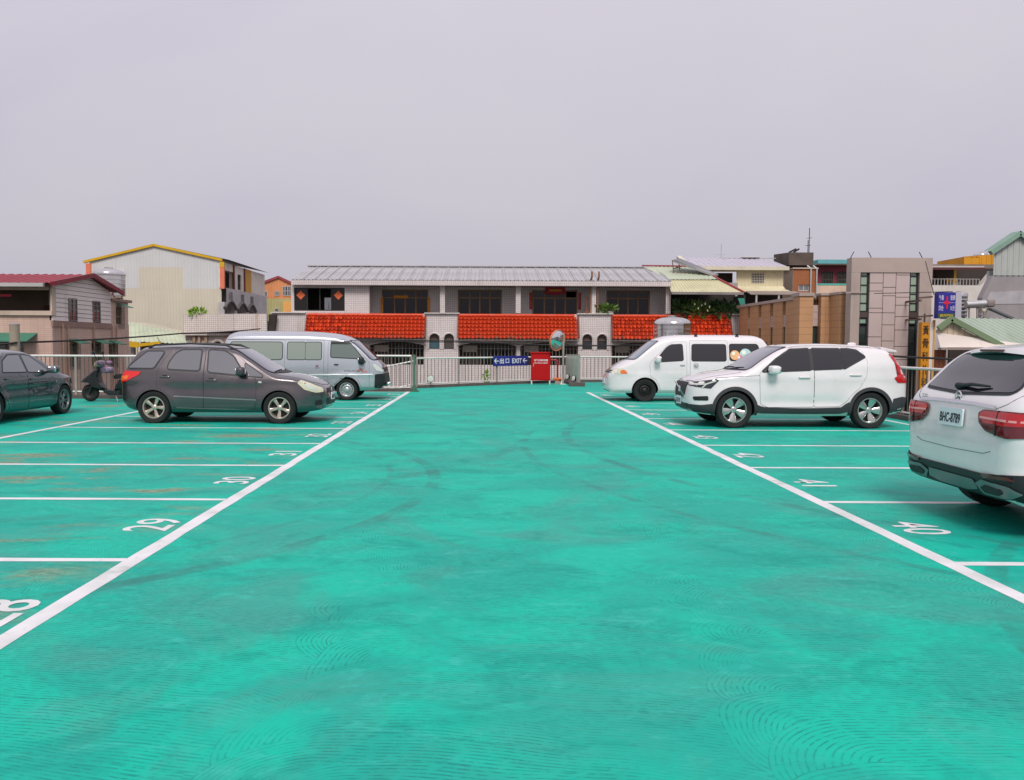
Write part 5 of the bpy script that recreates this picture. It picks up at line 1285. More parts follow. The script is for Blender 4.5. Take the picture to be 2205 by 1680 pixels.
MB(MA).prism([(XA(575), .3, ZA(717)), (XA(586), .3, ZA(717)), (XA(592), .3, ZA(676)), (XA(575), .3, ZA(676))], (0, .3, 0)).build('gap_shade_slab', mat('painted_gap_shade', rgb(60, 52, 48), .9, var=.3), an)  # dark slab added to stand in for the shaded opening beside the parapet
tf = thing('roof_plant', 'bright green tuft growing on the left annex parapet', 'plant', (XA(425), YA, ZA(674)))
leaves(160, at(425, 672, YA + .3), (.45, .2, .16), .2, M_leafl, 5, parent=tf)
# ------------------------------------------------------------------ pinkish house with red roof (far left)
M_pink = mat('pink_brown_wall_tiles', rgb(208, 176, 160), .7, var=.12, scale=.6, grid=(.24, .075, .010), gridc=rgb(168, 138, 124), streak=True, world=True)
M_redroof = mat('red_roof_sheet', rgb(142, 32, 48), .5, var=.12, scale=1.0, streak=True)
M_sid = mat('grey_pink_siding', rgb(228, 215, 209), .7, var=.08, scale=.8, streak=True)
XS = -15.5; YN = 29.95
def z1(x, y): return x * .12889, 568.3 + y * .12889
def side(x, y):
    p_ = atx(*z1(x, y), XS); return p_.y, p_.z
def front(x, y):
    p_ = at(*z1(x, y), YN); return p_.x, p_.z
ph = thing('red_roof_house', 'pinkish tiled house with a red metal gable roof at the left', 'building', (XS - 4, YN + 3, GZ))
MS = Matrix.Translation((XS, 0, 0)) @ Matrix.Rotation(R(90), 4, 'Z')
zsid = side(1000, 950)[1]; yb = side(1845, 700)[0]; yend = side(2150, 900)[0]
ze_ = front(500, 345)[1]; yapex, zapex = side(1440, 190); yback, zback = side(1915, 470)
W1 = [(side(1130, 565), side(1280, 955)), (side(1535, 612), side(1668, 972))]
W2 = [(side(1135, 1310), side(1300, 1720)), (side(1530, 1310), side(1690, 1700)), (side(1820, 1330), side(1930, 1690)), (side(1945, 710), side(2040, 1050))]
def rect(w): return (w[0][0], w[1][0], w[1][1], w[0][1])
# side wall, lower tiles
MB(MS).wall(YN, yend, GZ, zsid, [rect(w) for w in W2[:3]], 0, .15).build('wall', M_pink, ph)
MB(MS).wall(yb, yend, zsid, side(1900, 600)[1], [rect(W2[3])], .02, .15).build('wall', M_pink, ph)
MB(MS).box(yb - .02, -.12, side(1900, 625)[1], yend + .1, 3, side(1900, 580)[1]).build('parapet_cap', mat('brown_coping', rgb(146, 116, 106), .8, var=.15), ph)
MB(MS).box(YN - .02, -.05, zsid - .22, yb, .02, zsid - .02).build('band', mat('brown_coping', rgb(146, 116, 106), .8, var=.15), ph)
# upper siding of single boards
nb = 9; hb = (zapex - zsid) / (nb + 2)
for i in range(nb + 3):
    zb0, zb1 = zsid + i * hb, zsid + (i + 1) * hb - .015
    def rng(z):
        a, b = YN, yb
        if z > ze_: a = YN + (yapex - YN) * (z - ze_) / (zapex - ze_)
        if z > zback - .05: b = yb + (yapex - yb) * (z - zback + .05) / (zapex - zback + .05)
        return a, b
    a0, b0 = rng(zb0); a1, b1 = rng(min(zb1, zapex - .03)); zb1 = min(zb1, zapex - .03)
    if b0 - a0 < .3 or zb1 <= zb0: continue
    segs = [(a0, b0, a1, b1)]
    for w in W1:
        q = rect(w)
        if zb1 > q[2] + .05 and zb0 < q[3] - .05:
            new = []
            for s_ in segs:
                if s_[0] < q[0] and s_[1] > q[1]: new += [(s_[0], q[0] - .02, s_[2], q[0] - .02), (q[1] + .02, s_[1], q[1] + .02, s_[3])]
                else: new.append(s_)
            segs = new
    for s_ in segs: MB(MS).prism([(s_[0], -.03, zb0), (s_[1], -.03, zb0), (s_[3], -.012, zb1), (s_[2], -.012, zb1)], (0, .03, 0)).build('siding_board', M_sid, ph)
MB(MS).prism([(YN, .03, zsid), (yb, .03, zsid), (yb, .03, zback - .1), (yapex, .03, zapex - .06), (YN, .03, ze_ - .04)], (0, .05, 0)).build('backing_wall', mat('siding_gap', rgb(110, 100, 96), .9, var=.1), ph)
for w in W1: 
    q = rect(w); win(ph, MS, q[0], q[1], q[2], q[3], -.045, 2, 4, mat('grey_grille', rgb(128, 122, 120), .6, var=.1), glass('dim_pane', rgb(84, 78, 76), .15), .025)
M_awn = mat('green_awning', rgb(62, 122, 100), .6, var=.15)
for w in W2:
    q = rect(w); win(ph, MS, q[0], q[1], q[2], q[3], .06, 2, 2, M_wframe, G_win, .05)
    grille(ph, MS, q[0] - .03, q[1] + .03, q[2] - .1, q[3], -.10, .10, (.2, .5, .8), mat('dark_green_grille', rgb(86, 92, 78), .6, var=.2), .008)
    MB(MS).prism([(q[0] + .0, .0, q[3] + .14), (q[0] + .0, -.5, q[3] - .02), (q[0] + .0, -.5, q[3] - .05), (q[0] + .0, .0, q[3] + .10)], (q[1] - q[0], 0, 0)).build('awning', M_awn, ph)
for y_ in (side(1020, 900)[0], side(1110, 900)[0], side(1540, 900)[0], side(1850, 900)[0], side(1920, 900)[0]):
    MB(MS).tube([(y_, -.06, GZ), (y_, -.06, zsid - .1)], .03, 6).build('drain_pipe', mat('tan_pipe', rgb(168, 132, 112), .6, var=.15), ph)
# front with the open terrace
x0 = -34.0; opx = front(845, 600)[0]; zo0, zo1 = front(400, 792)[1], front(400, 432)[1]; zb_ = front(400, 345)[1]
MF = Matrix.Translation((0, YN, 0))
lw = front(0, 1500)[0]
opl = (front(-900, 1300)[0], front(395, 1300)[0], front(0, 1560)[1], front(0, 1290)[1])
MB(MF).wall(x0, XS, GZ, zo1 + .12, [(x0 + 2, opx, zo0, zo1), opl], 0, .18).build('front_wall', M_pink, ph)
win(ph, MF, opl[0], opl[1], opl[2], opl[3], .08, 8, 2, M_wframe, G_dgreen, .05)
MB(MF).prism([(opl[0] - .2, 0, opl[3] + .3), (opl[0] - .2, -.7, opl[3] + .02), (opl[0] - .2, -.7, opl[3] - .02), (opl[0] - .2, 0, opl[3] + .26)], (opl[1] - opl[0] + .7, 0, 0)).build('awning', M_awn, ph)
MB(MF).box(x0, -.10, zo0 - .14, XS + .05, .2, zo0 + .02).build('terrace_sill', mat('cream_plaster', rgb(196, 176, 158), .7, var=.12, streak=True), ph)
MB(MF).box(opx, -.03, zo0 + .02, XS + .03, .25, zo1 + .1).build('corner_post', mat('cream_plaster', rgb(196, 176, 158), .7, var=.12), ph)
MB(MF).box(x0, -.05, zo1 + .1, XS + .02, .25, zb_ + .02).build('beam', mat('brown_beam', rgb(150, 122, 104), .8, var=.12), ph)
mb = MB(MF).box(x0, 2.2, zo0 - .5, XS - .1, 2.3, zb_).box(x0, .2, zb_ - .05, XS - .1, 2.3, zb_).box(x0, .2, zo0 - .5, XS - .1, 2.2, zo0 - .4)
mb.build('terrace_wall', mat('terrace_plaster', rgb(120, 100, 84), .8, var=.15), ph)
xd = front(450, 600)[0]
MB(MF).box(xd - .12, 2.05, zo0 - .4, xd + .05, 2.2, zo1).box(front(300, 600)[0], 2.1, front(0, 640)[1], front(430, 600)[0], 2.18, zo1).build('inner_post', mat('cream_plaster', rgb(196, 176, 158), .7, var=.12), ph)
MB(MF).box(front(195, 0)[0], 2.08, zo0 - .4, front(430, 0)[0], 2.19, front(0, 650)[1]).build('inner_door', mat('dark_red_door', rgb(88, 34, 30), .6, var=.3), ph)
MB(MF).box(front(-300, 0)[0], .2, front(0, 540)[1], front(120, 0)[0], .24, front(0, 500)[1]).build('red_sign_board', mat('red_board', rgb(176, 20, 44), .5, var=.1), ph)
# roof
A_, B_ = Vector((x0, YN - .45, ze_ + .02)), Vector((XS + .25, YN - .45, ze_ + .02)); Cc, D_ = Vector((XS + .25, yapex, zapex + .02)), Vector((x0, yapex, zapex + .02))
MB().corr(A_, B_, Cc, D_, .33, .03, (0, -.4, 1)).build('roof_sheet', M_redroof, ph)
MB().corr(D_, Cc, (XS + .25, yback + .2, zback - .02), (x0, yback + .2, zback - .02), .33, .03, (0, .4, 1)).build('roof_sheet', M_redroof, ph)
mb = MB().bar(B_ + Vector((.02, -.02, -.02)), Cc + Vector((.02, 0, -.02)), .1, .16).bar(Cc + Vector((.02, 0, -.02)), (XS + .27, yback + .2, zback - .04), .1, .16); mb.build('verge_trim', mat('dark_red_trim', rgb(128, 26, 40), .5, var=.1), ph)
MB().bar(A_ + Vector((0, -.06, -.06)), B_ + Vector((-.25, -.06, -.06)), .12, .13).build('gutter', M_walu, ph)
# rooftop water tank
def water_tank(label, base, r, h, legs, tilt=0.0, group='stainless steel water tanks', bands=5, ang=0.0):
    t = thing('water_tank', label, 'water tank', base, 0, group)
    M = Matrix.Translation((base[0], base[1], base[2] + legs)) @ Matrix.Rotation(tilt, 4, 'Y')
    prof = [(.001, 0), (r * .96, 0), (r, .03)]
    for i in range(bands):
        z = .06 + (h - .1) * i / bands; d = (h - .1) / bands
        prof += [(r, z), (r, z + d * .72), (r * 1.018, z + d * .80), (r * 1.018, z + d * .92), (r, z + d)]
    MB(M).lathe(prof + [(r, h)], 36).build('shell', M_steel, t, 40)
    MB(M).lathe([(r * 1.03, h - .02), (r * 1.03, h + .02), (r * .99, h + .12 * r), (r * .88, h + .23 * r), (r * .68, h + .32 * r), (r * .40, h + .37 * r), (r * .28, h + .375 * r), (r * .28, h + .45 * r), (r * .1, h + .48 * r), (.001, h + .48 * r)], 36).build('lid', M_steel, t, 40)
    mb = MB(M)
    for i in range(4):
        a = R(45 + 90 * i); mb.bar((r * .8 * math.cos(a), r * .8 * math.sin(a), 0), (r * .85 * math.cos(a), r * .85 * math.sin(a), -legs), .05)
    mb.lathe([(r * .85, -legs * .5), (r * .88, -legs * .5 + .04), (r * .82, -legs * .5 + .04)], 20); mb.build('stand', M_conc if legs < .1 else M_alu, t)
    return t
q = side(1960, 560); tp = atx(*z1(1900, 540), XS - .9)
water_tank('ribbed steel water tank on the roof behind the red gable', (XS - .75, side(1990, 575)[0] + .75, side(1900, 580)[1]), .66, .95, .15)
up = thing('utility_pole', 'short concrete pole standing in front of the pinkish house', 'pole', tuple(at(31, 900, 27)))
b0 = at(33, 870, 27); t0 = at(31, 700.5, 27)
MB().tube([(b0.x, 27, GZ), (t0.x, 27, t0.z)], .20, 14, .15).build('shaft', mat('pole_concrete', rgb(158, 146, 128), .9, var=.2, streak=True), up, 50)
MB().lathe([(.155, 0), (.155, .05), (.001, .09)], 14, Matrix.Translation((t0.x, 27, t0.z))).build('cap', M_conc, up, 50)

# ------------------------------------------------------------------ tall sheet-metal building with yellow trim
YW = 55.0
Xw, Zw = fpx(YW, 335)
def z2(x, y): return x * .2767, 499.4 + y * .2767
wb_ = thing('sheet_metal_building', 'tall white and cream sheet-metal building with yellow roof edge', 'building', (Xw(335), YW, GZ))
M_cream = mat('cream_sheet', rgb(206, 198, 178), .6, var=.06, scale=.5, streak=True, dirt=rgb(170, 158, 130)); M_wsheet = mat('white_sheet', rgb(206, 206, 204), .6, var=.06, scale=.5, streak=True, dirt=rgb(180, 178, 172))
fx = lambda zx: Xw(zx * .2767, 620); fz = lambda zy, zx=1200: at(zx * .2767, 499.4 + zy * .2767, YW).z
xl, xr, xa = fx(700), fx(1722), fx(1205); zl, zrr, za = fz(228, 700), fz(222, 1722), fz(108, 1205)
zA, zB = fz(440), fz(275)
def top(x): return zl + (za - zl) * (x - xl) / (xa - xl) if x < xa else zrr + (za - zrr) * (xr - x) / (xr - xa)
def sheetw(x0, x1, z0, zt0, zt1, m_, nm='wall_sheet'):
    return MB().corr((x0, YW, z0), (x1, YW, z0), (x1, YW, zt1), (x0, YW, zt0), .205, .018, (0, -1, 0), .3).build(nm, m_, wb_)
sheetw(xl, xr, GZ, zA, zA, M_cream); x1_, x2_ = fx(1080), fx(1425)
sheetw(x1_, x2_, zA, zB, zB, M_cream); sheetw(xl, x1_, zA, zB, zB, M_wsheet); sheetw(x2_, xr, zA, zB, zB, M_wsheet)
sheetw(xl, x1_, zB, top(xl), top(x1_), M_wsheet); sheetw(x1_, xa, zB, top(x1_), top(xa), M_wsheet); sheetw(xa, x2_, zB, top(xa), top(x2_), M_wsheet); sheetw(x2_, xr, zB, top(x2_), top(xr), M_wsheet)
MY = mat('yellow_trim', rgb(212, 168, 22), .5, var=.1); MO = mat('salmon_trim', rgb(222, 122, 92), .6, var=.1)
MB().bar((xl - .35, YW - .05, zl - .06), (xa, YW - .05, za + .04), .2, .15).bar((xa, YW - .05, za + .04), (xr + .1, YW - .05, zrr + .02), .2, .15).build('verge_trim', MY, wb_)
MB().box(xr - .05, YW - .12, fz(275, 1722), xr + .22, YW + .1, zrr - .1).build('corner_trim', MY, wb_)
MB().box(xr - .05, YW - .11, zA, xr + .22, YW + .1, fz(275, 1722)).build('corner_trim', MO, wb_)
MB().box(xl - .2, YW - .11, fz(420), xl + .12, YW + .1, zl - .15).build('corner_trim', MO, wb_)
MB().box(fx(875), YW - .2, fz(345), fx(968), YW, fz(310)).build('vent_hood', mat('cream_hood', rgb(196, 188, 164), .6, var=.1), wb_)
MB().box(fx(905), YW - .06, fz(425), fx(968), YW - .036, fz(347)).build('vent_opening', M_darkin, wb_)
YW2 = 65.2; xs_ = xr + .15
MB().quad((xl - .3, YW, zl + .05), (xa, YW, za + .12), (xa, YW2, za + .12), (xl - .3, YW2, zl + .05)).quad((xa, YW, za + .12), (xr + .5, YW, zrr + .05), (xr + .5, YW2, zrr + .05), (xa, YW2, za + .12)).build('roof', mat('grey_sheet_roof', rgb(150, 146, 140), .6, var=.15), wb_)
MSW = Matrix.Translation((xs_, 0, 0)) @ Matrix.Rotation(R(90), 4, 'Z')
def sw(x, y):
    p_ = atx(*z2(x, y), xs_); return p_.y, p_.z
def rc(x0, y0, x1, y1):
    a, b = sw(x0, y0), sw(x1, y1); return (a[0], b[0], b[1], a[1])
zfl = sw(1730, 432)[1]; zft = zrr - .1
o1 = (sw(1732, 0)[0], sw(1812, 0)[0], zfl, sw(1732, 292)[1])
arches = []
for a, b in ((1728, 1812), (1828, 1898), (1908, 1966)): arches.append((sw(a, 600)[0], sw(b, 600)[0], sw(a, 660)[1], sw(1728, 545)[1], .5))
MB(MSW).wall(YW + .05, YW2, zfl, zft, [o1, rc(1848, 330, 1878, 455)], 0, .3).build('upper_side_wall', mat('off_white_plaster', rgb(222, 212, 198), .8, var=.12, streak=True), wb_)
MB(MSW).wall(YW + .05, YW2, GZ, zfl, arches, -.15, .4).build('lower_side_wall', mat('grey_plaster', rgb(188, 182, 180), .85, var=.15, streak=True), wb_)
MB(MSW).box(YW + .1, 1.2, GZ, YW2, 1.3, zft).build('inner_wall', mat('grey_plaster', rgb(188, 182, 180), .85, var=.15), wb_)
q = rc(1848, 330, 1878, 455); win(wb_, MSW, q[0], q[1], q[2], q[3], .1, 2, 2, M_aframe, G_win)
for a in (1815, 1898): MB(MSW).box(sw(a, 300)[0] - .1, -.08, zfl, sw(a, 300)[0] + .1, .05, zft).build('red_post', mat('maroon_paint', rgb(120, 52, 50), .6, var=.1), wb_)
MB(MSW).box(sw(1903, 300)[0], -.04, zfl, sw(1950, 300)[0], .04, zft).build('yellow_panel', mat('ochre_sheet', rgb(204, 146, 32), .6, var=.15), wb_)
for o_ in arches:
    cx = (o_[0] + o_[1]) / 2; w = (o_[1] - o_[0]) / 2 + .1
    MB(MSW).tube([(cx + w * t, -.2, o_[3] - .5 * t * t + .12) for t in np.linspace(-1, 1, 9)], .11, 6).box(cx - .12, -.3, o_[3] + .05, cx + .12, -.15, o_[3] + .7).build('arch_moulding', mat('dark_grey_stone', rgb(108, 102, 102), .8, var=.2), wb_)

# ------------------------------------------------------------------ green roofed shed in front of it
YG = 43.5
gs = thing('shed', 'low shed with pale green sheet roof and yellow eave beam', 'shed', tuple(at(330, 760, YG)))
gs.location.z = GZ; WM[gs] = Matrix.Translation(gs.location)
A_, B_, Cc, D_ = at(276, 735, YG), at(404, 741, YG + 1), at(396, 727, YG + 3.2), at(275, 693, YG + 3.2)
MB().corr(A_, B_, at(392, 718, YG + 3.2), D_, .22, .03, (0, -.4, 1)).build('roof_sheet', mat('faded_green_sheet', rgb(186, 194, 164), .6, var=.16, scale=.6, streak=True), gs)
MB().corr(D_ + Vector((0, .05, -.02)), at(392, 718, YG + 3.2) + Vector((0, .05, -.02)), at(392, 712, YG + 6), at(330, 697, YG + 6), .22, .03, (0, .1, 1)).build('roof_sheet', mat('cream_roof_sheet', rgb(206, 198, 176), .6, var=.1), gs)
MB().bar(A_ + Vector((0, -.05, -.12)), at(298, 738, YG) + Vector((0, 0, -.12)), .1, .28).bar(at(298, 739, YG) + Vector((0, 0, -.1)), at(345, 738, YG), .08, .16).build('eave_beam', MY, gs)
p0 = at(283, 760, YG + .4)
MB().box(p0.x - .15, YG + .3, GZ, p0.x + .15, YG + .6, A_.z - .1).build('post', M_conc, gs)
MB().box(p0.x, YG + 1.6, GZ, at(400, 760, YG + 1.6).x, YG + 1.7, A_.z).build('wall', mat('shed_wall', rgb(110, 100, 92), .9, var=.25), gs)
grille(gs, Matrix.Identity(4), p0.x + .2, at(340, 760, YG).x, A_.z - 1.6, A_.z - .25, YG + .7, .14, (.3, .7), M_aframe, .012)

# ------------------------------------------------------------------ orange gabled house further back
YO = 72.0
Xo, Zo = fpx(YO, 590)
oh = thing('orange_house', 'small orange gabled house with yellow-green lower sheets behind the row', 'building', (Xo(590), YO, GZ))
M_or = mat('weathered_orange_sheet', rgb(214, 142, 92), .6, var=.18, scale=.6, streak=True, dirt=rgb(150, 92, 62)); M_yg = mat('yellow_green_sheet', rgb(178, 172, 118), .6, var=.12, scale=.6, streak=True)
xl, xr, xa = Xo(546, 640), Xo(640, 640), Xo(600, 640); zm = Zo(643)
def ot(x): return Zo(618.5, 550) + (Zo(598) - Zo(618.5, 550)) * (x - xl) / (xa - xl) if x < xa else Zo(598) + (Zo(608) - Zo(598)) * (x - xa) / (Xo(622) - xa)
MB().corr((xl, YO, GZ), (xr, YO, GZ), (xr, YO, zm), (xl, YO, zm), .26, .03, (0, -1, 0)).build('wall_sheet', M_yg, oh)
for a, b in ((xl, xa), (xa, xr)): MB().corr((a, YO, zm), (b, YO, zm), (b, YO, ot(b)), (a, YO, ot(a)), .26, .03, (0, -1, 0)).build('wall_sheet', M_or, oh)
MB().bar((xl - .1, YO - .06, ot(xl) + .05), (xa, YO - .06, ot(xa) + .06), .16, .2).bar((xa, YO - .06, ot(xa) + .06), (xr, YO - .06, ot(xr) + .05), .16, .2).build('verge_trim', mat('dull_red_trim', rgb(150, 62, 66), .6, var=.15), oh)
MB().quad((xl - .2, YO, ot(xl)), (xa, YO, ot(xa) + .03), (xa, YO + 9, ot(xa) + .03), (xl - .2, YO + 9, ot(xl))).quad((xa, YO, ot(xa) + .03), (xr, YO, ot(xr)), (xr, YO + 9, ot(xr)), (xa, YO + 9, ot(xa) + .03)).build('roof', M_redroof, oh)
MO_ = Matrix.Translation((0, YO, 0))
for (a, b, c_, d_, n, r_) in ((557, 577, 639, 627, 3, 1), (592, 602, 637, 626.5, 2, 1), (609, 630, 637, 616, 4, 2), (552, 569, 672, 664, 2, 1), (591, 600, 672, 664, 1, 1)):
    win(oh, MO_, Xo(a), Xo(b), Zo(c_), Zo(d_), -.06, n, r_, M_walu, G_wing, .06)
MB(MO_).box(Xo(612), -.4, Zo(675), Xo(632), -.04, Zo(650)).build('orange_canopy', mat('light_orange', rgb(232, 168, 90), .6, var=.1), oh)
# ------------------------------------------------------------------ cream sheet-metal house (right of the row)
YC = 60.0
Xc, Zc = fpx(YC, 1590); MC = Matrix.Translation((0, YC, 0))
ch = thing('cream_house', 'cream sheet-metal house with lilac grey roof and a grid window', 'building', (Xc(1590), YC, GZ))
M_crm = mat('cream_wall_sheet', rgb(208, 198, 164), .6, var=.08, scale=.5, streak=True, dirt=rgb(150, 132, 96))
o_dark = (Xc(1530), Xc(1583), Zc(612), Zc(585.5))
xl, xr = Xc(1488), Xc(1684)
for a, b, z0, z1_ in ((xl, o_dark[0], Zc(618), Zc(577)), (o_dark[0], o_dark[1], Zc(618), o_dark[2]), (o_dark[0], o_dark[1], o_dark[3], Zc(577)), (o_dark[1], Xc(1615), Zc(618), Zc(577)), (Xc(1615), Xc(1643), Zc(618), Zc(610)), (Xc(1615), Xc(1643), Zc(588), Zc(577)), (Xc(1643), xr, Zc(618), Zc(577))):
    MB(MC).corr((a, 0, z0), (b, 0, z0), (b, 0, z1_), (a, 0, z1_), .26, .03, (0, -1, 0), .3).build('wall_sheet', M_crm, ch)
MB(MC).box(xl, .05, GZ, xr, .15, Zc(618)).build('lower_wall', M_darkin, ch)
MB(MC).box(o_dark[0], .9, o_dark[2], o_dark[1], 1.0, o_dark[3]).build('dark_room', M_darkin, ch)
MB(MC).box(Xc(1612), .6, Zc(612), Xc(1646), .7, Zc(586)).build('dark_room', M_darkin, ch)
win(ch, MC, Xc(1615), Xc(1643), Zc(610), Zc(588), -.04, 8, 4, mat('white_window_bars', rgb(206, 200, 186), .6, var=.05), G_win, .03)
yr_ = 5.0; A_, B_ = Vector((Xc(1478), YC - .5, Zc(576))), Vector((Xc(1690), YC - .5, Zc(576))); Cc, D_ = at(1650, 556.5, YC + yr_), at(1462, 555, YC + yr_)
MB().corr(A_, B_, Cc, D_, .4, .04, (0, -.4, 1)).build('roof_sheet', mat('lilac_grey_sheet', rgb(182, 176, 186), .55, var=.08, streak=True), ch)
MB().bar(A_ + Vector((0, -.05, -.1)), B_ + Vector((0, -.05, -.1)), .12, .26).bar(A_ + Vector((-.05, 0, -.05)), D_ + Vector((-.05, 0, 0)), .3, .3).build('fascia', mat('cream_fascia', rgb(212, 204, 180), .6, var=.08, streak=True), ch)
MB(MC).quad((xl, YC * 0 + .04, GZ), (xr, .04, GZ), (xr, 10, GZ), (xl, 10, GZ)).box(xl, .16, GZ, xl + .2, 10, Zc(577)).box(xr - .2, .16, GZ, xr, 10, Zc(577)).build('side_wall', M_crm, ch)
# swept cream canopy and awning below
pts = [(0, Zc(616)), (-.25, Zc(622)), (-.8, Zc(628)), (-1.3, Zc(631))]
mb = MB(MC)
for (ya, za_), (yb_, zb2) in zip(pts[:-1], pts[1:]): mb.quad((Xc(1570), ya, za_), (Xc(1684), ya, za_), (Xc(1684) + (-yb_) * .3, yb_, zb2), (Xc(1570), yb_, zb2))
mb.build('curved_canopy', mat('cream_canopy', rgb(212, 202, 168), .6, var=.12, streak=True, dirt=rgb(160, 140, 96)), ch)
MB(MC).prism([(Xc(1592), -1.3, Zc(629)), (Xc(1695), -1.3, Zc(629)), (Xc(1706), -2.6, Zc(637.5)), (Xc(1590), -2.6, Zc(637.5))], (0, 0, -.06)).build('awning', mat('grey_brown_awning', rgb(140, 126, 116), .7, var=.15), ch)
for a in (1603, 1649, 1689): MB(MC).tube([(Xc(a), -2.5, GZ), (Xc(a), -2.5, Zc(638))], .07, 8).build('awning_post', M_walu, ch)
dv = thing('roof_dish', 'white oval dish with an aerial lying on the lilac grey roof', 'roof fitting', tuple(at(1614, 553.5, YC + 4)))
q = at(1614, 554.5, YC + 4.6)
MB().sell(q, (.75, .4, .10), 1, 1, 20, 8).bar(q + Vector((-2.2, 0, -.05)), q + Vector((2.0, 0, -.05)), .08, .06).build('dish', M_walu, dv, 60)
MB().tube([q + Vector((-2.2, 0, -.1)), q + Vector((-2.2, 0, 1.0))], .03, 5).bar(q + Vector((-2.6, 0, .2)), q + Vector((-1.9, 0, .25)), .03).build('aerial', M_alu, dv)

# ------------------------------------------------------------------ brown tiled block under a black-streaked water tower
YT = 62.0; Xt, Zt = fpx(YT, 1720); MT = Matrix.Translation((0, YT, 0))
bt = thing('brown_tiled_house', 'brown tiled house carrying a black-stained concrete water tower', 'building', (Xt(1720), YT, GZ))
M_brown = mat('brown_wall_tiles', rgb(164, 98, 56), .6, var=.12, grid=(.22, .09, .01), gridc=rgb(130, 78, 48), world=True)
M_beige = mat('beige_plaster', rgb(196, 180, 164), .8, var=.12, streak=True)
wn_ = (Xt(1717), Xt(1741), Zt(627), Zt(613))
MB(MT).wall(Xt(1705), Xt(1756), GZ, Zt(579), [wn_], 0, .2).build('wall', M_brown, bt)
win(bt, MT, wn_[0], wn_[1], wn_[2], wn_[3], .08, 2, 1, M_walu, G_wing, .08)
MB(MT).prism([(Xt(1705), .02, GZ), (Xt(1705), .02, Zt(579)), (at(1685, 585, YT + 3).x, 3, Zt(579)), (at(1685, 585, YT + 3).x, 3, GZ)], (.01, .2, 0)).build('side_wall', M_beige, bt)
MB(MT).box(Xt(1703), -.12, Zt(579), Xt(1758), 6, Zt(576.5)).build('coping', M_beige, bt)
M_sooty = mat('black_stained_concrete', rgb(92, 80, 72), .9, var=.3, scale=1.0, streak=True, dirt=rgb(26, 22, 22), bump=.3, bscale=8)
a_, b_ = Xt(1697), Xt(1750); h0, h1 = Zt(570.5), Zt(543)
MB(MT).prism([(a_, .2, h0), (b_, .2, h0), (b_, 5, h0), (at(1670, 560, YT + 4).x, 4.5, h0 + .3)], (0, 0, h1 - h0)).build('water_tower', M_sooty, bt)
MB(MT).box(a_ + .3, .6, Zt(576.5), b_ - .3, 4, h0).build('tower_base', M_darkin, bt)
for a in (1742, 1754.5): MB(MT).tube([(Xt(a), -.1, GZ), (Xt(a), -.1, Zt(578)), (Xt(a) - .2, .1, Zt(572))], .06, 8).build('drain_pipe', M_walu, bt)
aer = MB(MT)
for (px, h) in ((1749, 1.9), (1746.5, 1.0)): aer.tube([(Xt(px), 1, h1), (Xt(px), 1, h1 + h)], .03, 5); aer.bar((Xt(px) - .2, 1, h1 + h * .6), (Xt(px) + .2, 1, h1 + h * .62), .03)
for (px, l) in ((1709, .5), (1717, .4)): aer.bar((Xt(px) - l * .5, .6, h1 + .05), (Xt(px) + l * .5, .6, h1 + .3), .16, .12)
aer.build('aerial', M_aframe, bt)

# ------------------------------------------------------------------ maroon house with teal roof edge
YM = 67.0; Xm, Zm = fpx(YM, 1785); MM = Matrix.Translation((0, YM, 0))
mh = thing('maroon_house', 'maroon upper floor with barred windows under a teal roof edge', 'building', (Xm(1785), YM, GZ))
o1, o2 = (Xm(1767), Xm(1790), Zm(610), Zm(585)), (Xm(1799), Xm(1830), Zm(610), Zm(585))
MB(MM).wall(Xm(1750), Xm(1832), Zm(611), Zm(570), [o1, o2], 0, .2).build('wall', mat('maroon_wall', rgb(116, 30, 46), .6, var=.15), mh)
for o_ in (o1, o2):
    win(mh, MM, *o_[:2], o_[2], o_[3], .1, 2, 1, M_aframe, G_win); grille(mh, MM, o_[0], o_[1], o_[2], o_[3], -.06, .11, (.3, .7), M_balu, .014)
MB(MM).box(Xm(1748), -.9, Zm(570), Xm(1832), 6, Zm(561.5)).build('roof_edge', mat('teal_paint', rgb(96, 168, 172), .6, var=.1), mh)
MB(MM).box(Xm(1748), -.85, Zm(571.5), Xm(1832), -.1, Zm(570.2)).build('soffit', M_beige, mh)
MB(MM).box(Xm(1750), -.3, Zm(615), Xm(1832), -.02, Zm(611)).build('teal_band', mat('teal_band_paint', rgb(84, 172, 156), .6, var=.15), mh)
MB(MM).box(Xm(1750), -.28, GZ, Xm(1832), -.02, Zm(615.2)).build('lower_wall', mat('peach_plaster', rgb(220, 190, 166), .8, var=.15, streak=True), mh)

# ------------------------------------------------------------------ modern clinic: brown fins and grey stone tower
cl = thing('clinic_building', 'modern clinic with brown tiled fins and a grey stone glass-striped tower', 'building', (16.5, 36, GZ))
M_fin = mat('ochre_brown_fin_tiles', rgb(198, 150, 108), .6, var=.10, scale=.8, grid=(1.2, .30, .014), gridc=rgb(140, 104, 78), world=True)
M_stone = mat('grey_pink_stone', rgb(176, 158, 148), .75, var=.12, scale=.7, streak=True, dirt=rgb(120, 104, 92), bump=.15, bscale=30)
M_panel = mat('pale_stone_panel', rgb(190, 170, 164), .6, var=.07, scale=.9, streak=True, dirt=rgb(168, 146, 138))
def z5(x, y): return 1584.2 + .123 * x, 533.8 + .123 * y
XV = 14.2
def sv(x, y):
    p_ = atx(*z5(x, y), XV); return p_.y, p_.z
zf = sv(1100, 900)[1]; zc_ = sv(1100, 852)[1]
fins = [(60, 205), (240, 390), (440, 590), (645, 810), (865, 1060)]
for a, b in fins:
    ya, yb_ = sv(a, 1200)[0], sv(b, 1200)[0]
    MB().box(XV, yb_, GZ, XV + 1.2, ya, zf).build('fin', M_fin, cl)
ys_ = [sv(q, 1200)[0] for q in (20, 425, 625, 855, 1105)]
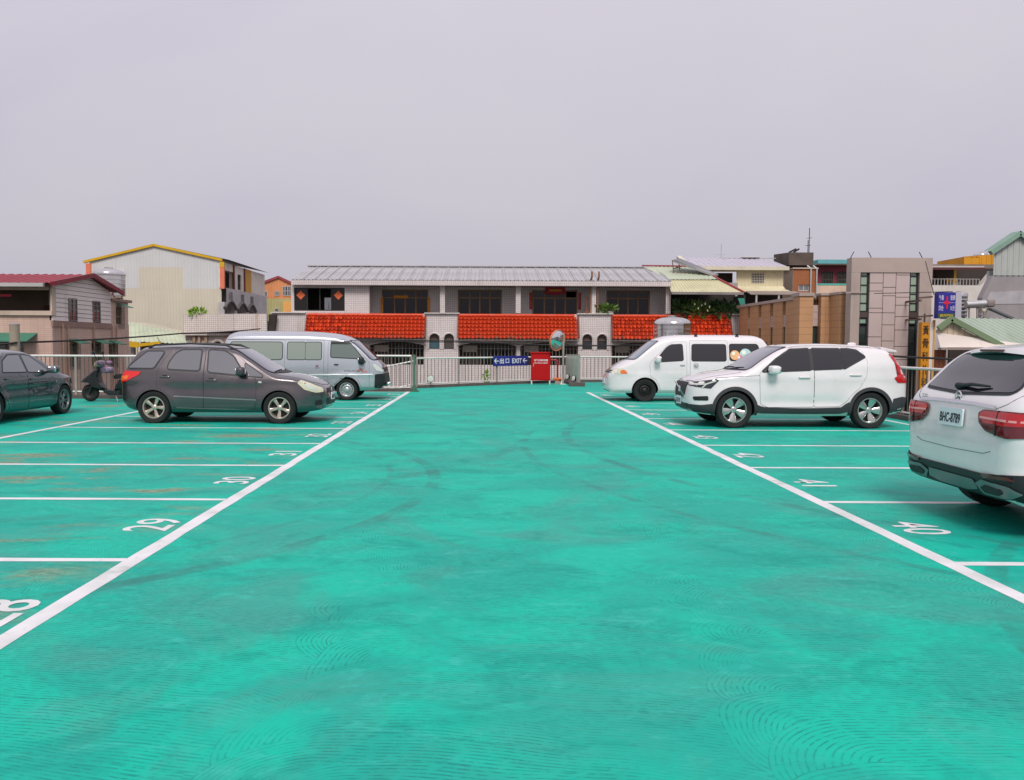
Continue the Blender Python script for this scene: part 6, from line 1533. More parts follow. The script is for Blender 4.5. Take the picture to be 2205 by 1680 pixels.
MB().box(XV - .06, sv(1108, 1200)[0], zf + .005, XV + 1.3, sv(20, 1200)[0], zc_ + .02).build('coping', M_stone, cl)
for (a, b) in ((205, 240), (390, 440), (590, 645), (810, 865), (1060, 1110)):
    ya, yb_ = sv(a, 1200)[0], sv(b, 1200)[0]; zz0, zz1 = sv(1080, 1365)[1], sv(1080, 1150)[1]
    for q in range(4): MB().box(XV + .05, yb_ - .1, zz0 + (zz1 - zz0) * q / 4 + .01, XV + .8, ya + .1, zz0 + (zz1 - zz0) * (q + 1) / 4 - .01).build('spandrel_block', M_panel, cl)
    MB().box(XV + .10, yb_ - .1, GZ, XV + .2, ya + .1, zz0 - .02).build('window', G_dgreen, cl)
MB().box(XV + 1.25, sv(1108, 1200)[0], GZ, XV + 5, sv(20, 1200)[0], sv(1100, 1140)[1]).build('wing_body', M_stone, cl)
YV = 37.6
def fv(x, y):
    p_ = at(*z5(x, y), YV); return p_.x, p_.z
xa, xb = fv(1115, 1000)[0], fv(1352, 1000)[0]
MB().box(xa, YV, GZ, xb, YV + .8, fv(1200, 845)[1]).build('fin', M_fin, cl); MB().box(xa - .05, YV - .06, fv(1200, 845)[1] + .004, xb + .03, YV + .9, fv(1200, 783)[1]).build('coping', M_stone, cl)
xc, xd = fv(1490, 1000)[0], fv(1640, 1000)[0]
MB().box(xc, YV, GZ, xd, YV + .8, fv(1550, 835)[1]).build('fin', M_fin, cl)
yq = atx(*z5(1815, 1000), xd).y
MB().box(xd, yq, GZ, xd + .5, YV + .8, fv(1550, 835)[1]).build('fin', M_fin, cl)
MB().box(xc - .05, YV - .06, fv(1550, 835)[1] + .004, xd - .06, YV + .9, fv(1550, 792)[1]).box(xd - .055, yq - .05, fv(1550, 835)[1] + .004, xd + .55, YV + .9, fv(1550, 792)[1]).build('coping', M_stone, cl)
for q in range(3): MB().box(xb + .01, YV + .3, fv(0, 1360)[1] + q * .32, xc - .01, YV + .8, fv(0, 1360)[1] + q * .32 + .305).build('spandrel_block', M_panel, cl)
win(cl, Matrix.Identity(4), xb + .01, xc - .01, GZ, fv(0, 1362)[1], YV + .35, 1, 3, M_aframe, G_dgreen, .06)
grille(cl, Matrix.Identity(4), xb + .02, xc - .02, fv(0, 1120)[1], fv(0, 855)[1], YV + .35, .22, (0.03, .97), M_aframe, .015, 'balcony_rail')
MB().lathe([(.34, 0), (.36, .1), (.36, .75), (.3, .85), (.001, .88)], 18, Matrix.Translation(((xb + xc) / 2, YV + 1.4, fv(0, 1120)[1]))).build('roof_tank', M_steel, cl, 40)
# stone tower
YTt = 35.5
def tx(x, y=900):
    p_ = at(1567 + .289 * x, 482.2 + .289 * y, YTt); return p_.x
def tz(y, x=1190):
    p_ = at(1567 + .289 * x, 482.2 + .289 * y, YTt); return p_.z
MTw = Matrix.Translation((0, YTt, 0))
zt_ = tz(252)
MB(MTw).box(tx(905), 0, GZ, tx(972), .5, zt_ - .62).build('tower_pier', M_stone, cl)
MB(MTw).box(tx(905), 0, zt_ - .615, tx(1505), .5, zt_).build('tower_lintel', M_stone, cl)
MB(MTw).box(tx(1412), 0, GZ, tx(1505), .5, zt_ - .62).build('tower_pier', M_stone, cl)
MB(MTw).box(tx(862), -.06, tz(518), tx(972) - .0, .0 - .004, tz(508)).build('string_course', M_stone, cl)
MB(MTw).box(tx(975), .30, GZ, tx(1410), .45, zt_ - .62).build('tower_back', M_aframe, cl)
rows_ = [tz(v_) for v_ in (1060, 980, 905, 830, 760)] 
for a, b in ((977, 1040), (1348, 1408)):
    win(cl, MTw, tx(a), tx(b), tz(655), tz(318), .12, 1, [tz(655), tz(590), tz(520), tz(455), tz(388), tz(318)], M_aframe, G_green, .05)
    MB(MTw).box(tx(a), .08, tz(697), tx(b), .26, tz(657)).build('spandrel', mat('brown_metal', rgb(84, 70, 64), .5, .2, var=.1), cl)
    win(cl, MTw, tx(a), tx(b), tz(748), tz(699), .12, 1, 1, M_aframe, glass('mint_glass_%d' % a, rgb(134, 164, 140), .08), .05)
    win(cl, MTw, tx(a), tx(b), GZ, tz(760), .12, 1, 10, M_aframe, glass('lower_strip_glass_%d' % a, rgb(44, 54, 50), .06), .05)  # lower panes have a darker grey-green base colour
cols = [((1046, 1143), (318, 440, 500, 628, 662, 842, 962, 1100, 1300)), ((1147, 1238), (318, 350, 472, 535, 662, 752, 872, 1000, 1180, 1300)), ((1242, 1342), (318, 380, 545, 605, 690, 790, 912, 1010, 1160, 1300))]
for (a, b), zs in cols:
    for u_, v_ in zip(zs[:-1], zs[1:]): MB(MTw).box(tx(a), .04, tz(v_) + .012, tx(b), .16, tz(u_) - .012).build('stone_panel', M_panel, cl)
MB(MTw).box(tx(1042), .17, GZ, tx(1346), .28, zt_ - .63).build('panel_backing', M_aframe, cl)
cap = MB(MTw)
for px in (915, 1075, 1455): cap.bar((tx(px), .3, zt_), (tx(px) - .15 + .3 * (px == 915), .3, zt_ + .28), .025)
cap.build('roof_spike', M_aframe, cl)

# ------------------------------------------------------------------ signs on the clinic
def z6(x, y): return (2260 + x * .142857) * .86094, (690 + y * .142857) * .86094
YS = 34.2
def sx(x, y=500): return at(*z6(x, y), YS)
vs = thing('vertical_sign', 'tall yellow vertical clinic sign with black characters', 'sign', (sx(395).x, YS, GZ))
x0, x1 = sx(325).x, sx(470).x; zt_ = sx(395, 815).z; zb_ = zt_ - 5.2
bx_ = MB().box(x0, YS, zb_, x1, YS + .25, zt_).build('board', mat('sign_yellow', rgb(206, 136, 22), .5, var=.1, streak=True), vs)
MB().box(x1 + .002, YS + .02, zb_, sx(530).x, YS + 1.0, zt_).build('side_panel', mat('sign_white', rgb(214, 206, 200), .5, var=.08), vs)
MB().box(sx(530).x + .003, YS + .0, zb_ - .1, sx(562).x, YS + .1, zt_ + .1).build('edge_strip', mat('sign_ochre', rgb(206, 156, 92), .6, var=.15), vs)
M_ink2 = mat('sign_black', rgb(28, 22, 18), .6, var=0)
for i, chs in enumerate('黃骨科外科診所'):
    me = fit(text_mesh(chs, .4, M_ink2, .003, .006), (x1 - x0) * .74, (x1 - x0) * 1.15); zz = sx(395, 950).z - i * (sx(395, 950).z - sx(395, 1180).z)
    if zz - .25 < zb_: break
    me.transform(WM[vs].inverted() @ Matrix.Translation(((x0 + x1) / 2, YS - .006, zz)) @ UPRIGHT); link_mesh('lettering', me, bx_)
br = MB()
for yy in (385, 715): 
    q = sx(320, yy); br.bar((q.x - .1, YS + .1, q.z), (sx(520, yy).x, YS + .1, q.z + .05), .07); br.bar((q.x, YS + .1, q.z - .1), (q.x, YS + 1.3, q.z - .1), .08)
br.bar((sx(395).x, YS + .12, zt_), (sx(395).x, YS + .12, sx(0, 700).z + .1), .05)
br.build('bracket', mat('rusty_bracket', rgb(110, 90, 80), .7, .3, var=.3), vs)
bs = thing('hanging_sign', 'blue box sign with a red cross and white characters', 'sign', (sx(660).x, YS, sx(0, 740).z))
x0, x1 = sx(505).x, sx(805).x; zt_, zb_ = sx(0, 295).z, sx(0, 745).z; zg = sx(0, 655).z
YB_ = YS - .4
bd = MB().box(x0, YB_, zb_, x1, YB_ + .3, zt_).build('board', mat('sign_blue', rgb(44, 42, 140), .45, var=.12), bs)
MB().box(x1 + .002, YB_, zb_, sx(910).x, YB_ + 1.1, zt_ - .02).build('side_panel', mat('sign_pale_side', rgb(184, 180, 190), .5, var=.08), bs)
MB().box(x0 + .01, YB_ - .006, zb_ + .01, x1 - .01, YB_ - .001, zg).build('green_strip', mat('sign_green', rgb(34, 84, 72), .5, var=.1), bd)
M_wh = mat('sign_lettering_white', rgb(200, 196, 216), .5, var=0); M_cross = mat('sign_red', rgb(208, 20, 64), .5, var=0); M_yl = mat('sign_lettering_yellow', rgb(206, 168, 52), .5, var=0)
cx, cz = (x0 + x1) / 2, (zt_ + zg) / 2; w_ = (x1 - x0); h_ = zt_ - zg
mbx = MB().box(x0 + .03, YB_ - .004, cz - .006, x1 - .03, YB_ - .001, cz + .006); mbx.build('dividing_line', M_wh, bd)
cr_ = MB().box(cx - w_ * .045, YB_ - .014, cz - h_ * .30, cx + w_ * .045, YB_ - .006, cz + h_ * .30).box(cx - w_ * .17, YB_ - .014, cz - h_ * .07, cx - w_ * .046, YB_ - .006, cz + h_ * .07).box(cx + w_ * .046, YB_ - .014, cz - h_ * .07, cx + w_ * .17, YB_ - .006, cz + h_ * .07)
cr_.build('cross', M_cross, bd)
for txt, px, pz in (('外傷', cx - w_ * .33, cz + h_ * .24), ('復健', cx + w_ * .33, cz + h_ * .24), ('綜合', cx - w_ * .33, cz - h_ * .26), ('X光', cx + w_ * .33, cz - h_ * .26)):
    me = fit(text_mesh(txt, .2, M_wh, .001, .003), w_ * .28, h_ * .26); me.transform(WM[bs].inverted() @ Matrix.Translation((px, YB_ - .005, pz)) @ UPRIGHT); link_mesh('lettering', me, bd)
me = fit(text_mesh('健康門診', .2, M_yl, .001, .003), w_ * .78, (zg - zb_) * .62); me.transform(WM[bs].inverted() @ Matrix.Translation((cx, YB_ - .009, (zg + zb_) / 2)) @ UPRIGHT); link_mesh('lettering', me, bd)

# ------------------------------------------------------------------ white terrace house behind, right
YH = 44.0
def hx(x, y=300): return at(1567 + .289 * x, 482.2 + .289 * y, YH)
wh = thing('white_terrace_house', 'white house with a railed roof terrace right of the stone tower', 'building', (hx(1700).x, YH, GZ))
MB().box(hx(1480).x, YH, GZ, hx(1985).x, YH + 1, hx(0, 452).z).build('parapet_wall', mat('white_plaster', rgb(212, 204, 196), .8, var=.1, streak=True), wh)
MB().prism([(hx(1890, 352).x, YH + .05, hx(0, 452).z), (hx(2000).x, YH + .05, hx(0, 452).z), (hx(2000).x, YH + .05, hx(0, 352).z), (hx(1975).x, YH + .05, hx(0, 345).z)], (0, .4, 0)).build('raked_wall', mat('white_plaster', rgb(212, 204, 196), .8, var=.1), wh)
MB().box(hx(1480).x, YH + 2.6, hx(0, 452).z, hx(2050).x + 1.5, YH + 2.7, hx(0, 300).z + .3).build('rear_wall', mat('taupe_sheet', rgb(126, 112, 100), .8, var=.2), wh)
MB().box(hx(1735).x, YH + 2.4, hx(0, 452).z, hx(2050).x + 1.4, YH + 2.59, hx(0, 320).z + .2).build('store_room', M_darkin, wh)
MB().box(hx(1810).x, YH + 2.3, hx(0, 450).z, hx(1890).x, YH + 2.39, hx(0, 370).z).build('ochre_door', mat('ochre_sheet', rgb(204, 146, 32), .6, var=.15), wh)
q0, q1 = hx(1508, 318), hx(1892, 316)
MB().prism([(q0.x, YH - .2, q0.z - .1), (q1.x, YH - .2, q1.z - .12), (q1.x, YH + 3, q1.z + .15), (q0.x, YH + 3, q0.z + .2)], (0, 0, .12)).build('terrace_roof', mat('pale_roof', rgb(196, 188, 182), .6, var=.1), wh)
MB().bar((q0.x, YH - .22, q0.z - .12), (q1.x, YH - .22, q1.z - .14), .05, .12).build('roof_edge', mat('maroon_edge', rgb(88, 40, 44), .6, var=.1), wh)
grille(wh, Matrix.Identity(4), hx(1505).x, hx(1885).x, hx(0, 450).z, hx(0, 402).z, YH + .1, .16, (.0, 1.0), M_walu, .014, 'terrace_rail')
MB().tube([(hx(1718).x, YH + .3, hx(0, 450).z), (hx(1718).x, YH + .3, hx(0, 312).z)], .06, 8).build('terrace_post', MY, wh)
MB().box(hx(1770).x, YH + 1.2, hx(0, 450).z, hx(1835).x, YH + 1.8, hx(0, 412).z).build('air_conditioner', M_walu, wh)
yt = thing('yellow_container', 'ochre yellow corrugated box on the roof at right', 'container', tuple(hx(1870, 300)))
YY = 50.0
a_, b_ = at(1567 + .289 * 1760, 560, YY), at(1567 + .289 * 1985, 560, YY); zt2, zb2 = at(2120, 482.2 + .289 * 228, YY).z, at(2120, 482.2 + .289 * 346, YY).z
MB().corr((a_.x, YY, zb2 + .8), (b_.x, YY, zb2 + .8), (b_.x, YY, zt2), (a_.x, YY, zt2 - .12), .3, .04, (0, -1, 0)).corr((at(2108, 560, YY).x, YY - .01, zb2), (b_.x, YY - .01, zb2), (b_.x, YY - .01, zb2 + .8), (at(2108, 560, YY).x, YY - .01, zb2 + .8), .3, .04, (0, -1, 0)).box(a_.x, YY + .02, zb2, b_.x, YY + 3, zt2 - .13).build('shell', mat('ochre_container', rgb(214, 148, 22), .6, var=.15, streak=True), yt)
water_tank('upright steel water tank behind the blue clinic sign', (at(2063, 640, 37).x, 37, at(2063, 692, 37).z - .4), .36, 1.05, .5, bands=6)
for i, px in enumerate((2111, 2127)):
    q = at(px, 548, 51); water_tank('small %s domed tank lid above the ochre container' % ('left' if i == 0 else 'right'), (q.x, 51, q.z - .35), .42, .2, .1, bands=1)

# ------------------------------------------------------------------ big grey gabled building, right edge
YK = 39.0
def kx(x, y=300): return at(1567 + .289 * x, 482.2 + .289 * y, YK)
gb = thing('grey_gabled_building', 'big grey gabled building with green roof edge cut by the right frame', 'building', (kx(2150).x, YK, GZ))
M_gsheet = mat('grey_green_sheet', rgb(176, 180, 174), .6, var=.06, streak=True); M_grend = mat('grey_render', rgb(152, 146, 146), .9, var=.16, scale=.6, streak=True, dirt=rgb(112, 106, 106), bump=.2)
xl, xap, xr = kx(1978).x, kx(2150).x, kx(2150).x + (kx(2150).x - kx(1978).x) * 2.2
zl, zap = kx(0, 190).z, kx(0, 78).z; zmid = kx(0, 375).z
MB().corr((xl, YK, zmid), (xap, YK, zmid), (xap, YK, zap), (xl, YK, zl), .25, .03, (0, -1, 0)).corr((xap, YK, zmid), (xr, YK, zmid), (xr, YK, zl - .8), (xap, YK, zap), .25, .03, (0, -1, 0)).build('wall_sheet', M_gsheet, gb)
MB().prism([(kx(1880).x, YK + .02, GZ), (xr, YK + .02, GZ), (xr, YK + .02, zmid), (xl, YK + .02, zmid), (kx(1905).x, YK + .02, kx(0, 540).z)], (0, .4, 0)).build('wall', M_grend, gb)
MB().prism([(kx(1925).x, YK - .0, kx(0, 590).z), (xr, YK, kx(0, 580).z), (xr, YK, kx(0, 470).z), (kx(1960).x, YK, kx(0, 500).z)], (0, .015, 0)).build('patched_render', mat('pale_render', rgb(172, 168, 170), .9, var=.2, scale=1.2, bump=.2), gb)
MGr = mat('green_trim', rgb(128, 158, 140), .6, var=.12)
MB().bar((kx(1942).x, YK - .1, zl - .12), (xap, YK - .1, zap + .08), .25, .2).bar((xap, YK - .1, zap + .08), (xr, YK - .1, zl - .72), .25, .2).build('verge_trim', MGr, gb)
MB().quad((kx(1942).x, YK - .2, zl), (xap, YK - .2, zap + .2), (xap, YK + .5, zap + .2), (kx(1942).x, YK + .5, zl)).quad((xap, YK - .2, zap + .2), (xr, YK - .2, zl - .6), (xr, YK + .5, zl - .6), (xap, YK + .5, zap + .2)).build('roof', MGr, gb)
MB().box(kx(1986).x, YK + .43, GZ, xr, YK + .6, zl - .9).build('side_wall', M_gsheet, gb)

# ------------------------------------------------------------------ green roofed garage, right
YJ = 26.0
def jx(x, y=700): return at(*z6(x, y), YJ)
gg = thing('green_roof_garage', 'low garage with pale green sheet roof and dark open front at right', 'garage', (jx(1100).x, YJ, GZ))
A_, B_ = jx(565, 925), jx(790, 770); Cc = jx(1690, 1235)
M_gr2 = mat('pale_green_roof', rgb(160, 174, 158), .55, var=.10, scale=.7, streak=True, dirt=rgb(140, 150, 120))
dpt = 6.0
right = Vector((9.0, 0, 0)); slope = (Cc - B_)
B2 = B_ + Vector((.9, dpt, .0)); C2 = Cc + Vector((0, 0, 0))
MB().corr(B_ + Vector((0, -.1, .05)), B_ + Vector((11, 4.2, .05)), Cc + Vector((11, 4.2, .05)), Cc + Vector((0, -.1, .05)), .26, .03, (.4, -.2, 1)).build('roof_sheet', M_gr2, gg)
MB().quad(A_ + Vector((0, -.1, .04)), B_ + Vector((0, -.1, .04)), B_ + Vector((5, 4.2, .04)), A_ + Vector((5, 4.2, .04))).build('roof_sheet', M_gr2, gg)
MB().bar(A_ + Vector((0, -.12, 0)), B_ + Vector((0, -.12, .03)), .1, .16).bar(B_ + Vector((0, -.12, .03)), Cc + Vector((0, -.12, 0)), .1, .16).build('verge_trim', mat('moss_green_trim', rgb(116, 134, 100), .6, var=.12), gg)
D1, D2 = jx(570, 990), jx(1560, 1210)
n_ = 10
for i in range(n_):
    t0_, t1_ = i / n_, (i + 1) / n_
    xa_, xb_2 = D1.x + (D2.x - D1.x) * t0_, D1.x + (D2.x - D1.x) * t1_ - .012
    zlow = lambda x: D1.z + (D2.z - D1.z) * (x - D1.x) / (D2.x - D1.x)
    zup = lambda x: (A_.z + (B_.z - A_.z) * (x - A_.x) / (B_.x - A_.x) if x < B_.x else B_.z + (Cc.z - B_.z) * (x - B_.x) / (Cc.x - B_.x)) - .06
    if zup(xb_2) <= zlow(xb_2) + .01: continue
    MB().prism([(xa_, YJ + .02, zlow(xa_)), (xb_2, YJ + .02, zlow(xb_2)), (xb_2, YJ + .02, zup(xb_2)), (xa_, YJ + .02, zup(xa_))], (0, .04, 0)).build('gable_board', mat('cream_gable_board', rgb(206, 186, 160), .7, var=.1), gg)
E1, E2 = jx(565, 1250), jx(1680, 1250)
MB().prism([(D1.x, YJ - .25, E1.z), (E2.x + 1.5, YJ - .25, E1.z), (E2.x + 1.5, YJ + .0, E1.z + .08), (D2.x + .3, YJ + .0, D2.z), (D1.x, YJ + .0, D1.z)], (0, .03, 0)).build('fascia_sheet', mat('pale_pink_sheet', rgb(216, 204, 194), .6, var=.08, streak=True), gg)
MB().box(D1.x, YJ - .3, jx(0, 1290).z, E2.x + 6, YJ - .1, jx(0, 1255).z).build('lintel', mat('taupe_beam', rgb(150, 132, 124), .7, var=.1), gg)
xm = jx(790).x
mb = MB().corr((D1.x, YJ + .1, GZ), (xm, YJ + .1, GZ), (xm, YJ + .1, jx(0, 1292).z), (D1.x, YJ + .1, jx(0, 1292).z), .11, .025, (0, -1, 0)); mb.build('roller_door', mat('brown_roller_door', rgb(116, 62, 36), .5, var=.15), gg)
MB().box(xm * (YJ + 2.2) / YJ + .05, YJ + 2.2, GZ, E2.x + 6, YJ + 2.3, jx(0, 1250).z + .3).build('inner_wall', M_darkin, gg)
# solar water heater on its roof
sh = thing('solar_water_heater', 'tilted solar water heater on a steel frame above the garage roof', 'water heater', tuple(at(*z6(1400, 740), 28)))
YQ = 34.5
def qx(x, y, d=0): return at(*z6(x, y), YQ + d)
a1, b1, a2, b2 = qx(1480, 560), qx(1890, 740), qx(1530, 555, 1.5), qx(1930, 725, 1.5)
MB().prism([a1, b1, b2, a2], (0, 0, -.09)).build('collector', mat('dark_collector', rgb(62, 66, 68), .35, .3, var=.15), sh)
mb = MB()
for p_, q_ in ((a1, qx(1400, 760)), (b1, qx(1880, 790)), (qx(1280, 560), qx(1280, 745)), (qx(1140, 560), qx(1140, 745)), (qx(1400, 530), qx(1400, 760))): mb.bar(p_, q_, .05)
mb.bar(qx(1400, 765), qx(1890, 765), .05).bar(qx(1080, 560), qx(1420, 545), .05).bar(qx(1300, 660), qx(1540, 760), .04); mb.build('frame', M_post, sh)
MB().tube([qx(1080, 505), qx(1430, 485)], .15, 16).build('tank', M_alu, sh, 50)
MB().sell(qx(1490, 480), (.17, .2, .16), .4, .4).build('tank_end', mat('brown_tank_end', rgb(140, 128, 122), .6, var=.2), sh, 50)
MB().sell(qx(1400, 605), (.09, .06, .09), 1, 1).build('gauge', mat('cream_gauge', rgb(200, 190, 166), .6, var=0), sh, 60)

# stainless tank behind the white van, beyond the railing
q = at(1446, 735, 39.5)
wt = water_tank('wide steel water tank behind the roof of the white van', (q.x, 39.5, at(1446, 760, 39.5).z), .86, at(1446, 698, 39.5).z - at(1446, 760, 39.5).z - .5, .5, bands=4)
MB().box(q.x - 1.2, 38.8, GZ, q.x + 1.2, 40.5, at(1446, 760, 39.5).z - .0).build('plinth', M_conc, wt)
# ------------------------------------------------------------------ things at the far end of the deck
def rail_y(x):
    for (a, b) in zip(RAIL_FAR[:-1], RAIL_FAR[1:]):
        if a[0] <= x <= b[0]: return a[1] + (b[1] - a[1]) * (x - a[0]) / (b[0] - a[0])
    return RAIL_FAR[-1][1]
# exit sign hung on the railing
a, b = at(1062, 779, 33.0), at(1141, 776, 34.0)
p0 = Vector((.30, rail_y(.30) - .10, 0)); p1 = Vector((1.73, rail_y(1.73) - .10, 0)); ang_ = math.atan2(p1.y - p0.y, p1.x - p0.x)
mid = (p0 + p1) / 2; wid = (p1 - p0).length; zc = (at(1100, 777, mid.y).z)
xs = thing('exit_sign', 'blue exit sign with white arrows hung on the far railing', 'sign', (mid.x, mid.y, zc), ang_)
def flat(mb, name, m, par): return mb.build(name, m, par, world=False)
h = .40
bd = flat(MB().box(-wid / 2, 0, -h / 2, wid / 2, .03, h / 2), 'board', mat('exit_blue', rgb(36, 44, 128), .45, var=.1), xs)
M_sw = mat('sign_white_paint', rgb(226, 226, 230), .5, var=0)
for txt, x, w, hh in (('出', -.27, .115, .21), ('口', -.112, .10, .18), ('EXIT', .165, .28, .19)):
    k = wid
    me = fit(text_mesh(txt, .3, M_sw, .002, .005), w * k, hh); me.transform(Matrix.Translation((x * k, -.004, 0)) @ UPRIGHT); link_mesh('lettering', me, bd)
for x in (-.42, .40):
    k = wid; cx = x * k; mb = MB()
    mb.bar((cx - .10, -.006, 0), (cx + .12, -.006, 0), .012, .034); mb.bar((cx - .11, -.007, 0), (cx - .01, -.007, .095), .012, .034); mb.bar((cx - .11, -.0075, 0), (cx - .01, -.0075, -.095), .012, .034)
    flat(mb, 'arrow', M_sw, bd)

# red hydrant cabinet
q0, q1 = at(1143.5, 800, 33.6), at(1184.5, 800, 33.6); zt_, zb_ = at(1164, 758, 33.6).z, at(1164, 822, 33.6).z
hc = thing('hydrant_cabinet', 'red fire hydrant cabinet standing on legs by the far railing', 'cabinet', ((q0.x + q1.x) / 2, 33.6, 0))
M_fire = mat('fire_red', rgb(186, 3, 8), .55, var=.08, spec=.25)
hw = (q1.x - q0.x) / 2; zb_ = max(zb_, .16)
flat(MB().box(-hw, 0, zb_, hw, .38, zt_ - .05), 'case', M_fire, hc)
flat(MB().box(-hw - .03, -.05, zt_ - .05, hw + .03, .42, zt_), 'lid', M_fire, hc)
dr = flat(MB().box(-hw + .035, -.014, zb_ + .035, hw - .035, -.001, zt_ - .08), 'door', mat('fire_red_door', rgb(180, 2, 7), .55, var=.08, spec=.25), hc)
flat(MB().box(-hw + .07, -.035, zb_ + .55, -hw + .095, -.016, zb_ + .68), 'handle', M_chrome, dr)
for x in (-hw + .02, hw - .02):
    for y in (.03, .35): flat(MB().bar((x, y, 0), (x, y, zb_), .045), 'leg', M_galv, hc)
for k, (zz, hh, n) in enumerate(((zt_ - .33, .085, '地下式消防栓箱'), (zt_ - .44, .045, 'FIRE HYDRANT CABINET'))):
    me = fit(text_mesh(n, .1, M_sw, .001, .0015), hw * 1.45, hh); me.transform(Matrix.Translation((0, -.0165, zz)) @ UPRIGHT); link_mesh('lettering', me, dr)
hp = thing('hydrant_pipe', 'red bent pipe with an orange valve beside the hydrant cabinet', 'pipe', (q1.x + .3, 33.75, 0))
flat(MB().tube([(-.28, 0, .98), (-.06, 0, .98), (0, 0, .92), (0, 0, .2)], .038, 10), 'pipe', mat('pipe_red', rgb(170, 16, 36), .4, var=.1), hp)
flat(MB().tube([(-.16, 0, .22), (.14, 0, .22)], .05, 10).tube([(0, 0, .0), (0, 0, .26)], .045, 10), 'valve', mat('valve_orange', rgb(214, 96, 26), .5, var=.15), hp)
flat(MB().bar((-.1, 0, .06), (.12, 0, .06), .16, .12), 'footing', M_conc, hp)

# convex mirror on a pole
mq = at(1213, 800, 33.4)
cmz = at(1197, 733, 33.4)
cm = thing('convex_mirror', 'round convex traffic mirror with orange rim on a pole', 'mirror', (mq.x, 33.6, 0))
flat(MB().tube([(0, 0, 0), (0, 0, cmz.z + .3)], .045, 10), 'pole', M_post, cm)
flat(MB().box(-.11, -.11, 0, .11, .11, .03).prism([(.0, -.02, .03), (-.10, -.02, .03), (.0, -.02, .40)], (0, .04, 0)), 'base_plate', M_galv, cm)
dirv = Vector((.92, -1.0, -.24)).normalized()       # looks down the deck, turned towards the right
Mm = Matrix.Translation((cmz.x - mq.x + .06, -.16, cmz.z)) @ dirv.to_track_quat('Z', 'Y').to_matrix().to_4x4()
r = .40
dish = [(r * math.sin(t), .5 * (math.cos(t) - math.cos(1.0)) * .5) for t in np.linspace(1.0, 0.001, 12)]
dish = [(p[0] / math.sin(1.0), p[1]) for p in dish]
mm_, ntm, pm2 = nodes('convex_mirror_glass'); pm2.inputs['Base Color'].default_value = (.8, .8, .8, 1); pm2.inputs['Metallic'].default_value = 1.0; pm2.inputs['Roughness'].default_value = .03
flat(MB(Mm).lathe(dish, 40), 'mirror', mm_, cm); 
flat(MB(Mm).lathe([(r * .99, -.02), (r * 1.0, .02), (r * 1.06, .025), (r * 1.08, -.01), (r * 1.06, -.05), (r * .6, -.10), (.001, -.11)], 40), 'back_shell', mat('mirror_orange', rgb(214, 122, 84), .5, var=.15), cm)
flat(MB(Mm).bar((0, 0, -.10), (.0, 0, -.16), .10), 'clamp', M_galv, cm)
cm.children[2]
for o_ in cm.children:
    if o_.name.startswith('mirror'): o_.data.polygons.foreach_set('use_smooth', [True] * len(o_.data.polygons))

# sheet-metal guard panel with its kerb and two floodlights
gp = thing('guard_panel', 'grey sheet-metal guard panel on a dark kerb right of the mirror', 'barrier', (3.55, 34.0, 0))
M_gp = mat('grey_green_panel', rgb(178, 182, 172), .5, .2, var=.12, streak=True)
pA, pB = Vector((3.40, 35.7, 0)), Vector((3.62, 32.6, 0))
mb = MB().corr((pA.x, pA.y, .14), (pB.x, pB.y, .10), (pB.x, pB.y, 1.17), (pA.x, pA.y, 1.13), .16, .02, (-1, 0, 0)); mb.bar((pA.x + .03, pA.y, 1.16), (pB.x + .03, pB.y, 1.20), .05); mb.build('panel', M_gp, gp)
MB().bar((pB.x + .03, pB.y, 0), (pB.x + .03, pB.y, 1.2), .06).bar((pA.x + .03, pA.y, 0), (pA.x + .03, pA.y, 1.16), .06).build('post', M_post, gp)
MB().bar((pA.x - .12, pA.y, .06), (pB.x - .12, pB.y - .2, .06), .24, .12).box(pB.x - .42, pB.y - .62, 0, pB.x + .18, pB.y - .32, .15).build('kerb', M_kerb, gp)
for i, (yy, lb) in enumerate(((33.1, 'nearer round floodlight fixed low on the guard panel'), (34.6, 'farther round floodlight fixed low on the guard panel'))):
    t = yy; xx = pA.x + (pB.x - pA.x) * (pA.y - yy) / (pA.y - pB.y)
    fl = thing('floodlight', lb, 'floodlight', (xx - .1, yy, .14), 0, 'floodlights on the guard panel')
    Mf = Matrix.Translation((xx - .10, yy, .27)) @ Vector((-.8, -.6, .2)).to_track_quat('Z', 'Y').to_matrix().to_4x4()
    MB(Mf).lathe([(.001, -.09), (.06, -.08), (.115, .0), (.115, .03), (.10, .03)], 20).build('housing', M_black, fl, 40)
    MB(Mf).lathe([(.10, .028), (.06, .038), (.001, .04)], 20).build('lens', M_clear, fl, 60)
    MB().bar((xx - .1, yy, .12), (xx - .1, yy, .2), .04).build('bracket', M_black, fl)
